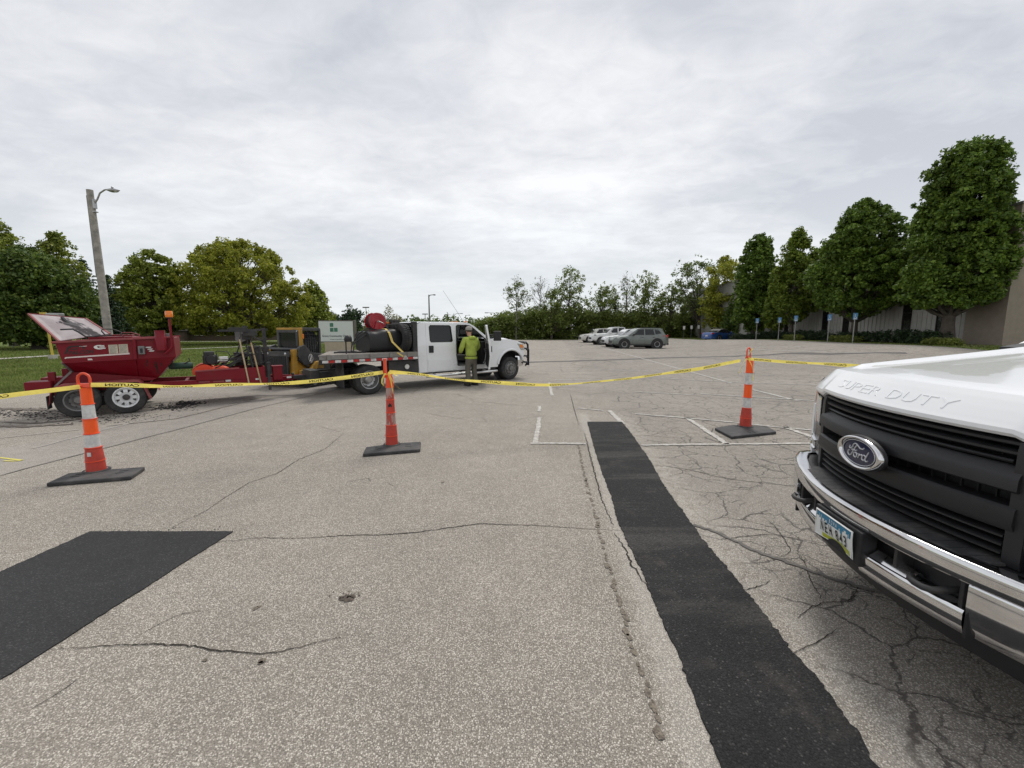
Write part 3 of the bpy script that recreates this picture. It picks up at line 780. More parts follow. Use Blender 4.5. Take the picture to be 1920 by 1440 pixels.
# tape knots, pull ring and stickers
mb = MB(); zt = z1_[-1]
mb.lathe([(.054, zt - .01), (.060, zt + .0), (.058, zt + .02), (.045, zt + .03)], n=20, c=(-.06, 0, 0)); mb.build('collar', M_ORANGE, p1, smooth=40)
mb = MB(); zz = z1_[2] - .065; mb.box((.03, -.088, zz), (.035, .006, .045), rz=.2); mb.build('sticker', M_REFWH, p1)
p2, z2_, Y2, g2 = channelizer((735, 839), [(680, 851), (788, 842), (789, 828), (740, 831), (686, 838)], [816, 796.5, 773, 749, 725.5, 700],
    [.092, .086, .072, .066, .060, .056, .054], 'worn all-orange channelizer post with torn bands before the flatbed truck', ['bare', 'sleeve', 'scar', 'bare', 'scar', 'dome'])
mb = MB(); zt = z2_[-1]; zh = float(D(722, 672, Y2).z); xo = D(722, 690, Y2).x - g2.x
mb.box((xo, 0, (zt - .06 + zh) / 2), (.028, .09, zh - zt + .06)); mb.build('handle', M_ORANGE, p2, bevel=.008)
mb = MB(); blk = [(.0, 0), (.03, .012), (.05, .004), (.06, .02), (.04, .035), (.05, .05), (.03, .045), (.02, .06), (.0, .04), (-.015, .02)]
mb.prism(blk, lambda a, b, d: (a * .8 - .005, -.0625 - d, b + z2_[4] - .10), 0, .002); mb.build('spray_mark', M_INK, p2)
p3, z3_, Y3, g3 = channelizer((1397, 804), [(1340, 802), (1372, 818.5), (1456, 809), (1440, 800), (1375, 796)], [783, 764.5, 744.5, 721, 698.5, 674],
    [.108, .100, .078, .074, .070, .066, .062], 'bright banded channelizer post with red loop handle on the painted stall lines', ['bare', 'sleeve', 'wh', 'or', 'wh', 'or'])
handle(p3, g3, Y3, 1398, 1408, 671, 652, .012, .02, .5)
# caution tape: one length per span, print mirrored because its back faces us
def tape(pts, label, knots=(), width=.053, seed=1):
    """pts: (px, py, depth, twist)"""
    rnd = random.Random(seed)
    K = [D(x, y, Y) for x, y, Y, t in pts]; TW = [t for *_, t in pts]; n = len(K)
    def cr(i, f):
        a, b, c, d = K[max(i - 1, 0)], K[i], K[i + 1], K[min(i + 2, n - 1)]
        return .5 * ((2 * b) + (c - a) * f + (2 * a - 5 * b + 4 * c - d) * f * f + (3 * b - a - 3 * c + d) * f ** 3)
    S = []; W = []
    per = 24
    for i in range(n - 1):
        for j in range(per):
            f = j / per; S.append(cr(i, f)); W.append(TW[i] + (TW[i + 1] - TW[i]) * (f * f * (3 - 2 * f)))
    S.append(K[-1]); W.append(TW[-1])
    arc = [0]
    for a, b in zip(S, S[1:]): arc.append(arc[-1] + (b - a).length)
    arc = np.array(arc); SA = np.array([tuple(p) for p in S]); WA = np.array(W)
    ph = [rnd.uniform(0, 6) for _ in range(4)]
    def at(s, v):
        """s along the tape, v across (-.5 .. .5), returns point and surface normal"""
        p = Vector([np.interp(s, arc, SA[:, k]) for k in range(3)]); q = Vector([np.interp(s + .02, arc, SA[:, k]) for k in range(3)]) - Vector([np.interp(s - .02, arc, SA[:, k]) for k in range(3)])
        t = q.normalized(); side = t.cross(Vector((0, 0, 1))).normalized(); up = side.cross(t)
        a = np.interp(s, arc, WA) + .10 * math.sin(3.1 * s + ph[0]) + .06 * math.sin(8.3 * s + ph[1])
        u = up * math.cos(a) + side * math.sin(a); nn = t.cross(u)
        curl = nn * (.008 * (4 * v * v - .3) * math.sin(2.2 * s + ph[2]))
        rip = up * (.004 * math.sin(5 * s + ph[3]))
        return p + u * (v * width) + curl + rip, nn
    total = arc[-1]; mb = MB()
    mb.grid(lambda u, v: at(u * total, v - .5)[0], int(total / .035), 4)
    o = mb.build('caution_tape', M_TAPE, smooth=180, fix=False)
    tag(o, label, 'caution tape', 'yellow caution tape strung between the posts')
    vs_, fs, w = text_verts('CAUTION', 1.0, 0, .022, 2)
    y0 = min(v[1] for v in vs_); y1 = max(v[1] for v in vs_); lw, lh = .29, width * .62; pitch = .52
    s0 = rnd.uniform(.1, .3)
    while s0 + lw < total - .05:
        mt = MB()
        for sg in (1, -1):
            out = []
            for x, y, z in vs_:
                p, nn = at(s0 + (1 - x / w) * lw, (y - y0) / (y1 - y0) * lh / width - lh / width / 2)
                out.append(p + nn * (.0012 * sg))
            mt.add(out, fs)
        mt.build('lettering', M_INK, o, fix=False); s0 += pitch
    return o
zT1 = 723; d1_, d2_, d3_ = g1.y, g2.y, g3.y
def lerpd(a, b, x0, x1, x): return 1 / ((1 / a) + (1 / b - 1 / a) * (x - x0) / (x1 - x0))
ta = [(-2400, 1010, 2.3, .1), (-1100, 880, 2.9, .5), (-420, 800, 3.6, .1), (-200, 772, 3.9, .15), (0, 744, 4.25, .25), (90, 733, 4.4, .3), (150, 725, d1_ - .08, .35)]
tape(ta, 'yellow caution tape length rising to the looped post before the trailer', seed=3)
tb = [(170, 722, d1_ - .09, .25)] + [(x, y, lerpd(d1_, d2_, 165, 722, x), t) for x, y, t in ((240, 722.5, .1), (330, 724.5, 1.0), (420, 722.5, .7), (500, 720, .9), (570, 715.5, .2), (650, 708, .15))] + [(718, 697.5, d2_ - .07, .35)]
tape(tb, 'yellow caution tape length sagging across the red trailer frame', seed=4)
tc_ = [(730, 697.5, d2_ - .07, .5)] + [(x, y, lerpd(d2_, d3_, 735, 1390, x), t) for x, y, t in ((780, 702, .9), (840, 709.5, 1.15), (900, 714.5, .6), (960, 719.5, .2), (1020, 721.5, .8), (1090, 719.5, 1.1), (1160, 711.5, .8), (1230, 702.5, .9), (1310, 691, .25))] + [(1388, 677, d3_ - .06, .3)]
tape(tc_, 'yellow caution tape length sagging past the white flatbed cab', seed=5, width=.060)
td = [(1404, 673.5, d3_ - .06, .6)] + [(x, y, dd, t) for x, y, dd, t in ((1460, 677.5, 6.3, .5), (1520, 681.5, 5.9, .8), (1580, 685, 5.5, .4), (1640, 688.5, 5.1, .6), (1760, 700, 4.4, .4))]
tape(td, 'yellow caution tape length running behind the near pickup hood', seed=6)
# loose knotted ends hanging at the posts
def tails(root, spots, label, seed):
    rnd = random.Random(seed); mb = MB()
    for (a, pts, w) in spots:
        P = [Vector(p) for p in pts]; k = len(P); vs_ = []
        for i, p in enumerate(P):
            n = Vector((math.cos(a + i * .5), math.sin(a + i * .5), .15)); vs_ += [p - n * w, p + n * w]
        mb.add(vs_, [(2 * i, 2 * i + 1, 2 * i + 3, 2 * i + 2) for i in range(k - 1)])
    o = mb.build('caution_tape', M_TAPE, fix=False, smooth=180); o.location = root.location; tag(o, label, 'caution tape', 'yellow caution tape strung between the posts')
def tl(g0, Y, px): return [tuple(D(x, y, Y + dy) - g0) for x, y, dy in px]
tails(p2, [(.2, tl(g2, Y2, [(722, 700, -.07), (717, 710, -.08), (716, 718, -.07), (720, 724, -.07)]), .014), (1.0, tl(g2, Y2, [(728, 698, -.07), (735, 712, -.09), (741, 722, -.09), (750, 729, -.1)]), .010),
           (.4, tl(g2, Y2, [(728, 700, -.07), (733, 714, -.08), (735, 726, -.07), (738, 741, -.07)]), .013), (.1, tl(g2, Y2, [(729, 697, -.08), (737, 701, -.09), (745, 705, -.1)]), .012),
           (.0, [(math.cos(t) * .062, math.sin(t) * .062, z2_[-1] - .012 + .01 * math.sin(3 * t)) for t in np.linspace(0, 6.28, 16)], .001),
           (.3, [(math.cos(t) * .060 - .01, math.sin(t) * .060, z2_[-1] - .0 + .012 * math.cos(2 * t)) for t in np.linspace(0, 6.28, 16)], .014)],
      'knotted loose ends of yellow tape on the worn all-orange post', 3)
tails(p3, [(.3, tl(g3, Y3, [(1400, 672, -.07), (1392, 682, -.08), (1388, 694, -.08), (1387, 700, -.08)]), .013), (.2, tl(g3, Y3, [(1404, 674, -.07), (1410, 686, -.08), (1413, 700, -.08), (1411, 714, -.07)]), .012),
           (.8, tl(g3, Y3, [(1404, 672, -.05), (1405, 664, -.05), (1408, 658, -.04), (1411, 653, -.03)]), .010),
           (.3, [(math.cos(t) * .045, math.sin(t) * .045, z3_[-1] + .005 + .012 * math.cos(2 * t)) for t in np.linspace(0, 6.28, 16)], .016)],
      'knotted loose ends of yellow tape on the bright banded post', 4)
tails(p1, [(.3, [(math.cos(t) * .056 - .06, math.sin(t) * .056, z1_[-1] + .012 + .004 * math.cos(2 * t)) for t in np.linspace(0, 6.28, 16)], .012)], 'band of yellow tape tied round the post before the trailer', 5)
# ================================================================ NEAR WHITE PICKUP (only its front fits in the frame)
PK = empty('pickup_truck', (1.794, 2.035, 0), 3.028, .961)
tag(PK, 'white heavy duty pickup with black grille and chrome bumper close at the frame edge', 'pickup truck')
T = lambda u, w, z: (-w, u, z)
wf = lambda u: .03 + .27 * u * u + .9 * max(0, abs(u) - .78) ** 2
def us(a, b, n): return [a + (b - a) * i / n for i in range(n + 1)]
def peel_white():
    """white hood paint with its clear coat peeled off in ragged grey patches"""
    m, nt, b = newmat('peeling_hood_paint'); g = NG(m); tc = g.n('ShaderNodeTexCoord'); O = tc.outputs['Object']
    sep = g.n('ShaderNodeSeparateXYZ'); g.L.new(O, sep.inputs[0])
    n = g.noise(O, 3.4, 8, .62); w = g.m('MULTIPLY', sep.outputs[0], -1.0); u = sep.outputs[1]
    zone = g.m('MULTIPLY', g.m('MULTIPLY', g.ss(w, .24, .42), g.ss(w, 1.25, .95)), g.m('MULTIPLY', g.ss(g.m('MULTIPLY_ADD', w, -.12, u), -.66, -.56), g.ss(g.m('MULTIPLY_ADD', w, .55, u), .52, .30)))
    f = g.ss(g.m('MULTIPLY_ADD', zone, .42, n), .765, .777)
    fine = g.noise(O, 60, 4, .6)
    grey = g.ramp(fine, [(.3, (.40, .41, .39)), (.7, (.47, .475, .45))])
    g.L.new(g.mix(f, (.79, .80, .81), grey), b.inputs['Base Color'])
    g.L.new(g.m('MULTIPLY_ADD', f, .30, .26), b.inputs['Roughness']); b.inputs['Coat Weight'].default_value = .5; b.inputs['Coat Roughness'].default_value = .05
    return m
M_HOOD = peel_white()
# hood
HP = [(.022, 1.305), (-.004, 1.312), (-.016, 1.325), (-.014, 1.342), (.004, 1.362), (.040, 1.398), (.074, 1.429), (.100, 1.450), (.150, 1.460), (.20, 1.468), (.30, 1.480), (.45, 1.497), (.62, 1.516), (.85, 1.543), (1.1, 1.573), (1.32, 1.60)]
def hood_pt(a, v):
    u = -.885 + 1.77 * a; i = v * (len(HP) - 1); k = min(int(i), len(HP) - 2); f = i - k
    w = HP[k][0] + (HP[k + 1][0] - HP[k][0]) * f; z = HP[k][1] + (HP[k + 1][1] - HP[k][1]) * f
    q = min(1, v * 3.0)
    W = w + wf(u) * max(0, 1 - w * .55)
    ez = max(0, abs(u) - .70); z -= ez * ez * 1.35 * min(1, max(0, w) / .12 + .25)
    z += .018 * (1 - (u / .9) ** 2) * min(1, max(0, w) / .1)
    if v < .45:      # the lip drops a little over the lamps
        d = min(1, max(0, (abs(u) - .57) / .05)); z -= .026 * d * (1 - v / .45)
    r = math.exp(-((abs(u) - .60) / .035) ** 2) * min(1, max(0, (w - .16) / .06)); z += .020 * r
    c = math.exp(-((abs(u) - .30) / .035) ** 2) * min(1, max(0, (w - .45) / .2)); z -= .004 * c
    return T(u, W, z)
mb = MB(); mb.grid(hood_pt, 118, 75)
hood = mb.build('hood', M_HOOD, PK, smooth=26)
md = hood.modifiers.new('solid', 'SOLIDIFY'); md.thickness = .012; md.offset = -1
# raised letters pressed into the nose of the hood
def nose(u, s):
    """s along the sloping nose face, 0 lower edge .. 1 upper crease"""
    v = (3.6 + s * 2.9) / (len(HP) - 1); p = Vector(hood_pt((u + .885) / 1.77, v)); return p
def nose_n(u, s):
    a = nose(u + .01, s) - nose(u - .01, s); b = nose(u, s + .05) - nose(u, s - .05); return a.cross(b).normalized() * -1
for word, uc, wd in (('SUPER', -.235, .40), ('DUTY', .180, .335)):
    rest = 0
    for i, ch in enumerate(word):
        n = len(word); cw = wd / n; u0 = uc - wd / 2 + cw * (i + .5)
        vs_, fs, w = text_verts(ch, 1.0, 0, -.012, 2); y0 = min(v[1] for v in vs_); y1 = max(v[1] for v in vs_)
        mb = MB(); N_ = len(vs_); out = []
        for h in (-.002, .0026):
            for x, y, z in vs_:
                u = u0 + (x / w - .5) * cw * .86; s_ = .24 + .36 * (y - y0) / (y1 - y0)
                nn = nose_n(u, s_); nn = nn if nn.z > 0 else -nn
                out.append(nose(u, s_) + nn * h)
        edges = {}
        for f in fs:
            for a, b in zip(f, f[1:] + f[:1]): edges[(a, b)] = 1
        rim = [(a, b) for (a, b) in edges if (b, a) not in edges]
        mb.add(out, [tuple(q + N_ for q in f) for f in fs] + [(a, b, b + N_, a + N_) for a, b in rim])
        mb.build('lettering', M_WHITE, PK)
# dark interior behind the grille
mb = MB(); mb.sweep([(u, wf(u) + .13) for u in us(-.64, .64, 24)], [(0, 1.31), (.002, .78)], T); mb.build('radiator_screen', M_BLACKPL, PK)
def bars(name, zz, prof, umax, m=M_BLACKPL, n=40, taper=0.0, dw=0.0):
    mb = MB(); path = [(u, wf(u) + dw) for u in us(-umax, umax, n)]
    mb.sweep(path, [(d, zz + z) for d, z in prof], T); return mb.build(name, m, PK, smooth=35)
slat = [(.075, .012), (.012, .010), (.000, .004), (.000, -.006), (.010, -.012), (.075, -.010)]
for z in (1.288, 1.250): bars('grille_bar', z, slat, .575, dw=.012)
bars('grille_bar', 1.214, [(.06, .006), (.010, .006), (.004, .0), (.010, -.008), (.06, -.008)], .56, dw=.012)
band_u = [(.075, .050), (.030, .046), (-.004, .016), (-.012, .000), (-.014, -.046), (-.004, -.054), (.075, -.056)]
bars('grille_band', 1.152, band_u, .60)
band_l = [(.075, .052), (.006, .050), (-.006, .040), (-.012, -.020), (.002, -.046), (.030, -.054), (.075, -.056)]
bars('grille_band', .990, band_l, .60)
# notched ends and centre thickening that close the slot between the two bands
for s in (-1, 1):
    mb = MB(); mb.sweep([(s * u, wf(u) + .012) for u in us(.575, .625, 4)][::s], [(.09, 1.300), (.0, 1.294), (-.008, 1.26), (-.008, .83), (.0, .80), (.09, .79)], T); mb.build('grille_frame', M_BLACKPL, PK, smooth=35)
for z in (.912, .876, .842): bars('grille_bar', z, [(.075, .008), (.010, .008), (.0, .002), (.0, -.005), (.010, -.010), (.075, -.008)], .565, dw=.014)
# fine mesh ribs behind the slats
mb = MB()
for u in us(-.54, .54, 18):
    mb.span(T(u - .003, wf(u) + .075, .82), T(u + .003, wf(u) + .085, 1.30))
mb.build('grille_ribs', M_BLACKPL, PK)
# oval badge
def oval(a, b, z=1.077, w=-.032):
    return lambda t, d, k: T(a * k * math.cos(t), w - d, z + b * k * math.sin(t))
mb = MB(); fn = oval(.165, .091, w=-.014); mb.grid(lambda i, j: fn(2 * math.pi * i, [.0, .012, .016][min(int(j * 2.01), 2)], [1.0, .985, .9][min(int(j * 2.01), 2)]), 48, 2, True); mb.build('badge_seat', M_BLACKPL, PK, smooth=60)
mb = MB(); fn = oval(.160, .086); pr = [(1.0, -.02), (1.0, .004), (.97, .014), (.92, .019), (.86, .018), (.80, .010), (.785, .002)]
mb.grid(lambda i, j: fn(2 * math.pi * i, pr[round(j * 6)][1], pr[round(j * 6)][0]), 64, 6, True); badge = mb.build('badge', M_CHROME, PK, smooth=60)
M_BLUE = mat('blue_enamel', (.004, .009, .045), .2, 0, .1, 20, coat=.35)
mb = MB(); mb.grid(lambda i, j: fn(2 * math.pi * i, .004 + .006 * (1 - j * j), .80 * j), 64, 6, True); mb.build('enamel', M_BLUE, badge, smooth=80)
M_SILVER = mat('silver_print', (.60, .61, .64), .3, .6, .05, 20)
mb = MB(); mb.tube([fn(t, .0085, .735) for t in np.linspace(0, 2 * math.pi, 65)], .0022, 6, cap=False); mb.build('badge_ring', M_SILVER, badge, smooth=80)
# script word on the badge, drawn as pen strokes
SCRIPT = [
    [(-.62, .33), (-.66, .20), (-.58, .12), (-.44, .26), (-.36, .52), (-.20, .60), (.0, .48), (.16, .36), (.34, .38), (.42, .50)],
    [(-.10, .52), (-.22, .30), (-.34, .0), (-.46, -.30), (-.62, -.44), (-.74, -.34), (-.74, -.14), (-.62, -.04)],
    [(-.46, .06), (-.32, .10), (-.14, .08), (-.06, .16)],
    [(-.18, -.06), (-.28, -.16), (-.26, -.36), (-.14, -.42), (-.04, -.26), (-.08, -.08), (-.18, -.06), (-.02, -.10), (.06, -.08)],
    [(.04, -.40), (.10, -.22), (.14, -.06), (.16, -.16), (.24, -.10), (.30, -.04), (.34, -.12)],
    [(.60, -.10), (.48, -.02), (.36, -.14), (.34, -.36), (.46, -.42), (.58, -.24), (.66, .0), (.76, .30)],
    [(.60, -.10), (.56, -.34), (.64, -.44), (.76, -.34)]]
for st in SCRIPT:
    mb = MB(); P = []
    for i in range(len(st) - 1):
        p0, p1_, p2_, p3_ = st[max(i - 1, 0)], st[i], st[i + 1], st[min(i + 2, len(st) - 1)]
        for f in (0, .25, .5, .75):
            P.append(tuple(.5 * (2 * p1_[k] + (p2_[k] - p0[k]) * f + (2 * p0[k] - 5 * p1_[k] + 4 * p2_[k] - p3_[k]) * f * f + (3 * p1_[k] - p0[k] - 3 * p2_[k] + p3_[k]) * f ** 3) for k in (0, 1)))
    P.append(st[-1]); Q = []
    for x, y in P:
        X, Z = x * .098, y * .070; rr = math.hypot(X / .128, Z / .0688); Q.append(T(X, -.032 - (.0050 + .006 * max(0, 1 - rr * rr)), 1.077 + Z))
    mb.tube(Q, .0036, 6); mb.build('script', M_SILVER, badge, smooth=80)
# lamps
for s in (1, -1):
    lp = lambda a, b, n=12: [(s * u, wf(u) + .012) for u in us(a, b, n)][::s]
    mb = MB(); mb.sweep(lp(.615, .99), [(.07, 1.300), (.0, 1.292), (-.006, 1.24), (-.006, .90), (.004, .858), (.07, .85)], T)
    h = mb.build('headlight', M_BLACKGL, PK, smooth=40); h['label'] = 'C shaped lamp unit beside the grille'
    mb = MB(); mb.sweep([(u, w - .010) for u, w in lp(.66, .975)], [(.0, 1.270), (-.004, 1.262), (-.004, 1.08), (.0, 1.07)], T); mb.build('lens', M_CLEARL, h, smooth=40)
    mb = MB(); mb.sweep([(u, w - .016) for u, w in lp(.695, .93)], [(.01, .966), (-.010, .962), (-.012, .956), (-.002, .950), (-.002, .912), (-.012, .906), (-.010, .900), (.01, .896)], T); mb.build('fog_lens', M_CHROME, h, smooth=30)
    mb = MB()
    for k in range(10): u = .706 + k * .022; mb.box(T(s * u, wf(u) - .004, .931), (.008, .004, .036))
    mb.build('lens', M_CLEARL, h)
    mb = MB(); mb.sweep([(u, w - .012) for u, w in lp(.93, .995, 4)], [(.0, 1.285), (-.004, 1.28), (-.004, 1.20), (.0, 1.195)], T); mb.build('side_marker', M_AMBER, h, smooth=40)
    mb = MB(); mb.sweep([(u, w - .011) for u, w in lp(.968, .995, 3)], [(.0, 1.19), (-.003, 1.185), (-.003, .93), (.0, .925)], T); mb.build('lens', M_CLEARL, h, smooth=40)
# bumper
bw = lambda u: -.10 + .30 * u * u + .5 * max(0, abs(u) - .8) ** 2
BPATH = [(-1.035, .80), (-1.035, .60), (-1.03, .42), (-1.022, .33), (-1.008, .265)] + [(u, bw(u)) for u in us(-.985, .985, 56)] + [(1.008, .265), (1.022, .33), (1.03, .42), (1.035, .60), (1.035, .80)]
mb = MB(); mb.sweep(BPATH, [(.085, .790), (.070, .806), (.020, .808), (.006, .803), (.000, .793), (.000, .728), (.006, .718), (.045, .714)], T)
bump = mb.build('bumper', M_CHROME, PK, smooth=40)
for s in (-1, 1):
    P = [q for q in BPATH if q[0] * s > .585]
    mb = MB(); mb.sweep(P, [(.045, .719), (.004, .7185), (.001, .712), (.0015, .62), (.014, .545), (.030, .500), (.060, .482), (.09, .482)], T); mb.build('bumper_end', M_CHROME, bump, smooth=40)
    mb = MB(); P = [(u, bw(u)) for u in us(.15, .592, 16)]; P = [(s * u, w) for u, w in P][::s]
    mb.sweep(P, [(.085, .598), (.030, .606), (.008, .602), (.001, .590), (.003, .545), (.018, .500), (.045, .482), (.09, .482)], T); mb.build('lower_bar', M_CHROME, bump, smooth=40)
    mb = MB(); mb.sweep([(s * u, bw(u)) for u in us(.20, .40, 6)][::s], [(.10, .603), (.06, .640), (.012, .607), (.10, .603)], T); mb.build('lower_bar_lip', M_CHROME, bump, smooth=40)
mb = MB(); mb.sweep([(u, bw(u) + .10) for u in us(-.61, .61, 30)], [(0, .725), (.004, .49)], T)
for s in (-1, 1): mb.span(T(s * .594, bw(.6) + .006, .49), T(s * .606, bw(.6) + .12, .722))
mb.build('bumper_recess', M_BLACKPL, bump)
for s in (-1, 1):
    for u in (.30, .55):
        mb = MB(); mb.span(T(s * u, bw(u) + .03, .50), T(s * (u + .018), bw(u) + .11, .72)); mb.build('bracket', M_BLACKME, bump, bevel=.003)
# rubber step pad in blocks on top of the bumper
for i, u in enumerate(us(-.59, .59, 20)[:-1]):
    u1 = u + .059; um = u + .0295; wi = wf(um) + .055; edge = bw(um) + (.040 if abs(um) < .52 else .075)
    mb = MB(); a = .0015
    def pad(x, y, d): return T(x, y, .797 + d + .03 * max(0, (y - edge)) )
    mb.prism([(u + a, bw(u) + (edge - bw(um))), (u1 - a, bw(u1) + (edge - bw(um))), (u1 - a, wf(u1) + .06), (u + a, wf(u) + .06)], pad, 0, .011)
    mb.build('step_pad', M_RUBBERB, bump)
mb = MB(); mb.sweep([(u, bw(u) + .03) for u in us(-.99, .99, 40)], [(0, .792), (.25, .80)], T); mb.build('bumper_filler', M_BLACKPL, bump)
mb = MB(); mb.sweep([(u, bw(u) * .8 + .10) for u in us(-.96, .96, 30)], [(.0, .50), (.0, .43), (.02, .385), (.09, .385)], T); mb.build('air_dam', M_BLACKPL, PK, smooth=40)
for s in (-1, 1):
    u0 = s * .46; w0 = bw(.46)
    P = [T(u0 + .055, w0 + .10, .645), T(u0 + .058, w0 + .0, .640), T(u0 + .054, w0 - .012, .636), T(u0 + .03, w0 - .030, .634), T(u0, w0 - .036, .634), T(u0 - .03, w0 - .030, .634), T(u0 - .05, w0 - .012, .636), T(u0 - .055, w0 - .02, .64)]
    mb = MB(); mb.tube(P, .0145, 10); mb.build('tow_hook', M_BLACKME, PK, smooth=60)
# licence plate, its lower edge bent back
mb = MB(); mb.span(T(-.185, -.108, .535), T(.185, -.03, .715)); mb.build('plate_bracket', M_BLACKPL, PK, bevel=.006)
def plate_pt(x, y, d=0.0):
    """x -.5..5 across as we read it, y -.5..5 upwards, d proud of the plate"""
    bend = .026 * max(0, -y + .12) ** 1.5 * math.exp(-((x - .02) / .33) ** 2) * 2.2
    tw = .016 * (x + .5) * max(0, .2 - y)
    curl = -.010 * max(0, -y - .25) * (x > 0) * x
    return T(.3 * x, -.126 - d + bend + tw + curl - .006 * (x * x) * 0 , .6285 + .15 * y + .02 * bend)
def plate_mat():
    m, nt, b = newmat('plate_sheeting'); g = NG(m)
    at = g.n('ShaderNodeAttribute'); at.attribute_name = 'face'; sep = g.n('ShaderNodeSeparateXYZ'); g.L.new(at.outputs['Vector'], sep.inputs[0])
    b.inputs['Roughness'].default_value = .35
    tc = g.n('ShaderNodeTexCoord'); n = g.noise(tc.outputs['Object'], 40, 5, .7)
    g.L.new(g.mix(g.ss(n, .55, .75, 0, .3), (.72, .74, .72), (.45, .43, .38)), b.inputs['Base Color']); return m
mb = MB(); mb.grid(lambda u, v: plate_pt(u - .5, v - .5), 26, 16); plate = mb.build('licence_plate', plate_mat(), PK, smooth=60)
md = plate.modifiers.new('solid', 'SOLIDIFY'); md.thickness = .0025; md.offset = -1
M_PBLUE = mat('plate_blue', (.035, .19, .32), .35, 0, .1, 20); M_PGREEN = mat('plate_green', (.42, .46, .035), .4, 0, .12, 20)
def flat_print(name, polys, m, d):
    """print cut in strips so that it follows the bent plate"""
    mb = MB()
    for x0, x1, f0, f1 in polys:
        n = max(1, int((x1 - x0) / .03))
        for i in range(n):
            a = x0 + (x1 - x0) * i / n; b = x0 + (x1 - x0) * (i + 1) / n
            mb.add([plate_pt(a, f0(a), d), plate_pt(b, f0(b), d), plate_pt(b, f1(b), d), plate_pt(a, f1(a), d)], [(0, 1, 2, 3)])
    return mb.build(name, m, plate, fix=False)
cst = lambda c: (lambda x: c)
sk = [(-.46, -.40, .27), (-.40, -.38, .36), (-.38, -.35, .22), (-.35, -.325, .36), (-.325, -.30, .16), (-.30, -.24, .27), (-.24, -.21, .20), (-.21, -.165, .27), (-.165, -.14, .14), (-.14, .16, .21), (.16, .19, .31), (.19, .205, .22), (.205, .25, .16), (.25, .29, .28), (.29, .35, .36), (.35, .39, .28), (.39, .40, .16), (.40, .42, .33), (.42, .46, .20)]
flat_print('sky_print', [(a, b, cst(c), cst(.45)) for a, b, c in sk], M_PBLUE, .002)
flat_print('field_print', [(-.30, .42, lambda x: -.46, lambda x: -.265 + .03 * math.sin(x * 9))], M_PGREEN, .002)
for word, xc, yc, wd, ht, m, bold in (('NEH', -.18, -.02, .34, .40, M_INK, .010), ('843', .225, -.02, .33, .40, M_INK, .010), ('IOWA', .01, .335, .24, .15, M_WHITEPRINT, .01), ('JOHNSON', .06, -.365, .24, .085, M_INK, .0)):
    for i, ch in enumerate(word):
        cw = wd / len(word); x0 = xc - wd / 2 + cw * (i + .5); kk = .64 if ch != 'I' else .25
        mb = MB(); text_on(mb, ch, cw * kk, ht, lambda x, y: plate_pt(x0 + x, yc + y, .004), bold); mb.build('lettering', m, plate, fix=False)
mb = MB(); mb.tube([plate_pt(x, y, .001) for x, y in [(-.485, -.47), (-.485, .47), (-.2, .475), (.2, .475), (.485, .47), (.485, -.47), (.2, -.475), (0, -.475), (-.2, -.475), (-.485, -.47)]], .0028, 6); mb.build('rim', M_WHITEPRINT, plate, smooth=80)
# fenders, wheels, cab and bed
def arc_cut(cx, cz, r, a0, a1, n=14): return [(cx + r * math.cos(R(a0 + (a1 - a0) * i / n)), cz + r * math.sin(R(a0 + (a1 - a0) * i / n))) for i in range(n + 1)]
for s in (-1, 1):
    sec = [(.888, 1.452), (.925, 1.440), (.965, 1.40), (.992, 1.33), (1.003, 1.24)]
    def fen(a, b):
        w = .30 + 1.08 * a; i = b * 4; k = min(int(i), 3); f = i - k
        u = sec[k][0] + (sec[k + 1][0] - sec[k][0]) * f; z = sec[k][1] + (sec[k + 1][1] - sec[k][1]) * f
        z += (.075 * (w - .3)) * (1 - .5 * b) - .30 * max(0, .62 - w) ** 1.5 - .012; return T(s * (u - .05 * max(0, .5 - w) ** 2 * 4), w, z)
    mb = MB(); mb.grid(fen, 16, 8); mb.build('fender', M_WHITE, PK, smooth=60)
    out = [(.30, 1.17), (.62, 1.236), (1.38, 1.262), (1.38, .52)] + arc_cut(.98, .46, .47, 8, 172) + [(.42, .60), (.30, .82)]
    mb = MB(); mb.prism(out, lambda a, b, d: T(s * (1.003 - d), a, b), 0, .02); mb.build('fender_side', M_WHITE, PK)
    mb = MB(); mb.tube([T(s * 1.006, a, b) for a, b in arc_cut(.98, .46, .465, 5, 175)], .016, 8); mb.build('arch_lip', M_WHITE, PK, smooth=60)
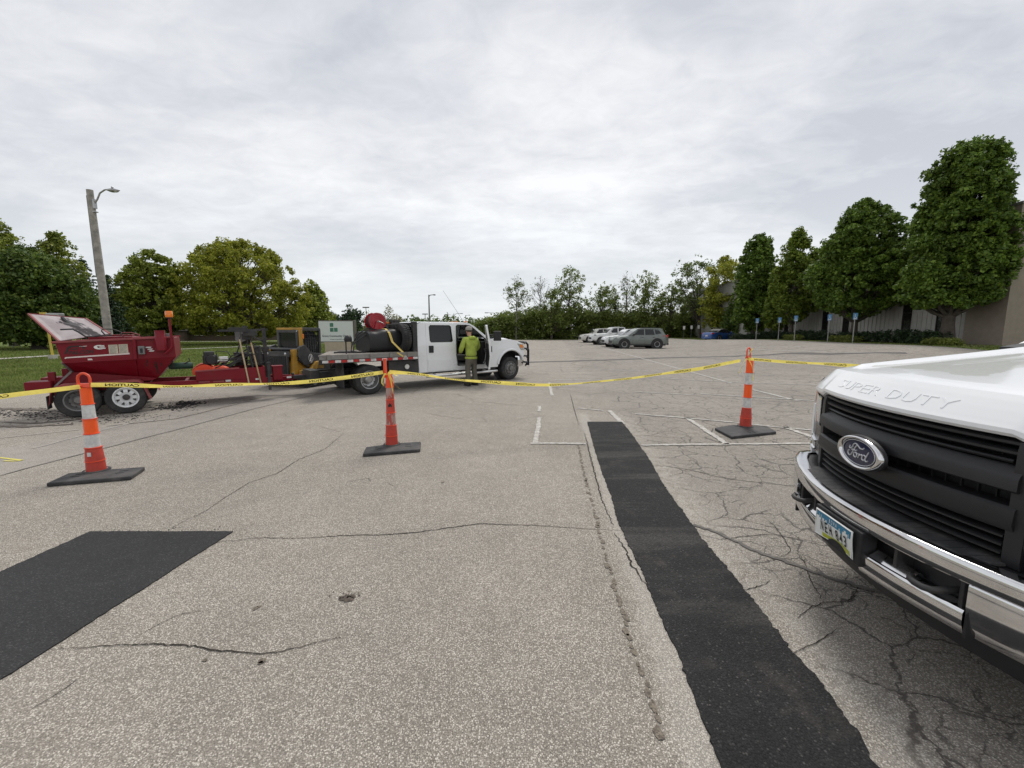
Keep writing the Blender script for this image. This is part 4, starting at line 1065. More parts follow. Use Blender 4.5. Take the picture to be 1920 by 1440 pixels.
def wheel(parent, c, r, wd, side, rim_m, style='disc', tread=False, name='wheel'):
    """tyre with rim and hub; the axle lies along local Y, side = sign of the outer face"""
    e = empty(name, c); e.parent = parent; s = side; h = wd / 2
    mb = MB(); rr = r * .60
    pr = [(rr, -h * .80), (rr + .01, -h * .92), (r * .80, -h), (r * .93, -h * .93), (r * .985, -h * .74), (r, -h * .55), (r, -h * .40), (r * .975, -h * .38), (r * .975, -h * .28), (r, -h * .26), (r, -h * .05), (r * .975, -h * .03)]
    pr = pr + [(a, -b) for a, b in pr[::-1]]
    mb.lathe(pr, axis='Y', n=40); mb.build('tyre', M_RUBBER, e, smooth=35)
    mb = MB()
    if tread:
        for i in range(30):
            for q in (-1, 1):
                a = 2 * math.pi * (i + .5 * (q > 0)) / 30; M = Matrix.Rotation(-a, 3, 'Y')
                mb.box(M @ Vector((r * .995, q * h * .55, 0)), (r * .05, h * .75, r * .13), M=M @ Matrix.Rotation(.35 * q, 3, 'X'))
        mb.build('tread_lug', M_RUBBER, e)
    mb = MB(); o = h * .86 * s
    mb.lathe([(rr + .012, o), (rr + .004, o + .008 * s), (rr - .012, o + .004 * s), (rr - .025, o - .03 * s), (rr - .03, -h * .6 * s)], axis='Y', n=36)
    dz = o - .035 * s
    if style == 'dual': mb.lathe([(rr - .026, o - .04 * s), (rr * .75, o - .10 * s), (rr * .45, o - .12 * s), (rr * .42, o - .05 * s), (rr * .28, o - .02 * s), (0.001, o - .02 * s)], axis='Y', n=36)
    elif style == 'front': mb.lathe([(rr - .026, o - .02 * s), (rr * .80, o + .03 * s), (rr * .60, o + .045 * s), (rr * .40, o + .03 * s), (rr * .36, o + .075 * s), (rr * .18, o + .085 * s), (0.001, o + .085 * s)], axis='Y', n=36)
    else: mb.lathe([(rr - .026, dz), (rr * .80, dz + .012 * s), (rr * .55, dz + .02 * s), (rr * .35, dz + .0 * s), (0.001, dz)], axis='Y', n=36)
    rim = mb.build('rim', rim_m, e, smooth=35)
    mb = MB()
    if style == 'spoke':      # eight windows in a modular steel wheel
        for i in range(8):
            a = 2 * math.pi * (i + .5) / 8; M = Matrix.Rotation(-a, 3, 'Y'); q = rr * .66
            mb.add([M @ Vector((q + dx, dz + .022 * s, dy)) for dx, dy in ((rr * .14, rr * .13), (rr * .14, -rr * .13), (-rr * .13, -rr * .04), (-rr * .13, rr * .04))], [(0, 1, 2, 3)])
        mb.build('rim_window', M_BLACKME, e, fix=False)
        mb = MB(); mb.lathe([(rr * .30, dz + .01 * s), (rr * .26, dz + .05 * s), (.001, dz + .055 * s)], axis='Y', n=18); mb.build('hub', M_BLACKME, e, smooth=40)
    elif style == 'alloy':
        for i in range(5):
            a = 2 * math.pi * (i + .5) / 5; M = Matrix.Rotation(-a, 3, 'Y')
            mb.add([M @ Vector((x, dz + .024 * s, y)) for x, y in ((rr * .90, rr * .34), (rr * .90, -rr * .34), (rr * .40, -rr * .08), (rr * .40, rr * .08))], [(0, 1, 2, 3)])
        mb.build('rim_window', M_BLACKME, e, fix=False)
    else:
        k = 8
        for i in range(k):
            a = 2 * math.pi * i / k; q = rr * (.33 if style != 'front' else .50); yy = {'dual': o - .075 * s, 'front': o + .052 * s}.get(style, dz + .014 * s)
            mb.sphere((q * math.cos(a), yy, q * math.sin(a)), rr * .055, 6)
        mb.build('lug_nut', M_GREYST, e)
        if style in ('front', 'dual'):
            mb = MB()
            for i in range(8):
                a = 2 * math.pi * (i + .5) / 8; q = rr * .72; M = Matrix.Rotation(-a, 3, 'Y'); yy = o + (.042 if style == 'front' else -.088) * s
                mb.add([M @ Vector((q + dx, yy, dy)) for dx, dy in ((rr * .07, rr * .06), (rr * .07, -rr * .06), (-rr * .07, -rr * .06), (-rr * .07, rr * .06))], [(0, 1, 2, 3)])
            mb.build('rim_window', M_BLACKME, e, fix=False)
    return e
for s in (-1, 1):
    wheel(PK, T(s * .88, .98, .42), .42, .26, s, M_STEEL, 'alloy')
    wheel(PK, T(s * .88, 5.0, .42), .42, .26, s, M_STEEL, 'alloy')
mb = MB(); mb.span(T(-.86, 1.30, .35), T(.86, 6.1, .62)); mb.span(T(-.80, .30, .55), T(.80, 1.38, 1.30)); mb.build('chassis', M_BLACKME, PK)
mb = MB(); mb.sweep([(-.87, 1.36), (.87, 1.36)], [(0, 1.55), (.0, 1.606), (.30, 1.66), (.30, 1.60)], T); mb.build('cowl', M_BLACKPL, PK)
out = [(1.38, .50), (1.38, 1.50), (1.55, 1.62), (2.25, 2.05), (2.7, 2.10), (4.05, 2.06), (4.15, 1.60), (4.15, .50)]
h1 = [(1.72, 1.62), (2.30, 1.99), (2.70, 2.01), (2.72, 1.56), (1.75, 1.54)]; h2 = [(2.84, 2.01), (3.80, 1.99), (3.90, 1.56), (2.84, 1.56)]
for s in (-1, 1):
    mb = MB(); mb.prism(out, lambda a, b, d: T(s * (.985 - d - .22 * max(0, b - 1.5)), a, b), 0, .05, (h1, h2)); mb.build('cab_side', M_WHITE, PK)
    for h in (h1, h2):
        mb = MB(); mb.prism(h, lambda a, b, d: T(s * (.955 - d - .22 * max(0, b - 1.5)), a, b), 0, .006); mb.build('side_window', M_GLASS, PK)
    for x in (2.77, 1.62, 3.98):
        mb = MB(); mb.tube([T(s * .987, x, .62), T(s * .987, x, 1.5)], .006, 5); mb.build('door_gap', M_BLACKPL, PK)
    for x in (2.62, 3.80): mb = MB(); mb.box(T(s * 1.0, x, 1.38), (.20, .03, .05)); mb.build('door_handle', M_BLACKPL, PK, bevel=.01)
    mb = MB(); mb.span(T(s * 1.00, 4.2, .60), T(s * .93, 6.25, 1.45)); mb.build('bed_side', M_WHITE, PK, bevel=.02)
    mb = MB(); mb.box(T(s * 1.20, 2.25, 1.62), (.10, .22, .30)); mb.bar(T(s * .95, 2.20, 1.55), T(s * 1.12, 2.23, 1.58), .05, .05); mb.build('mirror', M_BLACKPL, PK, bevel=.02)
mb = MB(); mb.grid(lambda u, v: T((u * 2 - 1) * (.94 - .10 * v), 1.56 + .70 * v - .06 * (1 - (u * 2 - 1) ** 2), 1.62 + .43 * v), 10, 4); mb.build('windshield', M_GLASS, PK, smooth=80)
mb = MB(); mb.grid(lambda u, v: T((u * 2 - 1) * .86, 2.22 + 1.85 * v, 2.05 + .05 * math.sin(math.pi * v) + .03 * (1 - (u * 2 - 1) ** 2)), 10, 8); mb.build('roof', M_WHITE, PK, smooth=80)
mb = MB(); mb.span(T(-.95, 4.10, .55), T(.95, 4.14, 2.04)); mb.span(T(-.95, 6.2, .6), T(.95, 6.25, 1.45)); mb.span(T(-.95, 4.2, .75), T(.95, 6.2, .80)); mb.build('rear_wall', M_WHITE, PK)
# ================================================================ WHITE CREW CAB FLATBED TRUCK
FB_O = Vector((-.036, 13.80, 0)); FB_TH = R(40.5)
FB = empty('flatbed_truck', FB_O, FB_TH)
tag(FB, 'white crew cab flatbed work truck with its front passenger door open', 'flatbed truck')
Q = lambda t, y, z: (t, y, z)           # t forward from the front axle, y towards the driver side, z up
def fbw(t, y, z): 
    c, s = math.cos(FB_TH), math.sin(FB_TH); return Vector((FB_O.x + c * t - s * y, FB_O.y + s * t + c * y, z))
CW = 1.87                                # cab width
side = [(-3.38, .45), (-3.42, 1.2), (-3.41, 1.76), (-3.36, 1.835), (-3.25, 1.868), (-1.75, 1.872), (-1.58, 1.845), (-1.42, 1.76), (-.90, 1.395), (-.86, 1.36), (-.86, 1.0), (-.98, .62), (-.99, .45)]
fopen = [(-2.09, .60), (-2.13, .9), (-2.13, 1.3), (-2.10, 1.77), (-2.06, 1.80), (-1.74, 1.80), (-1.60, 1.775), (-1.50, 1.715), (-1.05, 1.375), (-1.02, 1.30), (-1.00, 1.0), (-1.05, .70), (-1.12, .60)]
rwin = [(-2.99, 1.31), (-3.02, 1.35), (-3.02, 1.74), (-2.98, 1.785), (-2.34, 1.785), (-2.30, 1.75), (-2.27, 1.34), (-2.30, 1.31)]
fwin = [(-2.06, 1.33), (-2.08, 1.74), (-2.04, 1.78), (-1.74, 1.78), (-1.60, 1.74), (-1.10, 1.37), (-1.12, 1.33)]
tum = lambda z: .11 * max(0, z - 1.28)      # tumblehome of the greenhouse
def sd(y0, sgn): return lambda a, b, d: Q(a, y0 + sgn * (d + tum(b)), b)
mb = MB(); mb.prism(side, sd(0, 1), 0, .06, (fopen, rwin)); mb.build('cab_side', M_WHITE, FB, bevel=.012)
mb = MB(); mb.prism(side, sd(CW, -1), 0, .06, (rwin, fwin)); mb.build('cab_side', M_WHITE, FB)
# rear door with its own skin, crease, handle, window
rd = [(-3.12, .475), (-3.14, 1.2), (-3.125, 1.80), (-3.09, 1.845), (-2.20, 1.85), (-2.17, 1.82), (-2.165, 1.2), (-2.15, .475)]
mb = MB(); mb.prism(rd, sd(-.013, 1), 0, .012, (rwin,)); rdo = mb.build('rear_door', M_WHITE, FB, bevel=.005)
mb = MB(); mb.prism(rwin, sd(.012, 1), 0, .006); mb.build('window', M_GLASS, rdo)
mb = MB(); mb.tube([sd(-.008, 1)(a, b, 0) for a, b in rwin + rwin[:1]], .011, 6, cap=False); mb.build('window_seal', M_BLACKPL, rdo)
mb = MB(); mb.prism([(-3.10, .50), (-3.10, .80), (-2.16, .80), (-2.16, .50)], lambda a, b, d: Q(a, -.016 - d * max(0, (b - .50)) / .30, b), 0, .014); mb.build('lower_moulding', M_WHITE, rdo)
mb = MB(); mb.box((-2.995, -.022, 1.11), (.15, .02, .20)); h = mb.build('handle', M_BLACKPL, rdo, bevel=.01)
mb = MB(); mb.box((-2.995, -.036, 1.135), (.11, .02, .05)); mb.build('grip', M_BLACKGL, h, bevel=.006)
for s_, w_ in ((CW - .02, rwin), (CW - .02, fwin)):
    mb = MB(); mb.prism(w_, sd(s_, -1), 0, .006); mb.build('window', M_GLASS, FB)
mb = MB(); mb.tube([sd(-.004, 1)(a, b, 0) for a, b in fopen + fopen[:1]], .016, 6, cap=False); mb.build('door_seal', M_BLACKPL, FB, smooth=80)
# roof, rear wall, windscreen, cowl
def roof(u, v):
    t = -3.40 + 1.95 * u; y = v * 2 - 1; e = .14 * max(0, u - .88)
    return Q(t, CW / 2 + y * (CW / 2 - .066), 1.868 + .035 * (1 - y * y) * min(1, u * 8) - e * 1.2 - .03 * max(0, .04 - u) * 20)
mb = MB(); mb.grid(roof, 20, 10); mb.build('roof', M_WHITE, FB, smooth=80)
mb = MB(); mb.prism([(.05, .45), (.07, 1.3), (.12, 1.86), (CW - .12, 1.86), (CW - .07, 1.3), (CW - .05, .45)], lambda a, b, d: Q(-3.40 + d, a, b), 0, .04, ([(.25, 1.36), (.27, 1.74), (CW - .27, 1.74), (CW - .25, 1.36)],)); mb.build('rear_wall', M_WHITE, FB)
mb = MB(); mb.span((-3.385, .26, 1.36), (-3.375, CW - .26, 1.74)); mb.build('rear_window', M_GLASS, FB)
def clear_glass():
    m, nt, b = newmat('window_glass'); g = NG(m)
    b.inputs['Base Color'].default_value = (.72, .78, .77, 1); b.inputs['Roughness'].default_value = .02
    tr = g.n('ShaderNodeBsdfTransparent'); tr.inputs[0].default_value = (.62, .68, .67, 1); gl = g.n('ShaderNodeBsdfGlossy'); gl.inputs['Roughness'].default_value = .03
    fr = g.n('ShaderNodeFresnel'); fr.inputs[0].default_value = 1.5
    mx = g.n('ShaderNodeMixShader'); g.L.new(fr.outputs[0], mx.inputs[0]); g.L.new(tr.outputs[0], mx.inputs[1]); g.L.new(gl.outputs[0], mx.inputs[2]); g.L.new(mx.outputs[0], g.N['Material Output'].inputs[0])
    return m
M_CLEARGLASS = clear_glass()
mb = MB(); mb.grid(lambda u, v: Q(-.90 - .60 * v, CW / 2 + (u * 2 - 1) * (CW / 2 - .07 - .06 * v) , 1.40 + .43 * v), 8, 4); mb.build('windshield', M_CLEARGLASS, FB, smooth=80)
mb = MB(); mb.span((-.95, .05, 1.33), (-.70, CW - .05, 1.385)); mb.build('cowl', M_BLACKPL, FB, bevel=.01)
# interior seen through the open door
M_SEAT = mat('grey_seat_cloth', (.060, .058, .056), .9, 0, .2, 30)
M_DASH = mat('dark_interior', (.020, .020, .021), .7, 0, .2, 20)
mb = MB(); mb.span((-3.36, .06, .50), (-.90, CW - .06, .58)); mb.span((-1.15, .08, .58), (-.90, CW - .08, 1.30)); mb.span((-.90, .08, .5), (-.80, CW - .08, 1.33)); mb.build('cab_floor', M_DASH, FB, bevel=.02)
for y in (.16, 1.10):
    mb = MB(); mb.span((-2.15, y, .72), (-1.62, y + .58, .90)); mb.bar((-2.10, y + .29, .88), (-2.32, y + .29, 1.50), .55, .16, up=(0, 1, 0)); mb.bar((-2.34, y + .29, 1.52), (-2.38, y + .29, 1.70), .28, .10, up=(0, 1, 0)); mb.build('seat', M_SEAT, FB, bevel=.04)
mb = MB(); mb.span((-3.2, .12, .70), (-2.75, CW - .12, .90)); mb.span((-3.34, .12, .88), (-3.20, CW - .12, 1.45)); mb.build('rear_seat', M_SEAT, FB, bevel=.04)
mb = MB(); e = empty('steering_wheel', (-1.30, 1.40, 1.28)); e.parent = FB; e.rotation_euler = (0, R(-55), 0)
mb.tube([(.18 * math.cos(a), .18 * math.sin(a), 0) for a in np.linspace(0, 6.283, 25)], .014, 6, cap=False); mb.bar((0, -.17, 0), (0, .17, 0), .04, .02); mb.bar((0, 0, 0), (.0, 0, -.2), .05, .05); mb.build('rim', M_DASH, e)
# passenger door, swung open: hinge at the A pillar, leaf pointing towards the camera
hinge = fbw(-1.0, -.02, 0); DR = empty('front_door', (-1.0, -.025, 0)); DR.parent = FB
DR.rotation_euler = (0, 0, R(180 + 56.5))
leaf = [(0.02, .50), (.0, .9), (.02, 1.30), (.06, 1.37), (.52, 1.72), (.62, 1.775), (.76, 1.80), (1.07, 1.80), (1.10, 1.77), (1.115, 1.3), (1.115, .9), (1.07, .52), (1.02, .49)]
lwin = [(.12, 1.34), (.16, 1.40), (.56, 1.69), (.66, 1.735), (.77, 1.755), (1.03, 1.755), (1.06, 1.36), (1.03, 1.33)]
bulge = lambda a, b: .055 * math.exp(-((b - .95) / .38) ** 2) - tum(b) * 1.1
mb = MB(); mb.prism(leaf, lambda a, b, d: (a, -bulge(a, b) + d, b) if False else (a, bulge(a, b) - d, b), 0, .055, (lwin,)); mb.build('door_skin', M_WHITE, DR, bevel=.006)
mb = MB(); mb.prism([(.08, .58), (.06, .9), (.10, 1.26), (1.04, 1.26), (1.04, .9), (1.0, .58)], lambda a, b, d: (a, bulge(a, b) - .058 - d, b), 0, .03); mb.bar((.3, -.10, 1.08), (.9, -.10, 1.02), .06, .05); mb.build('door_card', M_DASH, DR, bevel=.01)
mb = MB(); mb.prism(lwin, lambda a, b, d: (a, bulge(a, b) - .02 - d, b), 0, .004); mb.build('window', M_CLEARGLASS, DR)
mb = MB(); mb.box((.99, .065, 1.10), (.15, .02, .18)); mb.build('handle', M_BLACKPL, DR, bevel=.008)
mb = MB(); mb.box((.22, .30, 1.47), (.10, .24, .30)); mb.bar((.12, .02, 1.42), (.2, .22, 1.42), .05, .05); mb.bar((.12, .02, 1.50), (.2, .22, 1.50), .04, .04); mo = mb.build('mirror', M_BLACKPL, DR, bevel=.025)
# hood, fenders, grille, guard
def hoodf(u, v):
    y = v * 2 - 1; t = -.88 + 1.42 * u
    z = 1.385 + .030 * math.sin(math.pi * min(1, u * 1.1)) - .135 * max(0, (u - .35) / .65) ** 1.7
    z -= .10 * max(0, abs(y) - .72) / .28 * (.3 + .7 * u) ; t -= .10 * abs(y) ** 3 * u
    z += .018 * math.exp(-((abs(y) - .45) / .10) ** 2) * (1 - u) 
    return Q(t, CW / 2 + y * (CW / 2 - .03), z)
mb = MB(); mb.grid(hoodf, 20, 20); mb.build('hood', M_WHITE, FB, smooth=60)
for y0, sg in ((0, 1), (CW, -1)):
    out = [(-1.00, .47), (-.985, .62), (-.87, 1.0), (-.87, 1.365), (-.5, 1.375), (0, 1.345), (.30, 1.285), (.50, 1.21), (.57, 1.12), (.60, .95), (.58, .78), (.50, .70)] + arc_cut(.0, .44, .545, 27, 165, 18) + [(-.56, .47)]
    mb = MB(); mb.prism(out, lambda a, b, d: Q(a, y0 + sg * (d + .09 * max(0, b - 1.15)), b), 0, .03); mb.build('fender', M_WHITE, FB, bevel=.008)
    mb = MB(); P = [Q(a, y0 - sg * .012, b) for a, b in arc_cut(.0, .44, .575, 22, 168, 20)]; mb.tube(P, .040, 8); mb.build('fender_flare', M_WHITE, FB, smooth=80)
    mb = MB(); mb.lathe([(.0, 0), (.55, 0)], c=(0, y0 + sg * .30, .44), axis='Y', n=24); mb.build('wheel_well', M_DASH, FB)
    h = MB(); h.prism([(.28, 1.21), (.50, 1.175), (.575, 1.10), (.60, .97), (.45, .98), (.36, 1.08)], lambda a, b, d: Q(a, y0 + sg * (-.012 + d + .01 * 0), b), 0, .02); ho = h.build('headlight', M_CLEARL, FB, bevel=.006)
    h = MB(); h.prism([(.38, 1.17), (.50, 1.155), (.53, 1.05), (.42, 1.06)], lambda a, b, d: Q(a, y0 + sg * (-.020 + d), b), 0, .01); h.build('side_marker', M_AMBER, ho)
mb = MB(); mb.span((.45, .04, .78), (.58, CW - .04, 1.20)); mb.build('grille', M_CHROME, FB, bevel=.02)
mb = MB()
for z in (.86, .94, 1.02, 1.10): mb.span((.575, .32, z), (.59, CW - .32, z + .05))
mb.build('grille_slots', M_BLACKPL, FB)
mb = MB(); mb.sweep([(.30, .0), (.52, .01), (.64, .10), (.68, .35), (.70, CW / 2), (.68, CW - .35), (.64, CW - .10), (.52, CW - .01), (.30, CW)], [(.10, .72), (.0, .745), (-.012, .70), (-.012, .50), (.01, .44), (.10, .44)], lambda a, b, z: Q(a, b, z)); mb.build('bumper', M_CHROME, FB, smooth=40)
mb = MB()
for y in (.05, .50, CW - .50, CW - .05):
    mb.tube([(.70, y, .45), (.80, y, .50), (.83, y, .80), (.80, y, 1.16), (.70, y, 1.24)], .035 if y in (.05, CW - .05) else .03, 8)
for z, t in ((1.24, .71), (1.02, .82), (.76, .84), (.55, .82)): mb.tube([(t - .16, -.05, z - .03), (t - .02, .02, z), (t, .2, z), (t, CW - .2, z), (t - .02, CW - .02, z), (t - .16, CW + .05, z - .03)], .030, 8)
for y in (.02, CW - .02): mb.box((.80, y, .72), (.03, .09, .55))
mb.build('grille_guard', M_BLACKGL, FB, smooth=60)
mb = MB(); mb.tube([(-3.22, -.10, .355), (-3.05, -.14, .355), (-.80, -.13, .355), (-.66, -.08, .355)], .038, 10); 
for t in (-2.9, -2.0, -1.1): mb.bar((t, -.10, .36), (t, .2, .46), .05, .03)
mb.build('running_board', M_ALU, FB, smooth=60)
mb = MB(); mb.span((-6.1, .55, .42), (.55, .67, .60)); mb.span((-6.1, CW - .67, .42), (.55, CW - .55, .60)); mb.span((-.15, .1, .34), (.15, CW - .1, .46)); mb.tube([(-4.85, .1, .38), (-4.85, CW - .1, .38)], .07, 8); mb.span((-3.35, .08, .40), (-.6, CW - .08, .50)); mb.span((-.75, .3, .5), (.45, CW - .3, 1.2))
mb.build('chassis', M_BLACKME, FB)
mb = MB(); mb.lathe([(.0, -.12), (.06, -.11), (.08, -.02), (.075, .0)], n=12, c=(-2.0, 1.0, 1.925)); mb.build('roof_beacon', M_BLACKPL, FB, smooth=60)
for i in range(5):
    mb = MB(); mb.box((-1.62 - .0, CW / 2 + (i - 2) * (.18 if 0 < i < 4 else .34), 1.905), (.09, .06, .03)); mb.build('marker_lamp', M_AMBER, FB, bevel=.008)
mb = MB(); mb.tube([(-1.75, .14, 1.87), (-2.0, .14, 2.2), (-2.48, .14, 2.80)], .0055, 5, r2=.003); mb.build('whip_antenna', M_BLACKME, FB)
wheel(FB, Q(0, .13, .385), .385, .235, -1, M_GREYST, 'front')
wheel(FB, Q(0, CW - .13, .385), .385, .235, 1, M_GREYST, 'front')
for y, s_ in ((-.02, -1), (.24, -1), (CW - .24, 1), (CW + .02, 1)): wheel(FB, Q(-4.85, y, .385), .385, .225, s_, M_STEEL, 'dual')
# flat deck
Y0, Y1 = -.15, CW + .15
M_DECK = mat('weathered_deck', (.33, .30, .26), .85, 0, .25, 6, bump=.3, bs=30, dirt=.4)
for i in range(15):
    a = Y0 + .04 + i * (Y1 - Y0 - .08) / 15; mb = MB(); mb.span((-6.02 + .058 * i, a + .003, 1.015 - .003 * (i % 3)), (-3.52, a + (Y1 - Y0 - .08) / 15 - .003, 1.052 - .003 * (i % 3))); mb.build('deck_board', M_DECK, FB)
M_RAIL = mat('dull_aluminium_rail', (.26, .25, .235), .55, .5, .15, 8, dirt=.4)
for y in (Y0, Y1):
    te = -6.05 if y < 0 else -5.10
    mb = MB(); mb.span((te, y - .02, .945), (-3.50, y + .02, 1.062)); mb.build('side_rail', M_RAIL, FB, bevel=.004)
    sg = -1 if y < 0 else 1
    for t in ((-5.85, -5.35, -4.80, -4.27, -3.78) if y < 0 else (-4.80, -4.27, -3.78)): mb = MB(); mb.span((t - .04, y + sg * .02, .94), (t + .04, y + sg * .045, 1.065)); mb.build('stake_pocket', M_RAIL, FB)
    mb = MB(); mb.span((te, y - .018, .85), (-3.50, y + .018, .943)); mb.build('deck_frame', M_BLACKME, FB)
    n = 17 if y < 0 else 11; L_ = 2.50 / 17
    for i in range(n):
        t = te + .05 + i * L_; mb = MB(); mb.span((t + .004, y + sg * .0185, .868), (t + L_ - .004, y + sg * .0215, .930)); o = mb.build('reflective_strip', M_REDLENS if i % 2 else M_REFWH, FB)
mb = MB(); mb.bar((-6.02, Y0 + .03, .90), (-5.08, Y1 - .03, .90), .08, .13); mb.span((-3.55, Y0 + .03, .80), (-3.48, Y1 - .03, .94))
for t in (-4.95, -4.6, -4.1): mb.span((t, Y0 + .03, .86), (t + .06, Y1 - .03, .94))
mb.build('cross_member', M_BLACKME, FB)
mb = MB(); mb.span((-4.30, -.05, .47), (-3.46, .45, .84)); tb = mb.build('tool_box', M_BLACKME, FB, bevel=.015)
mb = MB(); mb.lathe([(.0, .0), (.065, .0), (.07, .012), (.05, .02), (.0, .02)], c=(-3.78, -.072, .66), axis='Y', n=20); mb.build('fuel_cap', M_ALU, tb, smooth=50)
for y in (Y0 + .02, Y0 + .36, Y1 - .36, Y1 - .02): pass
mb = MB(); mb.span((-5.52, Y0 + .02, .22), (-5.50, .42, .84)); mb.build('mud_flap', M_RUBBER, FB); mb = MB(); mb.span((-5.34, Y1 - .59, .22), (-5.32, Y1 - .02, .84)); mb.build('mud_flap', M_RUBBER, FB)
mb = MB(); mb.span((-6.12, .45, .42), (-5.9, CW - .75, .66)); mb.bar((-6.0, CW / 2, .48), (-6.40, CW / 2, .48), .09, .09); mb.sphere((-6.40, CW / 2, .56), .035, 10); mb.build('hitch', M_BLACKME, FB, bevel=.01)
# headache rack
mb = MB()
for y in (.10, CW - .10): mb.span((-3.52, y - .06, 1.05), (-3.44, y + .06, 1.86))
for z in (1.30, 1.55, 1.83): mb.span((-3.51, .12, z - .03), (-3.45, CW - .12, z + .03))
for i in range(9): y = .3 + i * .158; mb.span((-3.49, y, 1.08), (-3.47, y + .02, 1.8))
mb.span((-3.55, -.02, .46), (-3.42, .10, 1.88)); mb.build('headache_rack', M_BLACKME, FB)
# ------------------------------------------------ things carried on the deck
def on_deck(name, t, y, z=1.052, rz=0.0): return empty(name, fbw(t, y, z), FB_TH + rz)
tk = on_deck('sealer_tank', -3.99, .86); tag(tk, 'black plastic tank strapped on the flatbed deck', 'tank')
def tankp(u, v):
    t = -.64 + 1.28 * u; a = 2 * math.pi * v; p = 5.0
    c, s = math.cos(a), math.sin(a); yy = .56 * math.copysign(abs(c) ** (2 / p), c); zz = .28 * math.copysign(abs(s) ** (2 / p), s)
    e = 1 - .06 * max(0, abs(u - .5) * 2 - .85) / .15
    top = .07 * max(0, 1 - ((u - .50) / .40) ** 2) if zz > .1 else 0
    return (t, yy * e, .285 + zz * e + top + (.010 * math.sin(u * 26) if zz > .1 else 0))
mb = MB(); mb.grid(tankp, 26, 32); mb.f.append(tuple(range(33))[:-1]); mb.f.append(tuple(26 * 33 + i for i in range(32))); mb.build('tank_body', M_BLACKPL, tk, smooth=50)
mb = MB(); mb.lathe([(.15, 0), (.16, .03), (.14, .06), (.0, .065)], n=20, c=(.1, 0, .63)); mb.build('lid', M_BLACKGL, tk, smooth=50)
mb = MB(); mb.tube([(.50, -.50, .58), (.52, -.50, .74), (.3, -.5, .76), (-.1, -.5, .75), (-.12, -.5, .62)], .018, 6); mb.tube([(.50, .50, .58), (.52, .50, .74), (-.1, .5, .75), (-.12, .5, .62)], .018, 6); mb.tube([(.52, -.5, .74), (.52, .5, .74)], .018, 6); mb.build('frame_tube', M_BLACKME, tk)
mb = MB(); mb.box((.25, -.15, .72), (.30, .26, .16)); mb.box((.30, -.15, .84), (.16, .14, .10)); mb.lathe([(.0, 0), (.05, 0), (.05, .10), (.0, .10)], c=(.12, -.2, .80), n=10); mb.build('pump', M_BLACKME, tk, bevel=.015)
mb = MB(); mb.box((.08, -.1, .80), (.14, .10, .05)); mb.build('pump_cover', M_AMBER, tk, bevel=.015)
st = on_deck('ratchet_strap', -4.0, .86); tag(st, 'yellow ratchet strap pulled over the black tank', 'strap')
mb = MB(); P = [(-.12, -.0, .655), (-.09, -.45, .60), (-.05, -.585, .50), (.02, -.60, .25), (.13, -.66, .0), (.15, -1.025, -.02), (.14, -1.03, -.10)]
def flat_band(mb, P, w, axis=Vector((1, 0, 0)), th=.006):
    vs_ = []; 
    for p in P:
        p = Vector(p); vs_ += [p - axis * w, p + axis * w]
    mb.add(vs_, [(2 * i, 2 * i + 1, 2 * i + 3, 2 * i + 2) for i in range(len(P) - 1)])
P = [(-.15, .0, .652), (-.12, -.40, .63), (-.10, -.58, .52), (-.05, -.64, .28), (.09, -.90, .03), (.13, -1.02, -.06), (.11, -1.035, -.14)]
flat_band(mb, P, .032); flat_band(mb, [(.11, -1.036, -.14), (.0, -1.036, -.06), (-.10, -1.03, .01)], .03); mb.build('webbing', M_STRAPY, st, fix=False)
md = st.children[0].modifiers.new('solid', 'SOLIDIFY'); md.thickness = .006
mb = MB(); mb.box((.115, -1.045, -.12), (.10, .03, .06)); mb.build('ratchet', M_STEEL, st, bevel=.006)
hr = on_deck('hose_reel', -4.24, .86, 1.655); tag(hr, 'round red hose reel mounted above the black tank', 'hose reel')
mb = MB(); 
for y in (-.16, .16): mb.lathe([(.0, y - .008), (.238, y - .008), (.246, y), (.238, y + .008), (.0, y + .008)], c=(0, 0, .23), axis='Y', n=36)
fl = mb.build('flange', M_REDREEL, hr, smooth=40)
mb = MB()
for k in range(4): mb.lathe([(.235 - k * .045 - .008, -.170), (.235 - k * .045, -.178), (.235 - k * .045 + .008, -.170)], c=(0, 0, .23), axis='Y', n=36)
mb.build('pressed_ring', M_REDREEL, fl, smooth=60)
mb = MB(); mb.lathe([(.10, -.15), (.19, -.15), (.20, 0), (.19, .15), (.10, .15)], c=(0, 0, .23), axis='Y', n=24); mb.build('hose_coil', M_RUBBER, hr, smooth=60)
mb = MB()
for y in (-.20, .20): mb.prism([(-.13, -.03), (.13, -.03), (.05, .24), (-.05, .24)], lambda a, b, d: (a, y + d, b), -.008, .008)
mb.span((-.14, -.21, -.03), (.14, .21, -.005)); mb.build('stand', M_REDREEL, hr)
mb = MB(); mb.tube([(0, -.22, .23), (0, -.26, .23), (.10, -.27, .19), (.14, -.27, .16)], .012, 6); mb.lathe([(.0, -.215), (.03, -.215), (.03, -.20)], c=(0, 0, .23), axis='Y', n=12); mb.build('crank', M_STEEL, hr)
hs = on_deck('hose', -4.75, .86); tag(hs, 'looped black hoses hanging behind the tank on the deck', 'hose')
mb = MB()
for k, (a, b) in enumerate(((.0, .0), (.06, .05), (-.05, -.08))): mb.tube([(.45, -.2 + a, .62 + b * .3), (.20, -.22 + a, .60 + b), (-.05, -.26 + a, .45 + b), (-.22 - k * .03, -.30 + a, .22), (-.25 - k * .04, -.32 + a, .05), (-.12, -.36 + a, .015), (.05, -.35 + a, .015)], .016, 8)
mb.tube([(-.15, -.5, .02), (-.4, -.45, .02), (-.7, -.2, .02), (-.5, .1, .02), (-.1, .0, .02)], .018, 8)
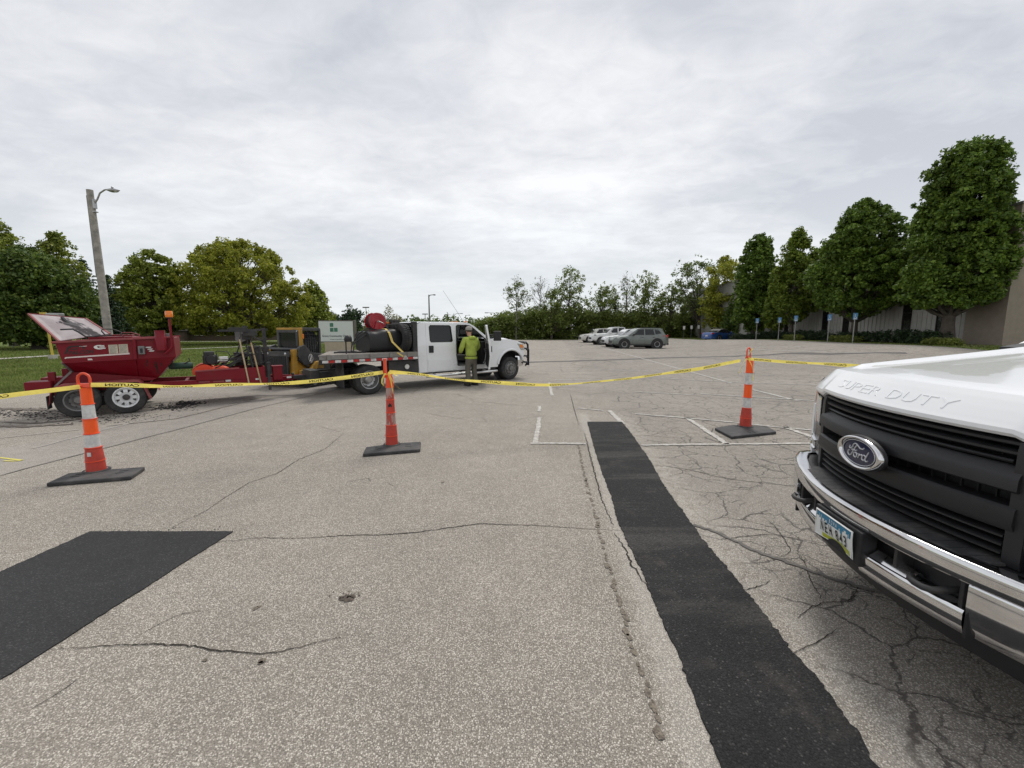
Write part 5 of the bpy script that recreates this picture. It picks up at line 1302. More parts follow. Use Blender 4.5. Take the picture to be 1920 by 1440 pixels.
mb.build('hose_line', M_RUBBER, hs, smooth=80)
for i, (t, y) in enumerate(((-3.22 - .0, .62), (-3.22, .62))):
    pass
def spare(t, y, label):
    e = on_deck('spare_tyre', t, y); tag(e, label, 'tyre'); r = .375; w = .24
    mb = MB(); pr = [(r * .58, -.10), (r * .8, -.12), (r * .96, -.105), (r, -.075), (r, .075), (r * .96, .105), (r * .8, .12), (r * .58, .10), (r * .56, 0), (r * .58, -.10)]
    M = Matrix.Rotation(R(90), 3, 'Z'); mb.lathe(pr, axis='Y', n=36, M=M, c=(0, 0, r)); mb.build('carcass', M_RUBBER, e, smooth=40)
    mb = MB()
    for k in range(34):
        a = 2 * math.pi * k / 34
        for q in (-1, 1): 
            Mr = Matrix.Rotation(a + (.09 if q > 0 else 0), 3, 'X'); mb.box(Mr @ Vector((q * .055, 0, r * 1.0)) + Vector((0, 0, r)), (.095, .042, .028), M=Mr)
    mb.build('tread_lug', M_RUBBER, e)
    return e
spare(-3.70 + .0, .34 - .0, 'upright spare tyre with blocky tread wedged behind the cab')
spare(-3.70, 1.15, 'second upright spare tyre hidden deeper behind the cab')
wl = on_deck('work_lamp', -5.30, .20); tag(wl, 'black dome work lamp on a short stalk at the deck edge', 'work lamp')
wp = D(655, 636, fbw(-5.3, .2, 0).y) ; zl = wp.z - 1.052
mb = MB(); mb.tube([(0, 0, 0), (0, 0, zl - .02), (.06, 0, zl)], .018, 8); mb.build('stalk', M_BLACKME, wl)
mb = MB(); mb.lathe([(.0, .10), (.06, .09), (.09, .04), (.095, -.04), (.08, -.06)], n=18, c=(.06, 0, zl)); mb.build('lamp_head', M_BLACKPL, wl, smooth=50); mb = MB(); mb.lathe([(.0, -.062), (.08, -.06)], n=18, c=(.06, 0, zl)); mb.build('lens', M_CLEARL, wl)
# ================================================================ WORKER AT THE OPEN DOOR
def skin_mesh(name, joints, edges, m, parent, sub=2, root=0):
    """body surface grown round a skeleton: joints = [(x, y, z, r) or (x, y, z, rx, ry)]"""
    me = bpy.data.meshes.new(name); me.from_pydata([j[:3] for j in joints], edges, [])
    o = bpy.data.objects.new(name, me); COL.objects.link(o); me.materials.append(m); o.parent = parent
    md = o.modifiers.new('skin', 'SKIN'); md.use_smooth_shade = True
    for i, j in enumerate(joints):
        sv = me.skin_vertices[0].data[i]; sv.radius = (j[3], j[4] if len(j) > 4 else j[3]); sv.use_root = (i == root)
    s = o.modifiers.new('sub', 'SUBSURF'); s.levels = sub; s.render_levels = sub
    return o
M_HOODIE = mat('lime_hoodie_cloth', (.38, .47, .075), .9, 0, .14, 9, bump=.5, bs=22, dirt=.35, dirtcol=(.24, .28, .07), dscale=5)
M_TROUS = mat('charcoal_work_trousers', (.120, .112, .088), .9, 0, .25, 12, bump=.4, bs=25, dirt=.35, dirtcol=(.12, .11, .10))
M_BOOT = mat('dark_boot_leather', (.045, .038, .030), .7, 0, .2, 20)
M_CAPC = mat('grey_cap_cloth', (.34, .32, .29), .9, 0, .2, 20); M_HAIR = mat('brown_hair', (.07, .045, .03), .8, 0, .2, 40)
pf = fbw(-1.86, -.36, 0); PE = empty('person', (pf.x, pf.y, 0), FB_TH, .985)       # local +Y faces into the cab, +X towards the truck front
tag(PE, 'person in lime green hoodie and dark trousers standing at the open truck door', 'person')
hd = (.03, .06)
body = [(0, 0, .92, .09, .07), (0, .01, 1.10, .11, .08), (0, .02, 1.30, .16, .10), (0, .05, 1.43, .08, .07), (.005, .085, 1.50, .055), (.01, .115, 1.575, .075, .085), (.01, .12, 1.66, .078, .092), (.01, .115, 1.715, .05, .06),
        (-.19, .03, 1.385, .06), (-.26, .06, 1.13, .045), (-.18, .27, 1.02, .034), (-.16, .33, 1.015, .036, .022), (.19, .03, 1.385, .06), (.265, .07, 1.14, .045), (.20, .29, 1.06, .034), (.18, .35, 1.06, .036, .022),
        (-.10, 0, .84, .09), (-.115, .02, .48, .058), (-.12, 0, .09, .042), (.10, 0, .84, .09), (.12, .03, .48, .058), (.135, .02, .09, .042), (-.12, -.0, .05, .04), (.135, .02, .05, .04)]
be = [(0, 1), (1, 2), (2, 3), (3, 4), (4, 5), (5, 6), (6, 7), (2, 8), (8, 9), (9, 10), (10, 11), (2, 12), (12, 13), (13, 14), (14, 15), (0, 16), (16, 17), (17, 18), (0, 19), (19, 20), (20, 21), (18, 22), (21, 23)]
skin_mesh('body', body, be, M_SKIN, PE)
# fingers and thumbs
for s, hx, hy, hz in ((-1, -.16, .335, 1.012), (1, .18, .355, 1.057)):
    for k in range(4):
        x = hx + (k - 1.5) * .018; ln = (.062, .07, .066, .052)[k]
        skin_mesh('finger', [(x, hy, hz, .009), (x, hy + ln * .55, hz - .006, .008), (x, hy + ln * .85, hz - .030, .0075), (x, hy + ln * .8, hz - .05, .006)], [(0, 1), (1, 2), (2, 3)], M_SKIN, PE, 1)
    skin_mesh('thumb', [(hx - s * .03, hy - .02, hz, .010), (hx - s * .055, hy + .015, hz - .006, .009), (hx - s * .055, hy + .045, hz - .015, .007)], [(0, 1), (1, 2)], M_SKIN, PE, 1)
hj = [(0, -.01, .86, .200, .150), (0, -.01, .98, .195, .150), (0, 0, 1.12, .190, .145), (0, .01, 1.27, .215, .140), (0, .03, 1.40, .165, .110), (0, .065, 1.475, .085, .080),
      (-.215, .025, 1.395, .088), (-.305, .04, 1.16, .078), (-.295, .10, 1.08, .074), (-.205, .24, 1.02, .058), (.215, .025, 1.395, .088), (.315, .05, 1.17, .078), (.305, .11, 1.10, .074), (.22, .26, 1.06, .058)]
skin_mesh('hoodie', hj, [(0, 1), (1, 2), (2, 3), (3, 4), (4, 5), (3, 6), (6, 7), (7, 8), (8, 9), (3, 10), (10, 11), (11, 12), (12, 13)], M_HOODIE, PE)
skin_mesh('hood', [(-.085, .02, 1.475, .050), (-.065, -.07, 1.445, .060), (0, -.105, 1.405, .070), (.065, -.07, 1.445, .060), (.085, .02, 1.475, .050)], [(0, 1), (1, 2), (2, 3), (3, 4)], M_HOODIE, PE, 2, 2)
mb = MB(); mb.lathe([(.176, .815), (.188, .82), (.192, .86), (.186, .885)], n=24); hb = mb.build('hem_band', M_HOODIE, PE, smooth=80); hb.scale = (1.05, .80, 1)
tj = [(0, -.01, .97, .165, .12), (0, -.01, .80, .165, .13), (-.105, 0, .72, .105), (-.115, .015, .48, .085), (-.125, -.015, .30, .080), (-.135, -.02, .09, .082, .088), (.105, 0, .72, .105), (.12, .02, .48, .085), (.13, .0, .30, .080), (.14, -.005, .09, .082, .088)]
skin_mesh('trousers', tj, [(0, 1), (1, 2), (2, 3), (3, 4), (4, 5), (1, 6), (6, 7), (7, 8), (8, 9)], M_TROUS, PE)
for s, x, y in ((-1, -.135, -.02), (1, .14, -.005)):
    mb = MB(); mb.grid(lambda u, v: (x + .052 * math.cos(2 * math.pi * v) * (1 - .25 * abs(u - .5)) * (.3 + .7 * math.sin(math.pi * min(.98, max(.02, u))) ** .4), y - .10 + .28 * u, .052 + .045 * math.sin(2 * math.pi * v) + (.02 * (1 - u) if math.sin(2 * math.pi * v) > 0 else 0)), 12, 14); b = mb.build('boot', M_BOOT, PE, smooth=80)
    mb = MB(); mb.box((x, y + .04, .010), (.10, .29, .019)); mb.build('sole', M_RUBBER, b, bevel=.01)
mb = MB(); mb.sphere((.01, .115, 1.665), .095, 16, (.92, 1.05, .80)); mb.build('hair', M_HAIR, PE, smooth=80)
mb = MB(); mb.lathe([(.101, .0), (.104, .03), (.098, .07), (.075, .10), (.03, .115), (.0, .117)], n=22, c=(.01, .115, 1.675)); cp = mb.build('cap', M_CAPC, PE, smooth=60)
mb = MB(); mb.prism([(-.085, .08), (-.075, .15), (-.03, .19), (.03, .19), (.075, .15), (.085, .08)], lambda a, b, d: (.01 + a, .115 + b, 1.680 + d - .15 * (b - .08)), 0, .006); mb.build('peak', M_CAPC, cp)
# face, turned into the cab
mb = MB(); mb.sphere((.01, .205, 1.615), .018, 8, (.8, 1.2, 1.3)); mb.build('nose', M_SKIN, PE, smooth=80)
M_EYE = mat('eye', (.6, .58, .55), .3, 0, .05, 20); M_LIP = mat('lip', (.36, .14, .11), .5, 0, .1, 20)
for s in (-1, 1):
    mb = MB(); mb.sphere((.01 + s * .030, .193, 1.638), .010, 8); mb.build('eye', M_EYE, PE, smooth=80)
    mb = MB(); mb.sphere((.01 + s * .084, .11, 1.615), .026, 8, (.4, .8, 1.2)); mb.build('ear', M_SKIN, PE, smooth=80)
mb = MB(); mb.sphere((.01, .195, 1.572), .022, 8, (1.1, .35, .35)); mb.build('mouth', M_LIP, PE, smooth=80)
# ================================================================ RED HOT-BOX TRAILER
TR_O = Vector((-7.679, 8.109, 0)); TR_TH = R(35)
TRL = empty('asphalt_trailer', TR_O, TR_TH)
tag(TRL, 'dark red tandem axle asphalt hotbox trailer with its lid propped open', 'trailer')
def trw(t, y, z):
    c, s = math.cos(TR_TH), math.sin(TR_TH); return Vector((TR_O.x + c * t - s * y, TR_O.y + s * t + c * y, z))
W2 = 1.72                                   # far side of the tandem wheels
r_w = .325
for y, s_ in ((.10, -1), (W2 - .10, 1)):
    wheel(TRL, (.02, y, r_w), r_w, .20, s_, M_WHITEWH, 'spoke')
    wheel(TRL, (-.655, y, r_w), r_w, .20, s_, M_GREYST, 'dual')
# hopper: three rings in two lengths
RY = {'top': .06, 'rim': .03, 'knee': .06, 'bot': .34}
def hop(ts, tk, tb, zs, zk, zb, name, m=M_RED, inset=0.0):
    mb = MB(); a = inset
    top = [(ts[0], RY['top'] + a, zs[0]), (ts[1], RY['top'] + a, zs[1]), (ts[1], W2 - RY['top'] - a, zs[1]), (ts[0], W2 - RY['top'] - a, zs[0])]
    kn = [(tk[0], RY['knee'] + a, zk[0]), (tk[1], RY['knee'] + a, zk[1]), (tk[1], W2 - RY['knee'] - a, zk[1]), (tk[0], W2 - RY['knee'] - a, zk[0])]
    bo = [(tb[0], RY['bot'] + a, zb[0]), (tb[1], RY['bot'] + a, zb[1]), (tb[1], W2 - RY['bot'] - a, zb[1]), (tb[0], W2 - RY['bot'] - a, zb[0])]
    V = top + kn + bo; F = [(0, 1, 2, 3), (8, 9, 10, 11)]
    for q in (0, 4):
        for i in range(4): j = (i + 1) % 4; F.append((q + i, q + j, q + j + 4, q + i + 4))
    mb.add(V, F); return mb.build(name, m, TRL, bevel=.012)
hop((-.865, .235), (-.80, .225), (-.735, .20), (1.425, 1.475), (1.045, 1.075), (.84, .69), 'hopper')
hop((.236, .845), (.226, .855), (.201, .50), (1.477, 1.50), (1.075, 1.10), (.69, .645), 'burner_housing', inset=.012)
for nm, A, B in (('rim', (-.90, 1.425), (.24, 1.480)), ('rim', (.24, 1.483), (.86, 1.507))):
    for y in (.045, W2 - .045): mb = MB(); mb.bar((A[0], y, A[1]), (B[0], y, B[1]), .055, .040); mb.build(nm, M_REDFADE if y < 1 else M_RED, TRL, bevel=.008)
mb = MB(); mb.bar((.235, .045, 1.46), (.225, .045, 1.07), .045, .05, up=(1, 0, 0)); mb.bar((-.80, .05, 1.045), (.225, .05, 1.078), .022, .022); mb.build('corner_bead', M_RED, TRL, bevel=.006)
mb = MB(); mb.span((-.46, .30, 1.44), (.18, W2 - .30, 1.52)); mb.box((.0, .5, 1.545), (.36, .30, .03)); mb.build('hopper_deck', M_RED, TRL, bevel=.012)
# skirt, fenders, frame
mb = MB(); mb.prism([(-.735, .855), (.22, .70), (.50, .655), (.42, .615), (-.97, .590), (-.99, .565)], lambda a, b, d: (a, .30 + d, b), 0, W2 - .60); mb.build('hopper_skirt', M_RED, TRL, bevel=.006)
mb = MB(); mb.bar((-.74, .27, .87), (-.985, .25, .59), .03, .03); mb.bar((-.80, .055, 1.05), (-.735, .30, .855), .03, .03); mb.build('edge_strip', M_GREYST, TRL)
for y0, y1, nm in ((-.02, .24, 0), (W2 - .24, W2 + .02, 1)):
    P = [(-1.03, .30), (-.995, .52), (-.93, .61), (-.85, .648), (.16, .672), (.235, .66), (.285, .60), (.385, .27)]
    mb = MB(); n = len(P); vs_ = [(a, y, b) for y in (y0, y1) for a, b in P] + [(a, y, b - .012) for y in (y0, y1) for a, b in P]
    F = [(i, i + 1, n + i + 1, n + i) for i in range(n - 1)] + [(2 * n + i, 2 * n + i + 1, 3 * n + i + 1, 3 * n + i) for i in range(n - 1)] + [(i, i + 1, 2 * n + i + 1, 2 * n + i) for i in range(n - 1)]
    mb.add(vs_, F); mb.prism(P + [(p[0], p[1] - .045) for p in P[::-1]], lambda a, b, d: (a, (y0 if nm == 0 else y1) + d, b), -.004, .004)
    mb.build('fender', M_REDFADE, TRL)
    mb = MB(); mb.span((-1.06, y0 + .02, .20), (-1.045, y1 - .02, .44)); mb.build('mud_flap', M_RUBBER, TRL)
M_REDF = M_RED
mb = MB()
for y in (.36, W2 - .36): mb.bar((-1.05, y, .54), (2.60, y, .46), .07, .13)
for t in (-1.0, -.3, .3, .95, 1.6, 2.45): mb.span((t - .03, .38, .46), (t + .03, W2 - .38, .54))
mb.bar((2.45, .38, .46), (3.25, W2 / 2, .45), .08, .11); mb.bar((2.45, W2 - .38, .46), (3.25, W2 / 2, .45), .08, .11); mb.bar((3.1, W2 / 2, .45), (3.55, W2 / 2, .50), .09, .09)
mb.build('frame', M_RED, TRL, bevel=.008)
mb = MB(); mb.tube([(.02, .1, r_w), (.02, W2 - .1, r_w)], .045, 8); mb.tube([(-.655, .1, r_w), (-.655, W2 - .1, r_w)], .045, 8); mb.build('axle', M_BLACKME, TRL)
for y in (.42, W2 - .42):
    mb = MB(); mb.span((-1.36, y - .22, .54), (-1.02, y + .16, .70)); mb.build('light_box', M_RED, TRL, bevel=.01); mb = MB(); mb.span((-1.375, y - .16, .57), (-1.36, y + .10, .67)); mb.build('tail_lamp', M_REDLENS, TRL)
    mb = MB(); mb.span((-1.09, y - .05, .40), (-.99, y + .04, .86)); mb.build('rear_post', M_RED, TRL, bevel=.008)
    mb = MB(); mb.span((-1.29, y - .05, .50), (-1.19, y + .05, .545)); mb.build('lamp_foot', M_BLACKME, TRL)
# propped lid with tar streaks
def lid_mat():
    m, nt, b = newmat('tarry_red_sheet'); g = NG(m); tc = g.n('ShaderNodeTexCoord'); O = tc.outputs['Object']
    sp = g.n('ShaderNodeSeparateXYZ'); g.L.new(O, sp.inputs[0]); X, Z = sp.outputs[0], sp.outputs[2]
    ac = g.m('MULTIPLY_ADD', g.m('ADD', X, .62), .48, g.m('MULTIPLY', g.m('SUBTRACT', Z, 1.70), .88)); al = g.m('MULTIPLY_ADD', g.m('ADD', X, .62), .88, g.m('MULTIPLY', g.m('SUBTRACT', Z, 1.70), -.48))
    cmb = g.n('ShaderNodeCombineXYZ'); g.L.new(g.m('MULTIPLY', ac, 22), cmb.inputs[0]); g.L.new(g.m('MULTIPLY', al, 5), cmb.inputs[1]); n = g.noise(cmb.outputs[0], 1.0, 7, .65, .4)
    zone = g.m('MULTIPLY', g.ss(g.m('ABSOLUTE', ac), .13, .01), g.m('MULTIPLY', g.ss(al, -.40, -.28), g.ss(al, .48, .30)))
    f = g.ss(g.m('MULTIPLY_ADD', zone, .34, n), .70, .78)
    dust = g.mix(g.ss(g.noise(O, 3, 6, .7), .35, .7), (.30, .245, .248), (.40, .36, .362))
    g.L.new(g.mix(f, dust, (.035, .026, .027)), b.inputs['Base Color']); g.L.new(g.m('MULTIPLY_ADD', f, -.12, .42), b.inputs['Roughness']); return m
LC = [(-.835, .20, 1.445), (-.185, .55, 1.575), (-.60, 1.05, 1.885), (-1.295, .70, 1.955)]
mb = MB(); n_ = (Vector(LC[1]) - Vector(LC[0])).cross(Vector(LC[3]) - Vector(LC[0])).normalized()
V = [Vector(p) + n_ * .008 for p in LC] + [Vector(p) - n_ * .008 for p in LC]; mb.add(V, [(0, 1, 2, 3), (7, 6, 5, 4), (0, 1, 5, 4), (1, 2, 6, 5), (2, 3, 7, 6), (3, 0, 4, 7)])
lid = mb.build('lid', lid_mat(), TRL)
mb = MB(); mb.bar(LC[0], LC[3], .03, .03); mb.bar(LC[3], LC[2], .03, .03); mb.bar(LC[2], LC[1], .03, .03); mb.build('lid_edge', M_REDFADE, TRL)
mb = MB(); mb.tube([(-.78, .12, 1.66), (-.62, .12, 1.67), (-.55, .12, 1.62), (-.46, .12, 1.53)], .016, 6); mb.tube([(-.46, .12, 1.53), (-.35, .2, 1.53), (-.1, .2, 1.55)], .016, 6); mb.build('lid_lever', M_BLACKME, TRL)
mb = MB(); mb.tube([(-.55, .5, 1.5), (-.80, .72, 1.80)], .018, 8); mb.tube([(-.68, .62, 1.65), (-.88, .80, 1.90)], .028, 8); mb.build('lid_strut', M_BLACKME, TRL)
def hoop(name, t, y, z, w, h, m, r=.012, tilt=.12):
    mb = MB(); mb.tube([(t - w / 2, y, z), (t - w / 2 - tilt * .5, y, z + h * .7), (t - w / 2 - tilt * .4, y, z + h), (t + w / 2 - tilt, y, z + h), (t + w / 2, y, z + h * .6), (t + w / 2, y, z)], r, 6); mb.build(name, m, TRL, smooth=80)
hoop('grab_bar', -.08, .25, 1.53, .22, .14, M_BLACKME); hoop('grab_bar', .18, .30, 1.50, .22, .10, M_REDFADE)
# chimney, beacon, electrics, burner tube
mb = MB(); mb.lathe([(.095, 1.24), (.10, 1.50), (.085, 1.52), (.085, 1.645), (.0, 1.645)], n=20, c=(.64, .02, 0)); mb.build('chimney', M_RED, TRL, smooth=40)
mb = MB(); mb.tube([(.68, -.02, 1.165), (.79, -.04, 1.27), (.82, -.04, 1.33), (.82, -.04, 1.89)], .022, 8); bp_ = mb.build('beacon_pole', M_RED, TRL, smooth=60)
mb = MB(); mb.lathe([(.045, 1.885), (.055, 1.895), (.055, 1.91), (.0, 1.91)], c=(.82, -.04, 0), n=16); mb.build('beacon_base', M_BLACKME, bp_)
mb = MB(); mb.lathe([(.062, 1.91), (.066, 1.92), (.064, 2.02), (.055, 2.035), (.0, 2.038)], c=(.82, -.04, 0), n=20); mb.build('beacon', M_AMBER, bp_, smooth=40)
mb = MB(); mb.span((.285, -.03, 1.17), (.385, .075, 1.335)); gb = mb.build('control_box', M_GREYST, TRL, bevel=.010); mb = MB(); mb.span((.315, -.036, 1.20), (.355, -.03, 1.29)); mb.build('switch_plate', M_BLACKPL, gb)
mb = MB(); mb.span((.72, .10, 1.40), (.80, .25, 1.58)); mb.build('relay_box', M_GREYST, TRL, bevel=.01)
M_GREEN = mat('dark_green_bottle', (.012, .045, .030), .4, 0, .2, 10)
mb = MB(); mb.lathe([(.0, .62), (.06, .62), (.072, .68), (.072, 1.0), (.066, 1.02), (.066, 1.04), (.0, 1.03)], axis='X', c=(.06, .55, .875), n=20); mb.build('burner_tube', M_GREEN, TRL, smooth=40)
mb = MB(); mb.tube([(.86, .55, .80), (.95, .5, .92), (1.06, .5, .98), (1.04, .5, 1.04)], .012, 6); mb.build('gas_line', M_BLACKME, TRL)
# lettering, decals and stripes on the near face of the hopper
fy = lambda t, z: RY['top'] + (RY['knee'] - RY['top']) * 0 - .0035
def side_fn(tc, zc, slope=.045, sk=0.0, off=.0): return lambda x, y: (tc + x + sk * y, fy(0, 0) - off, zc + y + slope * x)
mb = MB(); text_on(mb, 'FALCON', .33, .072, side_fn(-.53, 1.235, .05, .25), .03); mb.build('lettering', M_INK, TRL, fix=False)
mb = MB()
for pl in ([(-.215, -.06), (-.16, .065), (-.125, .085), (.02, .088), (.075, .05), (.02, .062), (-.105, .062), (-.135, .045), (-.185, -.06)], [(-.12, .028), (-.03, .035), (-.02, .018), (-.115, .012)], [(.02, .05), (.075, .05), (.06, .01), (.045, .03)]):
    mb.prism(pl, lambda a, b, d: (-.545 + a, fy(0, 0) - d, 1.275 + b + .03 * a), 0, .002)
mb.build('emblem', M_INK, TRL)
mb = MB(); P = [(.07 * math.cos(a) * (1.15), .042 * math.sin(a)) for a in np.linspace(R(60), R(300), 14)]; P += [(.05 * math.cos(a) + .018, .027 * math.sin(a) + .006) for a in np.linspace(R(290), R(70), 12)]
mb.prism(P, lambda a, b, d: (-.275 + a, fy(0, 0) - d, 1.325 + b), 0, .002); mb.build('emblem', M_WHITEPRINT, TRL)
for k in range(3):
    mb = MB(); w = (.085, .075, .075)[k]; t0 = (-.255, -.245, -.235)[k]; z0 = (1.352, 1.327, 1.302)[k]
    text_on(mb, ('HOT', 'BOX', 'MIX')[k], w, .019, side_fn(t0, z0, .0, .3), .05, 2) if False else mb.prism([(-w / 2, -.009), (w / 2, -.009), (w / 2 + .012, .009), (-w / 2 + .012, .009)], lambda a, b, d: (t0 + a, fy(0, 0) - d, z0 + b), 0, .002); mb.build('emblem', M_WHITEPRINT, TRL)
    mb = MB(); mb.prism([(-w / 2, -.011), (w / 2, -.011), (w / 2 + .012, .011), (-w / 2 + .012, .011)], lambda a, b, d: (.43 + k * .022 + a, fy(0, 0) + .010 - d, 1.305 - k * .037 + b), 0, .002); mb.build('emblem', M_WHITEPRINT, TRL)
M_PLAC = mat('weathered_white_placard', (.52, .47, .36), .6, 0, .2, 26)
for a, b_ in ((-.150, -.018), (-.004, .130)):
    mb = MB(); mb.prism([(a, 1.200 + a * .045), (b_, 1.200 + b_ * .045), (b_, 1.372 + b_ * .045), (a, 1.372 + a * .045)], lambda p, q, d: (p, fy(0, 0) - d, q), -.002, .003); pl = mb.build('placard', M_PLAC, TRL)
    mb = MB()
    for k in range(9):
        z = 1.356 - k * .018; mb.prism([(a + .012, z), (b_ - .015 - .03 * ((k * 7) % 3) / 3, z), (b_ - .015 - .03 * ((k * 7) % 3) / 3, z - .006), (a + .012, z - .006)], lambda p, q, d: (p, fy(0, 0) - .003 - d, q + p * .045), 0, .0012)
    mb.build('small_print', M_GREYST, pl)
mb = MB(); mb.prism([(-.755, 1.115), (-.735, 1.128), (.145, 1.175), (.145, 1.205), (-.745, 1.150), (-.765, 1.135)], lambda a, b, d: (a, fy(0, 0) - d, b), 0, .002); mb.build('stripe', M_PINKPRINT, TRL)
mb = MB(); mb.prism([(-.455, 1.078), (-.39, 1.081), (-.40, 1.112), (-.46, 1.11)], lambda a, b, d: (a, fy(0, 0) - d, b), 0, .002); mb.build('stripe', M_PINKPRINT, TRL); mb = MB(); mb.prism([(-.545, 1.338), (-.445, 1.346), (-.445, 1.356), (-.545, 1.348)], lambda a, b, d: (a, fy(0, 0) - d, b), 0, .002); mb.build('stripe', M_PINKPRINT, TRL)
# open tray, reflectors, jack, posts, crane arm on the drawbar
mb = MB()
T0, T1, YA, YB, ZB = 1.14, 2.46, .34, W2 - .34, .52
for (a, b) in (((T0, YA - .015), (T1, YA + .015)), ((T0, YB - .015), (T1, YB + .015)), ((T0, YA), (T0 + .03, YB)), ((T1 - .03, YA), (T1, YB))):
    za, zb = .745, .79
    mb.prism([(a[0], ZB), (b[0], ZB), (b[0], za + (zb - za) * (b[0] - T0) / (T1 - T0)), (a[0], za + (zb - za) * (a[0] - T0) / (T1 - T0))], lambda p, q, d: (p, a[1] + d, q), 0, b[1] - a[1])
mb.span((T0, YA, ZB), (T1, YB, ZB + .03)); mb.build('tray', M_RED, TRL, bevel=.006)
mb = MB(); mb.bar((T0, YA, .755), (1.95, YA, .785), .05, .03); mb.build('tray_lip', M_REDFADE, TRL)
for t in (1.72, 2.30, 2.95): mb = MB(); mb.span((t - .05, .318, .49), (t + .05, .325, .53)); mb.build('reflector', M_REFWH, TRL)
mb = MB(); text_on(mb, 'KM', .001, .001, lambda x, y: (0, 0, -5)) if False else None
for k in range(2):
    mb = MB(); mb.prism([(0, 0), (.20, 0), (.20, .03), (0, .03)], lambda a, b, d: (1.18 + k * .26 + a, .322 - d, .498 - k * .006 + b), 0, .002); mb.build('faded_decal', M_REDFADE, TRL)
mb = MB(); mb.span((2.50, .27, .24), (2.56, .34, .88)); mb.span((2.49, .26, .86), (2.57, .35, .90)); mb.build('jack', M_BLACKME, TRL, bevel=.006)
mb = MB(); mb.span((2.62, .36, .46), (2.82, .60, .78)); mb.span((2.60, .34, .77), (2.84, .62, .80)); mb.build('tool_post', M_RED, TRL, bevel=.01)
mb = MB(); mb.span((2.50, .95, .46), (2.58, 1.05, 1.70)); mb.bar((2.62, 1.0, 1.66), (1.60, 1.0, 1.63), .06, .05); mb.bar((2.54, 1.0, 1.35), (2.1, 1.0, 1.62), .04, .04); mb.span((2.46, .93, 1.12), (2.62, 1.07, 1.24)); mb.box((1.95, 1.0, 1.69), (.30, .05, .03)); mb.box((2.15, 1.0, 1.72), (.10, .08, .06)); mb.build('hoist', M_BLACKME, TRL, bevel=.006)
mb = MB()
for k in range(3): mb.tube([(2.85 + k * .08, .5, .42), (3.0 + k * .08, .45, .28 - k * .02), (3.25 + k * .05, .42, .24 - k * .02), (3.5, .5, .32), (3.62, .7, .46)], .012, 6)
mb.build('cable', M_RUBBER, TRL, smooth=80)
# ---------------------------------------------------------------- things on the trailer
def on_tr(name, t, y, z, rz=0.0): return empty(name, trw(t, y, z), TR_TH + rz)
pc = on_tr('plate_compactor', 1.42, .78, .555); tag(pc, 'orange plate compactor with black engine lying in the red tray', 'plate compactor')
mb = MB(); mb.prism([(-.30, .12), (-.26, .04), (-.18, 0), (.20, 0), (.27, .05), (.30, .14)], lambda a, b, d: (a, -.22 + d, b), 0, .44); mb.build('base_plate', M_BLACKME, pc, bevel=.01)
mb = MB(); mb.grid(lambda u, v: (-.34 + .46 * u, -.26 + .52 * v, .17 + .16 * math.sin(math.pi * min(1, max(0, u * .9 + .08))) + .02 * math.sin(v * 9 + u * 5)), 12, 10); mb.grid(lambda u, v: (-.34 + .46 * u, -.26, .10 + (.07 + .16 * math.sin(math.pi * min(1, max(0, u * .9 + .08)))) * v), 12, 3); mb.build('shroud', M_ORANGE, pc, smooth=80)
mb = MB(); mb.sphere((.16, -.24, .20), .16, 14, (1.2, .5, .6)); mb.build('water_bag', M_ORANGE, pc, smooth=80)
mb = MB(); mb.box((.0, -.02, .42), (.28, .26, .22)); mb.box((-.02, -.05, .56), (.20, .20, .10)); mb.lathe([(.0, -.17), (.11, -.17), (.115, -.13), (.09, -.10)], axis='Y', c=(.02, 0, .42), n=20); mb.build('engine', M_BLACKME, pc, bevel=.02)
mb = MB(); mb.span((.10, -.16, .36), (.36, .10, .40)); mb.box((.25, -.02, .45), (.18, .16, .06)); mb.build('engine_cover', M_WHITEPRINT, pc, bevel=.01)
mb = MB()
for y in (-.16, .16): mb.tube([(.18, y, .18), (.45, y, .34), (.85, y, .66), (.95, y, .70)], .016, 8)
mb.tube([(.95, -.16, .70), (.95, .16, .70)], .016, 8); mb.tube([(.12, -.18, .34), (.12, -.18, .62), (.34, -.18, .60), (.40, -.18, .45)], .012, 6); mb.build('handlebar', M_BLACKME, pc, smooth=80)
def lute(t0, y0, z0, t1, y1, z1, label, head, m, bend=0.0):
    e = on_tr('asphalt_rake', t0, y0, z0); tag(e, label, 'rake', 'long handled rakes standing on the drawbar')
    a = Vector((0, 0, 0)); b = Vector((t1 - t0, y1 - y0, z1 - z0)); mid = a.lerp(b, .5) + Vector((bend, 0, 0))
    mb = MB(); mb.tube([a, mid, b], .0165, 8); mb.build('handle', m, e, smooth=80)
    mb = MB(); mb.tube([b, b + Vector((.03, 0, .10)), b + Vector((.02, 0, .20))], .012, 6); mb.box(b + Vector((0, 0, .22)), head); 
    for k in range(9 if head[0] > .3 else 0): mb.box(b + Vector((-.16 + k * .04, 0, .28)), (.008, .02, .06))
    mb.build('head', M_BLACKME, e, bevel=.004)
lute(2.12, .30, .36, 2.0, .34, 1.44, 'rake with pale wooden handle leaning left on the drawbar', (.34, .04, .10), M_WOOD)
lute(2.24, .36, .40, 2.13, .52, 1.28, 'black iron rod rake between the two wooden handled rakes', (.16, .10, .14), M_BLACKME, .03)
lute(2.36, .28, .36, 2.22, .40, 1.36, 'rake with tan wooden handle nearest the black jack post', (.28, .06, .12), mat('tan_wood', (.42, .30, .16), .7, 0, .25, 18))
sh = on_tr('shovel', 1.75, 1.2, .56); tag(sh, 'dark square shovel stood up behind the compactor', 'shovel')
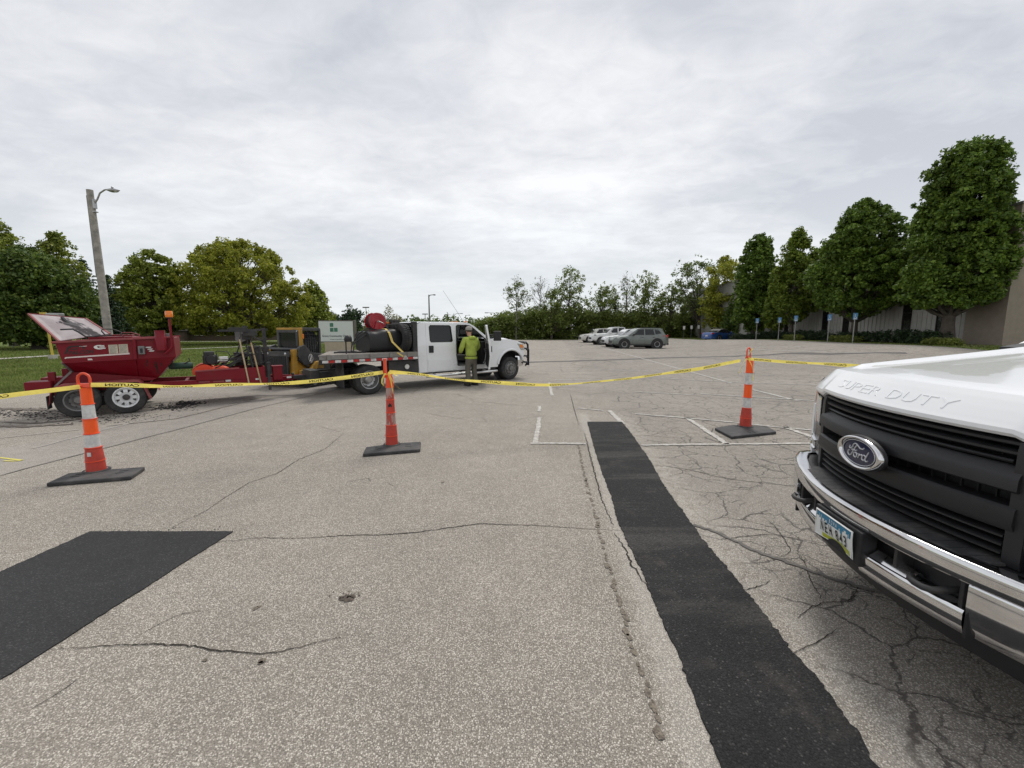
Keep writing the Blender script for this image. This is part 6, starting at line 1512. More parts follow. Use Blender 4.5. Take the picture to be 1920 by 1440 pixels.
mb = MB(); mb.tube([(0, 0, 0), (.30, .05, .80)], .016, 8); mb.build('handle', M_BLACKME, sh); mb = MB(); mb.prism([(-.11, 0), (.11, 0), (.11, .26), (.03, .30), (-.03, .30), (-.11, .26)], lambda a, b, d: (.30 + a, .05 + d, .80 + .30 - b), 0, .012); mb.build('blade', M_GREYST, sh)

# ================================================================ COMPACT TRACK LOADER
sk_c = D(545, 700, 13.0); SK = empty('skid_steer_loader', (-6.33, 12.78, 0), R(72), .905)
tag(SK, 'yellow and charcoal compact track loader parked behind the trailer drawbar', 'skid steer loader')
# local x forward, y left, z up; rear face at x = -1.1
for s in (-1, 1):
    y = s * .70; P = [(-.95, .10), (-1.02, .30), (-.90, .48), (-.60, .56), (.55, .50), (.85, .36), (.80, .14), (.62, .02), (-.75, .02)]
    mb = MB(); mb.prism(P, lambda a, b, d: (a, y - .18 + d, b), 0, .36); tr = mb.build('track', M_RUBBER, SK, bevel=.02)
    mb = MB(); n = len(P)
    for i in range(n):
        a = Vector((P[i][0], 0, P[i][1])); b = Vector((P[(i + 1) % n][0], 0, P[(i + 1) % n][1])); k = max(1, int((b - a).length / .11))
        for j in range(k):
            c = a.lerp(b, (j + .5) / k); d_ = (b - a).normalized(); M = Matrix((d_, Vector((0, 1, 0)), d_.cross(Vector((0, 1, 0))))).transposed(); mb.box((c.x, y, c.z), (.045, .37, .05), M=M)
    mb.build('track_lug', M_RUBBER, tr)
    mb = MB()
    for x in (-.62, -.25, .12, .45): mb.lathe([(.0, y + s * .19), (.11, y + s * .19), (.12, y + s * .17)], axis='Y', c=(x, 0, .18), n=16)
    mb.lathe([(.0, y + s * .19), (.15, y + s * .19), (.16, y + s * .16)], axis='Y', c=(-.72, 0, .34), n=16); mb.build('track_roller', M_GREYST, tr)
mb = MB(); mb.span((-1.05, -.50, .28), (.75, .50, .80)); mb.prism([(-1.10, .40), (-1.10, .84), (-.2, .84), (.5, .70), (.75, .55), (.75, .40)], lambda a, b, d: (a, -.56 + d, b), 0, 1.12); mb.build('chassis', M_YELLOW, SK, bevel=.02)
for s in (-1, 1):
    mb = MB(); mb.span((-1.12, s * .46, .45), (-.98, s * .60, 1.22)); mb.build('rear_pillar', M_YELLOW, SK, bevel=.01)
    mb = MB(); mb.prism([(-1.0, .56), (-.55, .60), (-.35, .80), (-.20, .82), (-.35, .50), (-1.0, .42)], lambda a, b, d: (a, s * .60 + d * s, b), 0, .12); mb.build('step', M_YELLOW, SK, bevel=.02)
mb = MB(); mb.prism([(-.42, .44), (.42, .44), (.44, 1.02), (.40, 1.06), (-.40, 1.06), (-.44, 1.02)], lambda a, b, d: (-1.14 - d, a, b), 0, .08); dr = mb.build('engine_door', M_CHAR, SK, bevel=.012)
mb = MB()
for k in range(16): z = .48 + k * .034; mb.span((-1.232, -.38, z), (-1.222, .38, z + .014))
for k in range(11): y = -.36 + k * .072; mb.span((-1.236, y, .47), (-1.228, y + .012, 1.02))
mb.build('grille', M_BLACKPL, dr)
mb = MB(); mb.grid(lambda u, v: (-1.14 + .55 * u, -.50 + 1.0 * v, 1.06 + .17 * math.sin(u * 1.5)), 8, 6); mb.prism([(-.50, 1.0), (.50, 1.0), (.48, 1.16), (-.48, 1.16)], lambda a, b, d: (-1.16 - d, a, b), 0, .05); hd_ = mb.build('engine_hood', M_CHAR, SK, bevel=.01)
for s in (-1, 1):
    mb = MB(); mb.sphere((-1.215, s * .36, 1.09), .045, 10, (.5, 1, 1)); mb.build('rear_lamp', M_CLEARL, hd_, smooth=80)
# cab
mb = MB()
for x, y in ((-.62, -.43), (-.62, .43), (.12, -.43), (.12, .43)): mb.bar((x, y, .80), (x + (.10 if x > 0 else .0) - .06 * (x > 0), y, 1.86), .08, .08, up=(1, 0, 0))
mb.span((-.68, -.48, 1.80), (.16, .48, 1.90)); mb.span((-.66, -.46, .80), (.16, .46, .95)); mb.build('cab_frame', M_CHAR, SK, bevel=.012)
mb = MB(); mb.span((-.70, -.49, 1.83), (-.60, .49, 1.90)); mb.span((-.70, -.49, 1.28), (-.61, -.40, 1.83)); mb.build('cab_rear_frame', M_YELLOW, SK, bevel=.012)
mb = MB(); mb.span((-.70, .40, 1.28), (-.61, .49, 1.83)); mb.span((-.72, -.40, 1.30), (-.64, -.30, 1.80)); mb.span((-.71, -.38, 1.74), (-.65, .40, 1.83)); mb.build('cab_rear_post', M_CHAR, SK, bevel=.012)
mb = MB(); mb.span((-.66, -.38, 1.26), (-.65, .38, 1.76)); mb.build('rear_window', M_GLASS, SK)
for s in (-1, 1):
    mb = MB(); mb.prism([(-.56, 1.0), (-.56, 1.72), (-.48, 1.78), (-.12, 1.78), (-.02, 1.62), (.06, 1.2), (.06, 1.0)], lambda a, b, d: (a, s * .455 + d, b), 0, .006); w = mb.build('side_window', M_GLASS, SK)
    mb = MB()
    for k in range(6): x = -.5 + k * .1; mb.bar((x, s * .47, 1.0), (x, s * .47, 1.76 - 1.2 * max(0, x + .12)), .012, .008, up=(1, 0, 0))
    for k in range(6): z = 1.08 + k * .12; mb.bar((-.54, s * .47, z), (.04 - .3 * max(0, z - 1.5), s * .47, z), .008, .012)
    mb.build('window_guard', M_BLACKME, w)
mb = MB(); mb.span((-.45, -.25, .95), (.05, .25, 1.12)); mb.span((-.50, -.25, 1.08), (-.36, .25, 1.6)); mb.build('seat', M_SEAT, SK, bevel=.04)
# lift arms
for s in (-1, 1):
    y = s * .60
    arm = [(-1.02, 1.02), (-.92, 1.30), (-.70, 1.36), (-.45, 1.10), (.20, 1.02), (.75, .86), (1.25, .62), (1.45, .36), (1.36, .30), (1.10, .46), (.60, .66), (-.20, .74), (-.78, .72)]
    mb = MB(); mb.prism(arm, lambda a, b, d: (a, y - .05 + d, b), 0, .10); am = mb.build('lift_arm', M_CHAR, SK, bevel=.012)
    mb = MB(); mb.tube([(-.98, y, .92), (-.60, y, .66)], .05, 10); mb.tube([(-.60, y, .66), (.05, y, .46)], .028, 8); mb.build('lift_ram', M_BLACKME, SK)
    fs_ = lambda tc, zc: (lambda x, z: (tc - s * x * -1 if s < 0 else tc - x, y + s * .053, zc + z - .18 * (x if s < 0 else -x)))
    mb = MB(); text_on(mb, 'DEERE', .26, .065, fs_(.62, .80), .03); mb.build('lettering', M_WHITEPRINT, am, fix=False)
    mb = MB(); mb.prism([(-.07, -.025), (.07, -.025), (.07, .025), (-.07, .025)], lambda a, b, d: (-.02 + a, y + s * (.052 + d), .90 + b - .1 * a), 0, .002); mb.build('number_plate', M_WHITEPRINT, am)
    mb = MB(); mb.tube([(-.50 + .085 * math.cos(a), y + s * .053, .92 + .13 * math.sin(a)) for a in np.linspace(0, 6.283, 28)], .008, 5, cap=False)
    deer = [(-.05, -.09), (.03, -.09), (.03, -.06), (.0, -.05), (.03, .0), (.035, .05), (.06, .06), (.035, .075), (.04, .115), (.015, .085), (-.005, .11), (.0, .07), (.0, .03), (-.03, .0), (-.04, -.05)]
    mb.prism(deer, lambda a, b, d: (-.50 + a * (1 if s < 0 else -1), y + s * (.051 + d), .92 + b), 0, .003); mb.build('emblem', M_WHITEPRINT, am)
mb = MB(); mb.tube([(-.92, -.6, 1.22), (-.92, .6, 1.22)], .05, 10); mb.tube([(1.36, -.6, .38), (1.36, .6, .38)], .05, 10); mb.build('cross_tube', M_CHAR, SK)
mb = MB(); mb.prism([(1.42, .06), (2.15, .03), (2.15, .06), (1.60, .12), (1.46, .30), (1.50, .58), (1.44, .62), (1.36, .40), (1.36, .12)], lambda a, b, d: (a, -.88 + d, b), 0, 1.76); mb.build('bucket', M_CHAR, SK)
mb = MB(); mb.box((-.60, -.44, 1.62), (.10, .10, .16)); mb.build('beacon_lamp', M_AMBER, SK, bevel=.02); mb = MB(); mb.sphere((-.69, -.36, 1.78), .04, 8); mb.build('rear_lamp', M_CLEARL, SK)
mb = MB(); mb.box((-.62, .98, 1.0), (.34, .16, .24)); mb.sphere((-.60, 1.02, 1.02), .13, 12, (1, .6, 1)); mb.tube([(-.6, 1.0, .9), (-.9, 1.1, .7), (-1.2, 1.2, .78)], .03, 8); mb.build('hose_bundle', M_BLACKME, SK, bevel=.03)

# clutter on the drawbar and tray
mb = MB()
rq = random.Random(8)
for k in range(7):
    y = .45 + .1 * k; P = [Vector((1.55 + rq.uniform(-.1, .1), y, .80))]
    for q in range(5): P.append(P[-1] + Vector((rq.uniform(.10, .22), rq.uniform(-.10, .10), rq.uniform(-.06, .17))))
    mb.tube(P, .013, 6)
mb.build('hose_tangle', M_RUBBER, TRL, smooth=80)
mb = MB(); mb.bar((1.55, .75, .80), (2.35, .95, 1.32), .035, .03); mb.bar((1.75, .55, .80), (2.45, .80, 1.22), .03, .03); mb.bar((2.40, .70, .80), (2.40, .70, 1.25), .05, .05); mb.box((2.30, .80, 1.20), (.26, .22, .14)); mb.build('linkage', M_BLACKME, TRL, bevel=.006)
mb = MB(); mb.lathe([(.0, .0), (.13, .0), (.15, .30), (.155, .31), (.13, .30), (.0, .05)], c=(2.02, 1.12, .80), n=18); mb.build('bucket', M_BLACKPL, TRL, smooth=40)
mb = MB(); mb.box((2.36, 1.2, .92), (.30, .34, .30)); mb.box((2.36, 1.2, 1.09), (.24, .28, .05)); mb.build('power_unit', M_CHAR, TRL, bevel=.02)
mb = MB(); mb.span((1.30, .345, .60), (1.62, .352, .70)); mb.build('faded_decal', M_REDFADE, TRL)
# tar runs on the hopper front and tray side
M_TAR = mat('tar_run', (.020, .014, .014), .35, 0, .3, 20)
mb = MB()
for k in range(7):
    t = rq.uniform(.30, .80); z = rq.uniform(.90, 1.05); w = rq.uniform(.006, .016); l = rq.uniform(.05, .22); q = (1.09 - z) / .44; y = RY['knee'] + .008 + (RY['bot'] - RY['knee']) * max(0, q) - .004; y2 = RY['knee'] + .008 + (RY['bot'] - RY['knee']) * max(0, (1.09 - z + l) / .44) - .004
    mb.add([(t - w, y, z), (t + w, y, z), (t + w * .6, y2, z - l), (t - w * .6, y2, z - l)], [(0, 1, 2, 3)])
tag(mb.build('tar_runs', M_TAR, TRL, fix=False), kind='stuff')
# ================================================================ PARKED CARS
def lerp_tab(tab, x):
    for (a, va), (b, vb) in zip(tab, tab[1:]):
        if x <= b: return va + (vb - va) * (x - a) / (b - a) if b > a else va
    return tab[-1][1]
M_DCLAD = mat('dark_cladding', (.020, .020, .021), .6, 0, .2, 20)
def car(name, label, cat, loc, rz, paint, S, scale=1.0, group='cars parked on the lot'):
    """S: len, wid, wheels (x front, x rear, r), shoulder [(x, z)], sill z, house [(x0 base), (x1 top) ...], pillars, flags"""
    e = empty(name, loc, rz, scale); tag(e, label, cat, group)
    L, W = S['len'], S['wid']; hw = W / 2; xs = np.linspace(0, L, 30); sh = S['shoulder']; r = S['r']
    # local x: 0 at the front bumper going rearwards is -x; the car points along +X
    def plan(x):
        t = x / L; return hw * (1 - .22 * max(0, .10 - t) / .10 * max(0, .10 - t) / .10 * 1.0 - .16 * (max(0, t - .90) / .10) ** 2 - .02)
    fx = lambda x: L / 2 - x
    def body(u, v):
        x = L * u; w = plan(x); zt = lerp_tab(sh, x); zb = S['sill'] + .10 * max(0, .08 - u) / .08 + .12 * max(0, u - .92) / .08
        P = [(0, zb), (w * .90, zb), (w * .985, zb + .10), (w, zb + (zt - zb) * .45), (w * .985, zt - .13), (w * .955, zt - .03), (w * .86, zt), (w * .5, zt + .022), (0, zt + .03)]
        i = v * (len(P) - 1); k = min(int(i), len(P) - 2); f = i - k
        return P[k][0] + (P[k + 1][0] - P[k][0]) * f, P[k][1] + (P[k + 1][1] - P[k][1]) * f
    for_b = MB()
    def side_(s): return lambda u, v: (lambda q: (fx(L * u), s * q[0], q[1]))(body(u, v))
    nV = 16
    for s in (-1, 1): for_b.grid(side_(s), 40, nV)
    for u in (0, 1):
        ring = [(fx(L * u), -body(u, j / nV)[0], body(u, j / nV)[1]) for j in range(nV + 1)] + [(fx(L * u), body(u, j / nV)[0], body(u, j / nV)[1]) for j in range(nV, -1, -1)]
        for_b.add(ring, [tuple(range(len(ring)))])
    for_b.build('body', paint, e, smooth=50, weld=True)
    # greenhouse
    h = S['house']; zr = S['roof']                       # base front, top front, top rear, base rear (distances from the nose)
    tops = {}
    wb, wt = hw * .90, hw * S.get('tum', .74)
    zbf = lambda x: lerp_tab(sh, x) - .01
    prof = [(h[0], zbf(h[0])), (h[1], zr - .05), (h[1] + .22, zr - .005), ((h[1] + h[2]) / 2, zr + .012), (h[2] - .15, zr - .02), (h[2], zr - .06), (h[3], zbf(h[3]))]
    mb = MB(); n = len(prof); V = []
    for x, z in prof:
        k = min(1, max(0, (z - zbf(x)) / (zr - zbf(x)))); w = wb + (wt - wb) * k
        V += [(fx(x), -w, z), (fx(x), w, z)]
    F = [(2 * i, 2 * i + 1, 2 * i + 3, 2 * i + 2) for i in range(n - 1)]
    F += [tuple(2 * i for i in range(n)), tuple(2 * i + 1 for i in reversed(range(n))), (0, 2 * n - 2, 2 * n - 1, 1)]
    mb.add(V, F); mb.build('roof', S.get('roofpaint', paint), e, bevel=.03)
    def onside(x, z, s, d=.004):
        zb = S['belt']; k = min(1.0, (z - zbf(min(max(x, h[0]), h[3]))) / (zr - zbf(min(max(x, h[0]), h[3])))); w = wb + (wt - wb) * k + d; return (fx(x), s * w, z)
    for s in (-1, 1):
        for poly in S['windows']:
            mb = MB(); mb.prism(poly, lambda a, b, d: onside(a, b, s, .004 + d), 0, .006); mb.build('side_window', M_GLASS, e)
        mb = MB(); mb.tube([onside(x, z, s, .012) for x, z in S['trimline']], .010, 5); mb.build('window_trim', S.get('trim', M_DCLAD), e)
        mb = MB(); mb.prism([(L * .06, S['sill'] - .02), (L * .94, S['sill'] - .02), (L * .94, S['sill'] + .13), (L * .06, S['sill'] + .13)], lambda a, b, d: (fx(a), s * (plan(a) * .985 + d), b), 0, .012) if S.get('clad') else mb.span((fx(L * .22), s * hw * .96, S['sill'] - .01), (fx(L * .78), s * hw * .99, S['sill'] + .05)); mb.build('rocker', M_DCLAD if S.get('clad') else paint, e)
        for x in S['handles']: mb = MB(); mb.box((fx(x), s * (plan(x) + .008), S['belt'] - .14), (.18, .03, .035)); mb.build('door_handle', paint if not S.get('clad') else M_DCLAD, e, bevel=.008)
        for x in S['seams']: mb = MB(); mb.tube([(fx(x), s * (plan(x) * 1.0 + .001), S['sill'] + .14), (fx(x), s * (plan(x) * 1.0 + .002), (S['sill'] + S['belt']) / 2), (fx(x), s * (plan(x) * .985 + .002), S['belt'] - .13)], .006, 4); mb.build('door_gap', M_DCLAD, e)
        mb = MB(); mb.box((fx(h[0] + .42), s * (hw + .10), S['belt'] + .08), (.14, .20, .15)); mb.build('mirror', S.get('mirror', paint), e, bevel=.03)
        for xw in S['wheels']:
            mb = MB(); mb.lathe([(.0, 0), (r + .075, 0), (r + .095, -.004 * s), (r + .095, -.02 * s)] if not S.get('clad') else [(.0, 0), (r + .06, 0), (r + .065, .012 * s), (r + .135, .010 * s), (r + .14, -.01 * s)], axis='Y', c=(fx(xw), s * (plan(xw) * 1.0 + .004), r + .01), n=28); mb.build('wheel_arch', M_DCLAD, e, smooth=30)
            wheel(e, (fx(xw), s * (plan(xw) - .085), r), r, .215, s, S.get('rim', M_ALU), 'alloy')
        hl = S['lamp']; mb = MB(); mb.grid(lambda u, v: (fx(hl[0] + (hl[1] - hl[0]) * u), s * (plan(hl[0] + (hl[1] - hl[0]) * u) * (.55 + .452 * min(1, u * 2.2)) + .004 if u < .5 else plan(hl[0] + (hl[1] - hl[0]) * u) + .004), hl[2] + (hl[3] - hl[2]) * v + .05 * u), 6, 2); mb.build('headlight', M_CLEARL, e)
        tl_ = S['tail']; mb = MB(); mb.prism(tl_, lambda a, b, d: (fx(a), s * (plan(min(a, L)) * .985 + .010 + d), b), -.10, .004); mb.build('tail_lamp', M_REDLENS, e, bevel=.006)
    w0, w1 = wb * .93, wt * .93
    def pane(a, b, z0, z1, nm, off):
        mb = MB(); mb.add([(fx(a) + off, -w0, z0), (fx(a) + off, w0, z0), (fx(b) + off, w1, z1), (fx(b) + off, -w1, z1)], [(0, 1, 2, 3)]); mb.build(nm, M_GLASS, e)
    pane(h[0] + .04, h[1] - .01, zbf(h[0]) + .04, zr - .075, 'windshield', .012)
    if not S.get('norear'): pane(h[3] - .05, h[2] + .02, zbf(h[3]) + .05, zr - .09, 'rear_window', -.012)
    mb = MB(); mb.box((fx(.02), 0, S['sill'] + .28), (.06, W * .55, .22)); mb.build('grille', M_DCLAD, e, bevel=.02)
    mb = MB(); mb.box((fx(.03), 0, S['sill'] + .07), (.12, W * .80, .14)); mb.box((fx(L - .03), 0, S['sill'] + .12), (.12, W * .82, .18)); mb.build('bumper', M_DCLAD if S.get('clad') else paint, e, bevel=.03)
    mb = MB(); mb.box((fx(L + .002), 0, S['sill'] + .42), (.012, .32, .16)); mb.build('number_plate', M_REFWH, e)
    if S.get('rails'):
        for s in (-1, 1): mb = MB(); mb.tube([(fx(h[1] + .25), s * wt * .93, zr + .0), (fx(h[1] + .4), s * wt * .93, zr + .045), (fx(h[2] - .35), s * wt * .93, zr + .035), (fx(h[2] - .2), s * wt * .93, zr - .01)], .016, 6); mb.build('roof_rail', M_DCLAD, e)
        mb = MB(); mb.prism([(h[2] - .10, zr - .03), (h[2] + .14, zr - .06), (h[2] + .14, zr - .085), (h[2] - .10, zr - .06)], lambda a, b, d: (fx(a), -wt * .9 + d, b), 0, wt * 1.8); mb.build('spoiler', paint, e)
    return e
P_SAGE = mat('sage_green_paint', (.145, .166, .152), .3, .15, .05, 3, coat=.7, dirt=.12, dirtcol=(.25, .24, .22))
P_WHITE2 = mat('white_car_paint', (.70, .71, .71), .3, 0, .04, 3, coat=.6, dirt=.15, dirtcol=(.4, .38, .35))
P_CREAM = mat('pearl_white_paint', (.60, .59, .54), .3, .1, .05, 3, coat=.6, dirt=.15)
P_BLUE = mat('deep_blue_paint', (.022, .075, .26), .25, .2, .08, 3, coat=.9)
P_BLACKTOP = mat('black_soft_top', (.012, .012, .014), .6, 0, .2, 12)
SUV = dict(len=4.60, wid=1.86, wheels=(.93, 3.62), r=.355, sill=.26, roof=1.66, belt=1.06, shoulder=[(0, .72), (.12, .86), (.35, .95), (1.1, 1.04), (1.5, 1.07), (3.9, 1.10), (4.35, 1.06), (4.6, .86)], house=(1.25, 2.02, 4.02, 4.42),
    windows=[[(1.72, 1.12), (2.12, 1.53), (2.55, 1.57), (2.55, 1.12)], [(2.64, 1.12), (2.64, 1.57), (3.32, 1.55), (3.42, 1.13)], [(3.50, 1.16), (3.42, 1.53), (3.78, 1.47), (3.98, 1.24)]], trimline=[(1.62, 1.09), (2.1, 1.56), (2.6, 1.605), (3.4, 1.585), (3.85, 1.50)],
    handles=(2.40, 3.32), seams=(1.62, 2.60, 3.45), lamp=(.10, .55, .78, .90), tail=[(4.02, 1.02), (4.56, 1.12), (4.58, .96), (4.40, .90)], clad=True, rails=True, mirror=M_DCLAD)
CUV = dict(SUV, roof=1.62, rails=False, roofpaint=P_WHITE2)
SED = dict(len=4.75, wid=1.82, wheels=(.92, 3.62), r=.33, sill=.20, roof=1.42, belt=.95, tum=.72, shoulder=[(0, .60), (.15, .72), (.5, .82), (1.3, .92), (1.7, .96), (3.6, 1.00), (4.3, 1.01), (4.65, .96), (4.75, .80)], house=(1.35, 2.15, 3.25, 4.05),
    windows=[[(1.78, 1.0), (2.22, 1.29), (2.66, 1.34), (2.66, 1.0)], [(2.72, 1.0), (2.72, 1.34), (3.18, 1.31), (3.55, 1.06), (3.55, 1.02)]], trimline=[(1.7, .98), (2.2, 1.33), (2.7, 1.375), (3.2, 1.345), (3.62, 1.06)],
    handles=(2.45,), seams=(1.60, 2.85), lamp=(.08, .5, .62, .74), tail=[(4.50, .98), (4.72, .96), (4.74, .80), (4.46, .84)])
COUPE = dict(SED, roofpaint=P_BLACKTOP)
PKS = dict(len=5.80, wid=1.98, wheels=(.98, 4.55), r=.395, sill=.42, roof=1.90, belt=1.22, tum=.76, shoulder=[(0, .95), (.10, 1.10), (.4, 1.16), (1.4, 1.22), (1.8, 1.26), (3.85, 1.28), (3.9, 1.30), (5.75, 1.30), (5.8, 1.2)], house=(1.55, 2.25, 3.62, 3.80),
    windows=[[(1.98, 1.30), (2.35, 1.74), (2.78, 1.80), (2.78, 1.30)], [(2.90, 1.30), (2.90, 1.80), (3.48, 1.79), (3.52, 1.32)]], trimline=[(1.9, 1.27), (2.3, 1.80), (2.85, 1.845), (3.55, 1.83)],
    handles=(2.62, 3.42), seams=(1.85, 2.84, 3.66, 3.92), lamp=(.06, .42, .92, 1.10), tail=[(5.62, 1.26), (5.79, 1.26), (5.79, .95), (5.62, .95)])
# placed on the ground under their wheels
def at_wheel(px, py): return G(px, py)
p = at_wheel(1200, 653.6); car('parked_suv', 'sage green suv with black wheel arches parked nearest in the row', 'suv', (p.x + .05, p.y + .95, p.z), R(181), P_SAGE, SUV, 1.10)
p = at_wheel(1151, 651.0); car('parked_hatchback', 'white compact crossover mostly hidden behind the sage green suv', 'car', (p.x + 1.55, p.y + .95, p.z), R(184), P_WHITE2, CUV, 1.08)
p = at_wheel(1123, 646.6); car('parked_pickup', 'white crew cab pickup parked between the two pale cars', 'pickup truck', (p.x + 2.15, p.y + 1.0, p.z), R(184), P_WHITE2, PKS, 1.05)
p = at_wheel(1103, 642.6); car('parked_car', 'pearl white suv farthest in the row beside the white pickup', 'suv', (p.x + 1.6, p.y + 1.0, p.z), R(184), P_CREAM, dict(SUV, rails=False, clad=False, mirror=P_CREAM), 1.12)
p = G(1348, 639.2); h_ = R(23); car('parked_sedan', 'blue two door car with black soft top near the building trees', 'car', (p.x + math.cos(h_) * 1.25 - math.sin(h_) * .85, p.y + math.sin(h_) * 1.25 + math.cos(h_) * .85, p.z), h_, P_BLUE, COUPE, 1.04)
ut = G(1082, 636.5); UT = empty('utility_trailer', (ut.x, ut.y, ut.z), R(185)); tag(UT, 'low dark open trailer left of the pearl white suv', 'trailer')
mb = MB(); mb.span((-1.4, -.8, .45), (1.2, .8, .55)); mb.bar((1.2, 0, .5), (2.3, 0, .5), .1, .1)
for y in (-.8, .8): mb.tube([(-1.4, y, .9), (1.2, y, .9)], .03, 6); [mb.tube([(x, y, .5), (x, y, .9)], .025, 6) for x in (-1.4, -.1, 1.2)]
mb.build('bed', M_BLACKME, UT)
for s in (-1, 1): wheel(UT, (-.2, s * .9, .3), .3, .18, s, M_GREYST, 'disc')

# ================================================================ BUILDING ON THE RIGHT
BX, BY = 30.0, 25.4; BZ = float(gh(29, 30)) - .05
BD = empty('church_building', (BX, BY, BZ), R(-3.0)); tag(BD, 'grey ribbed wall church building with tall dark windows and tan end block', 'building')
# local: y along the facade (away), x = depth into the building, facade at x = 0
M_SIDING = mat('grey_ribbed_siding', (.42, .405, .375), .6, 0, .06, 2, dirt=.25, dirtcol=(.25, .24, .21))
M_TAN = mat('tan_stucco', (.28, .235, .188), .9, 0, .10, 3, bump=.35, bs=30)
M_FASCIA = mat('grey_metal_fascia', (.20, .195, .18), .55, .1, .10, 4, dirt=.3)
M_DARKWIN = mat('bronze_glass', (.020, .019, .018), .08, 0, .2, 5)
M_BRONZE = mat('bronze_frame', (.035, .030, .026), .5, .3, .2, 10)
HB, LB = 8.0, 52.0
mb = MB(); mb.span((.06, 2.4, 0), (24, LB, HB - .1)); mb.build('wall', M_SIDING, BD)
def facade_y(px): 
    # distance along the facade seen at a pixel column
    dx, dy = -math.sin(R(-3)), math.cos(R(-3)); a = (px - 960) / FPX / (CP)   # rays near the horizon
    k = (px - 960) / FPX; return (k * BY * 1.0 - BX) / (dx - k * dy)
wins = sorted([facade_y(x) for x in (1447, 1470, 1541, 1580, 1692, 1757)])
wins += [facade_y(1425), facade_y(1410)]
edges_ = [2.4] + sorted([w for y in wins for w in (y - .42, y + .42)]) + [LB]
for i in range(0, len(edges_), 2):
    a, b = edges_[i], edges_[i + 1]
    if b - a < .1: continue
    n = max(1, round((b - a) / .42)); w = (b - a) / n
    for k in range(n):
        y = a + k * w; mb = MB(); mb.prism([(y + .004, 0), (y + w - .004, 0), (y + w - .004, -.0), (y + w - .05, -.0)], lambda p, q, d: (q - .0, p, d), 0, .01) if False else None
        mb = MB(); mb.add([(x, yy, z) for z in (.35, 6.0) for x, yy in ((.06, y), (0, y + .015), (0, y + w - .085), (-.045, y + w - .07), (-.045, y + w - .02), (.06, y + w))], [(i2, i2 + 1, i2 + 7, i2 + 6) for i2 in range(5)]); mb.build('siding_panel', M_SIDING, BD, fix=False)
for y in wins:
    mb = MB(); mb.span((.03, y - .38, .45), (.05, y + .38, 5.9)); f_ = mb.build('window', M_DARKWIN, BD)
    mb = MB()
    for s in (-1, 1): mb.span((-.02, y + s * .40 - .03, .40), (.06, y + s * .40 + .03, 6.0))
    for z in (.42, 2.3, 4.2, 5.9): mb.span((-.01, y - .37, z - .03), (.055, y + .37, z + .03))
    mb.build('frame', M_BRONZE, f_)
mb = MB(); mb.span((-.02, 2.4, 0), (.06, LB, .35)); mb.build('plinth', M_CONC, BD)
mb = MB(); mb.prism([(-.60, 6.0), (.2, 6.0), (.2, 8.0), (.05, 8.05), (-.10, 7.95), (-.62, 6.25)], lambda a, b, d: (a, 2.4 + d, b), 0, LB - 2.4); mb.build('roof', M_FASCIA, BD)
mb = MB(); mb.span((-.66, 2.4, 6.0), (-.60, LB, 6.22)); mb.build('gutter', M_FASCIA, BD)
mb = MB(); mb.span((-.10, 0, 0), (24, 2.39, 6.05)); mb.build('end_wall', M_TAN, BD)
mb = MB(); mb.span((-.10, 0, 6.09), (24, 2.39, 8.35)); mb.build('end_wall', M_TAN, BD)
mb = MB(); mb.span((-.06, .04, 6.05), (23.9, 2.38, 6.09)); mb.build('wall_joint', M_BRONZE, BD)
mb = MB(); mb.span((-.16, -.06, 8.35), (24, 2.42, 8.50)); mb.build('parapet_cap', M_FASCIA, BD)
for xx in (1.6, 3.2): mb = MB(); mb.span((xx, -.012, 0), (xx + .03, .0, 6.05)); mb.build('wall_joint', M_BRONZE, BD)

# ================================================================ SIGNS, POLES
def access_sign(gx, gy, top, label):
    Y_ = (CAM_H - .70) * FPX / (gy - 619); g0 = D(gx, gy, Y_); g0.z = float(gh(g0.x, g0.y)) - .02; zt = D(gx, top, g0.y).z - g0.z; e = empty('parking_sign', g0, R(-8)); tag(e, label, 'parking sign', 'blue accessible parking signs along the hedge')
    k = zt / 2.3
    mb = MB(); mb.bar((0, 0, 0), (0, 0, zt - .02), .05, .04, up=(1, 0, 0)); mb.build('post', M_STEEL, e)
    mb = MB(); mb.prism([(-.16, 0), (.16, 0), (.16, .48), (-.16, .48)], lambda a, b, d: (a * k, -.03 - d, zt - .50 * k + b * k), 0, .006); pl = mb.build('plate', mat('sign_blue', (.10, .25, .46), .4, 0, .06, 10), e)
    mb = MB(); fs = lambda pts: mb.prism(pts, lambda a, b, d: (a * k, -.0375 - d, zt - .30 * k + b * k), 0, .002)
    mb.tube([((.075 * math.cos(a)) * k + .0, -.038, zt - .30 * k + (-.055 + .075 * math.sin(a)) * k) for a in np.linspace(R(150), R(390), 12)], .013 * k, 5)
    mb.tube([(-.02 * k, -.038, zt - .18 * k), (-.01 * k, -.038, zt - .29 * k), (.06 * k, -.038, zt - .30 * k), (.095 * k, -.038, zt - .38 * k)], .016 * k, 5)
    mb.build('symbol', M_WHITEPRINT, pl)
    mb = MB(); mb.sphere((-.02 * k, -.038, zt - .13 * k), .028 * k, 8, (1, .2, 1)); mb.build('symbol', M_WHITEPRINT, pl)
    mb = MB(); mb.prism([(-.12, .02), (.12, .02), (.12, .07), (-.12, .07)], lambda a, b, d: (a * k, -.0365 - d, zt - .50 * k + b * k), 0, .002); mb.build('caption', M_WHITEPRINT, pl)
